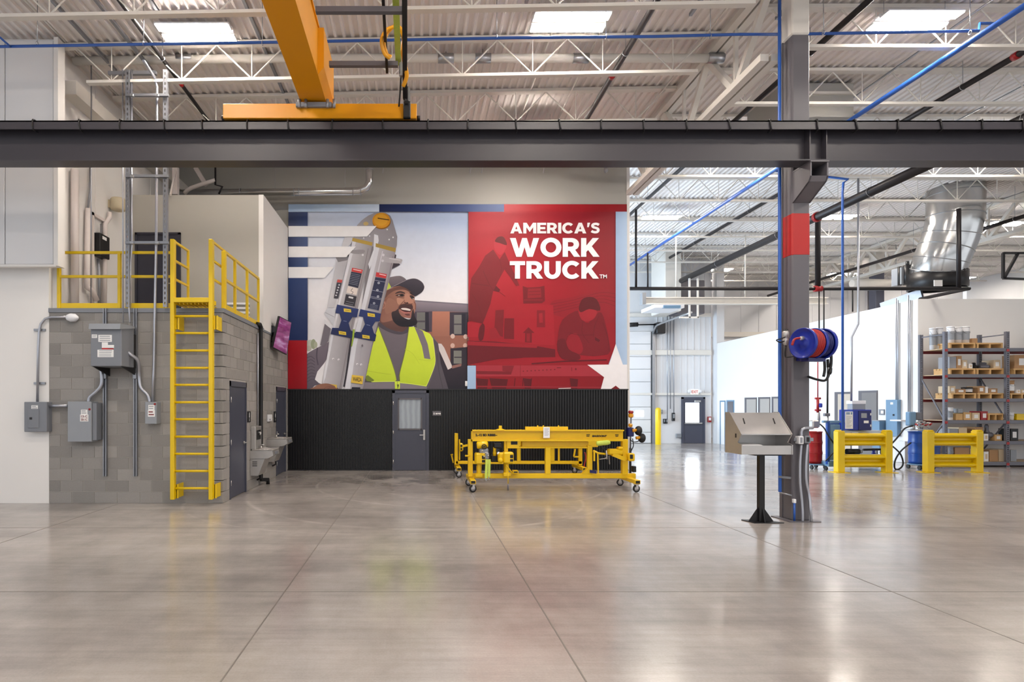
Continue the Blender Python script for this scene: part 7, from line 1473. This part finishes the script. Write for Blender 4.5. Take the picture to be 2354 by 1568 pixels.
for x in XS[:3]:
    f = perf_post(x, RF, zt); perf_post(x, RBk, zt)
    for z in LV: p = MB(); p.box(x-0.04, x+0.04, RF-0.007, RF-0.003, z-0.10, z-0.03); p.build('beam_connector', M['hose_red'], f)
    for a_, b_ in ((zt-0.08, zt-0.08), (LV[3], LV[1]-0.1), (LV[3]-0.05, LV[4]-0.4)): p = MB(); p.bar((x,RF+0.05,a_), (x,RBk,b_), 0.03); p.build('brace', M['rack'], f)
for i in range(2):
    for z in LV:
        p = MB(); p.bev(XS[i]+0.045, XS[i+1]-0.045, RF, RF+0.05, z-0.10, z, 0.006); p.build('front_beam', M['rack'], rk); p = MB(); p.bev(XS[i]+0.045, XS[i+1]-0.045, RBk, RBk+0.05, z-0.10, z, 0.006); p.build('rear_beam', M['rack_red'], rk)
        p = MB(); p.box(XS[i]+0.05, XS[i+1]-0.05, RF+0.05, RBk, z-0.02, z-0.005); p.build('shelf_deck', M['card_pale'], rk)
def ritem(nm, x0, x1, y0, lev, d0, d1, m, label, cat, kind='box', lab=None):
    """thing on rack level lev between zoom columns x0..x1, top at zoom row y0"""
    a, b = W(2060+x0/3.918,0,d0).x, W(2060+x1/3.918,0,d0).x; zt_ = W(0,700+y0/3.918,d0).z; z0 = lev; o = empty(nm, ((a+b)/2,(d0+d1)/2,z0), label, cat)
    if kind == 'box':
        p = MB(); p.bev(a, b, d0, d1, z0, zt_, 0.006); p.build('carton', M[m], o); p = MB(); p.box((a+b)/2-0.025, (a+b)/2+0.025, d0-0.001, d1, zt_, zt_+0.0015); p.build('tape', M['card_pale' if m != 'card_pale' else 'card'], o)
        if lab: p = MB(); w_ = (b-a)*0.5; p.box((a+b)/2-w_/2, (a+b)/2+w_/2, d0-0.003, d0+0.001, z0+(zt_-z0)*0.25, z0+(zt_-z0)*0.75); p.build('label', M[lab], o)
    elif kind == 'pail':
        r = (b-a)/2; r = min(r, (d1-d0)/2); c = Vector(((a+b)/2,d0+r,z0)); h = zt_-z0; p = MB(); p.lathe([(0,0),(r*0.88,0),(r*0.95,h*0.9),(r*0.95,h*0.93),(r,h*0.93),(r,h),(0,h)], c, (0,0,1), 20); p.build('pail', M[m], o)
        p = MB(); p.tube([c+Vector((-r,0,h*0.85)), c+Vector((-r*0.6,-r*0.85,h*0.6)), c+Vector((r*0.6,-r*0.85,h*0.6)), c+Vector((r,0,h*0.85))], 0.006, 6, 4); p.build('bail', M['galv'], o)
        if lab: p = MB(); p.lathe([(r*0.93,h*0.2),(r*0.957,h*0.7)], c, (0,0,1), 20); p.build('label_band', M[lab], o)
    elif kind == 'pallet':
        H = zt_-z0; H = max(H, 0.10)
        for k in range(3): p = MB(); x = a+(b-a)*(0.03+0.455*k); p.box(x, x+(b-a)*0.06, d0, d1, z0, z0+H*0.75); p.build('runner', M['wood'], o)
        n = 5
        for k in range(n): p = MB(); y = d0+(d1-d0)*(k/n); p.box(a, b, y, y+(d1-d0)/n*0.8, z0+H*0.75, z0+H); p.build('slat', M['wood'], o)
    elif kind == 'part':
        c = Vector(((a+b)/2,(d0+d1)/2,z0)); h = zt_-z0; r = (b-a)/2; p = MB(); p.lathe([(0,0),(r*0.8,0),(r,h*0.2),(r*0.9,h*0.5),(r*0.55,h*0.65),(r*0.6,h*0.9),(r*0.3,h),(0,h)], c, (0,0,1), 14); p.build('casting', M[m], o); p = MB(); p.cyl(c+Vector((-r*0.9,-0.06,h*0.35)), c+Vector((r*0.9,-0.06,h*0.35)), h*0.16, 10); p.build('shaft', M[m], o)
    return o, zt_
DA, DB = RF+0.10, RF+0.62
pal = {}
for lv, x0, x1, y0, lab in ((0, 478, 714, 345, 'pallet under the white pails on the top shelf'), (0, 722, 962, 345, 'bare pallet on the top shelf right of the white pails'), (1, 478, 714, 575, 'pallet under the wrapped tubs on the second shelf'), (1, 720, 970, 575, 'pallet under dark castings on the second shelf'),
                            (2, 495, 720, 798, 'left pallet on the third shelf under small boxes'), (2, 735, 966, 798, 'right pallet on the third shelf under small boxes'), (3, 832, 965, 980, 'low pallet on the fourth shelf, right end'), (1, 1058, 1240, 577, 'pallet under the large carton in the right rack bay'), (2, 1026, 1240, 800, 'pallet in the right rack bay on the third shelf')):
    o, z = ritem('pallet', x0, x1, y0, LV[lv], DA, DB, 'wood', lab, 'pallet', 'pallet'); pal[(lv, x0)] = LV[lv]+max(z-LV[lv], 0.10)
T0 = pal[(0,478)]; T1a, T1b, T2a, T2b, T1c, T2c = pal[(1,478)], pal[(1,720)], pal[(2,495)], pal[(2,735)], pal[(1,1058)], pal[(2,1026)]
for i, (a, b, y, dd) in enumerate(((488, 546, 195, 0), (553, 612, 200, 0), (620, 684, 195, 0), (386, 440, 203, 0.28), (325, 372, 208, 0.30))):
    ritem('paint_pail', a, b, y, T0 if dd == 0 else LV[0], DA+0.03+dd, DB+dd*0.3, 'white_plastic', ('first', 'second', 'third')[i]+' tall white pail on the top shelf, right of the rack post' if i < 3 else ('white pail behind the rack post on the top shelf', 'leftmost white pail on the top shelf')[i-3], 'pail', 'pail', 'elec_light')
B = [
 ('carton', 690, 735, 305, pal[(0,722)], 'card', 'small brown carton beside the white pails', 'carton', 'box', None),
 ('storage_tub', 480, 542, 470, T1a, 'grey_plastic', 'grey wrapped tub right of the rack post on the second shelf', 'tub', 'box', None),
 ('carton', 545, 592, 463, T1a, 'card', 'upright brown carton beside the grey tub on the second shelf', 'carton', 'box', 'paper'),
 ('carton', 596, 642, 500, T1a, 'card_pale', 'white labelled carton in the middle of the second shelf', 'carton', 'box', 'paper'),
 ('carton', 658, 690, 533, T1a, 'paper', 'smallest white carton on the second shelf', 'carton', 'box', 'card_pale'),
 ('casting', 718, 768, 520, T1b, 'black_steel', 'left dark metal casting on the second shelf', 'casting', 'part', None),
 ('casting', 775, 872, 518, T1b, 'rack', 'wide grey metal casting on the second shelf', 'casting', 'part', None),
 ('carton', 880, 942, 500, T1b, 'card_pale', 'pale carton with a label at the right of the second shelf', 'carton', 'box', 'paper'),
 ('carton', 1066, 1230, 455, T1c, 'card', 'large brown carton in the right rack bay', 'carton', 'box', 'paper'),
 ('carton', 480, 536, 735, T2a, 'card_pale', 'tall pale carton at the left of the third shelf', 'carton', 'box', 'paper'),
 ('carton', 541, 628, 762, T2a, 'card', 'flat brown carton on the third shelf left of the black pail', 'carton', 'box', 'paper'),
 ('paint_pail', 634, 716, 745, T2a, 'black', 'black pail with a white label on the third shelf', 'pail', 'pail', 'paper'),
 ('carton', 738, 800, 735, T2b, 'card', 'square brown carton right of the black pail', 'carton', 'box', 'paper'),
 ('carton', 806, 830, 740, T2b, 'paper', 'narrow white carton in the middle of the third shelf', 'carton', 'box', None),
 ('carton', 838, 915, 756, T2b, 'card', 'brown carton at the right end of the third shelf', 'carton', 'box', 'paper'),
 ('paint_pail', 1030, 1084, 685, T2c, 'card', 'tall brown tube in the right rack bay', 'tube', 'pail', 'paper'),
 ('carton', 1087, 1122, 765, T2c, 'paper', 'left small white carton beside the tall brown tube', 'carton', 'box', 'card_pale'),
 ('carton', 1128, 1170, 765, T2c, 'card_pale', 'right small pale carton beside the tall brown tube', 'carton', 'box', 'paper'),
 ('paint_pail', 480, 530, 928, LV[3], 'white_plastic', 'white pail at the left of the fourth shelf', 'pail', 'pail', 'elec_light'),
 ('crate', 540, 602, 985, LV[3], 'wood', 'small wooden crate under the grey tub on the fourth shelf', 'crate', 'box', None),
 ('crate', 608, 680, 972, LV[3], 'wood', 'middle wooden crate on the fourth shelf', 'crate', 'box', 'paper'),
 ('crate', 686, 756, 975, LV[3], 'card_pale', 'pale wooden crate left of the red carton', 'crate', 'box', 'paper'),
 ('carton', 766, 828, 962, LV[3], 'red', 'red and white carton on the fourth shelf', 'carton', 'box', 'paper'),
 ('paint_pail', 1026, 1082, 972, LV[3], 'white_plastic', 'round white tub in the right rack bay', 'tub', 'pail', None),
 ('storage_tub', 1088, 1170, 985, LV[3], 'yellow', 'yellow bin in the right rack bay', 'bin', 'box', None),
 ('carton', 480, 560, 1120, LV[4], 'grey_plastic', 'grey box on the fifth shelf above the barrier', 'carton', 'box', None),
 ('carton', 565, 640, 1108, LV[4], 'card_pale', 'pale box on the fifth shelf above the barrier', 'carton', 'box', None),
 ('carton', 710, 785, 1105, LV[4], 'card', 'brown box on the fifth shelf above the barrier', 'carton', 'box', None),
 ('carton', 792, 832, 1165, LV[4], 'paper', 'white box on the fifth shelf right of the barrier', 'carton', 'box', 'card_pale'),
 ('casting', 836, 886, 1080, LV[4], 'rack', 'grey bent casting on the fifth shelf', 'casting', 'part', None),
 ('crate', 890, 955, 1172, LV[4], 'wood', 'wooden tray on the fifth shelf beside the rack post', 'crate', 'box', 'paper'),
 ('case', 1032, 1102, 1120, LV[4], 'black', 'black case on the fifth shelf in the right rack bay', 'case', 'box', 'paper'),
 ('carton', 792, 834, 1325, LV[5], 'paper', 'white carton on the bottom shelf right of the barrier', 'carton', 'box', 'card_pale'),
 ('carton', 842, 920, 1310, LV[5], 'card', 'brown carton on the bottom shelf', 'carton', 'box', None),
 ('carton', 926, 984, 1305, LV[5], 'card_pale', 'tall pale carton on the bottom shelf beside the rack post', 'carton', 'box', None),
 ('carton', 1032, 1086, 1310, LV[5], 'elec_light', 'grey carton on the bottom shelf in the right rack bay', 'carton', 'box', None),
 ('carton', 530, 660, 1290, LV[5], 'card', 'wide brown carton seen through the right barrier gap', 'carton', 'box', None),
 ('carton', 668, 720, 1300, LV[5], 'card_pale', 'pale carton seen through the right barrier gap', 'carton', 'box', 'paper'),
 ('paint_pail', 490, 526, 1285, LV[5], 'grey_plastic', 'grey can seen through the right barrier gap', 'can', 'pail', None),
]
for nm, a, b, y, z, m, lab, cat, kind, lb_ in B: ritem(nm, a, b, y, z, DA+0.04, DA+0.34 if kind != 'box' else DA+0.40, m, lab, cat, kind, lb_)
ritem('storage_tub', 560, 602, 938, LV[3]+0.2, DA+0.06, DA+0.36, 'elec_light', 'pale plastic tub stacked on the wooden crate', 'tub')
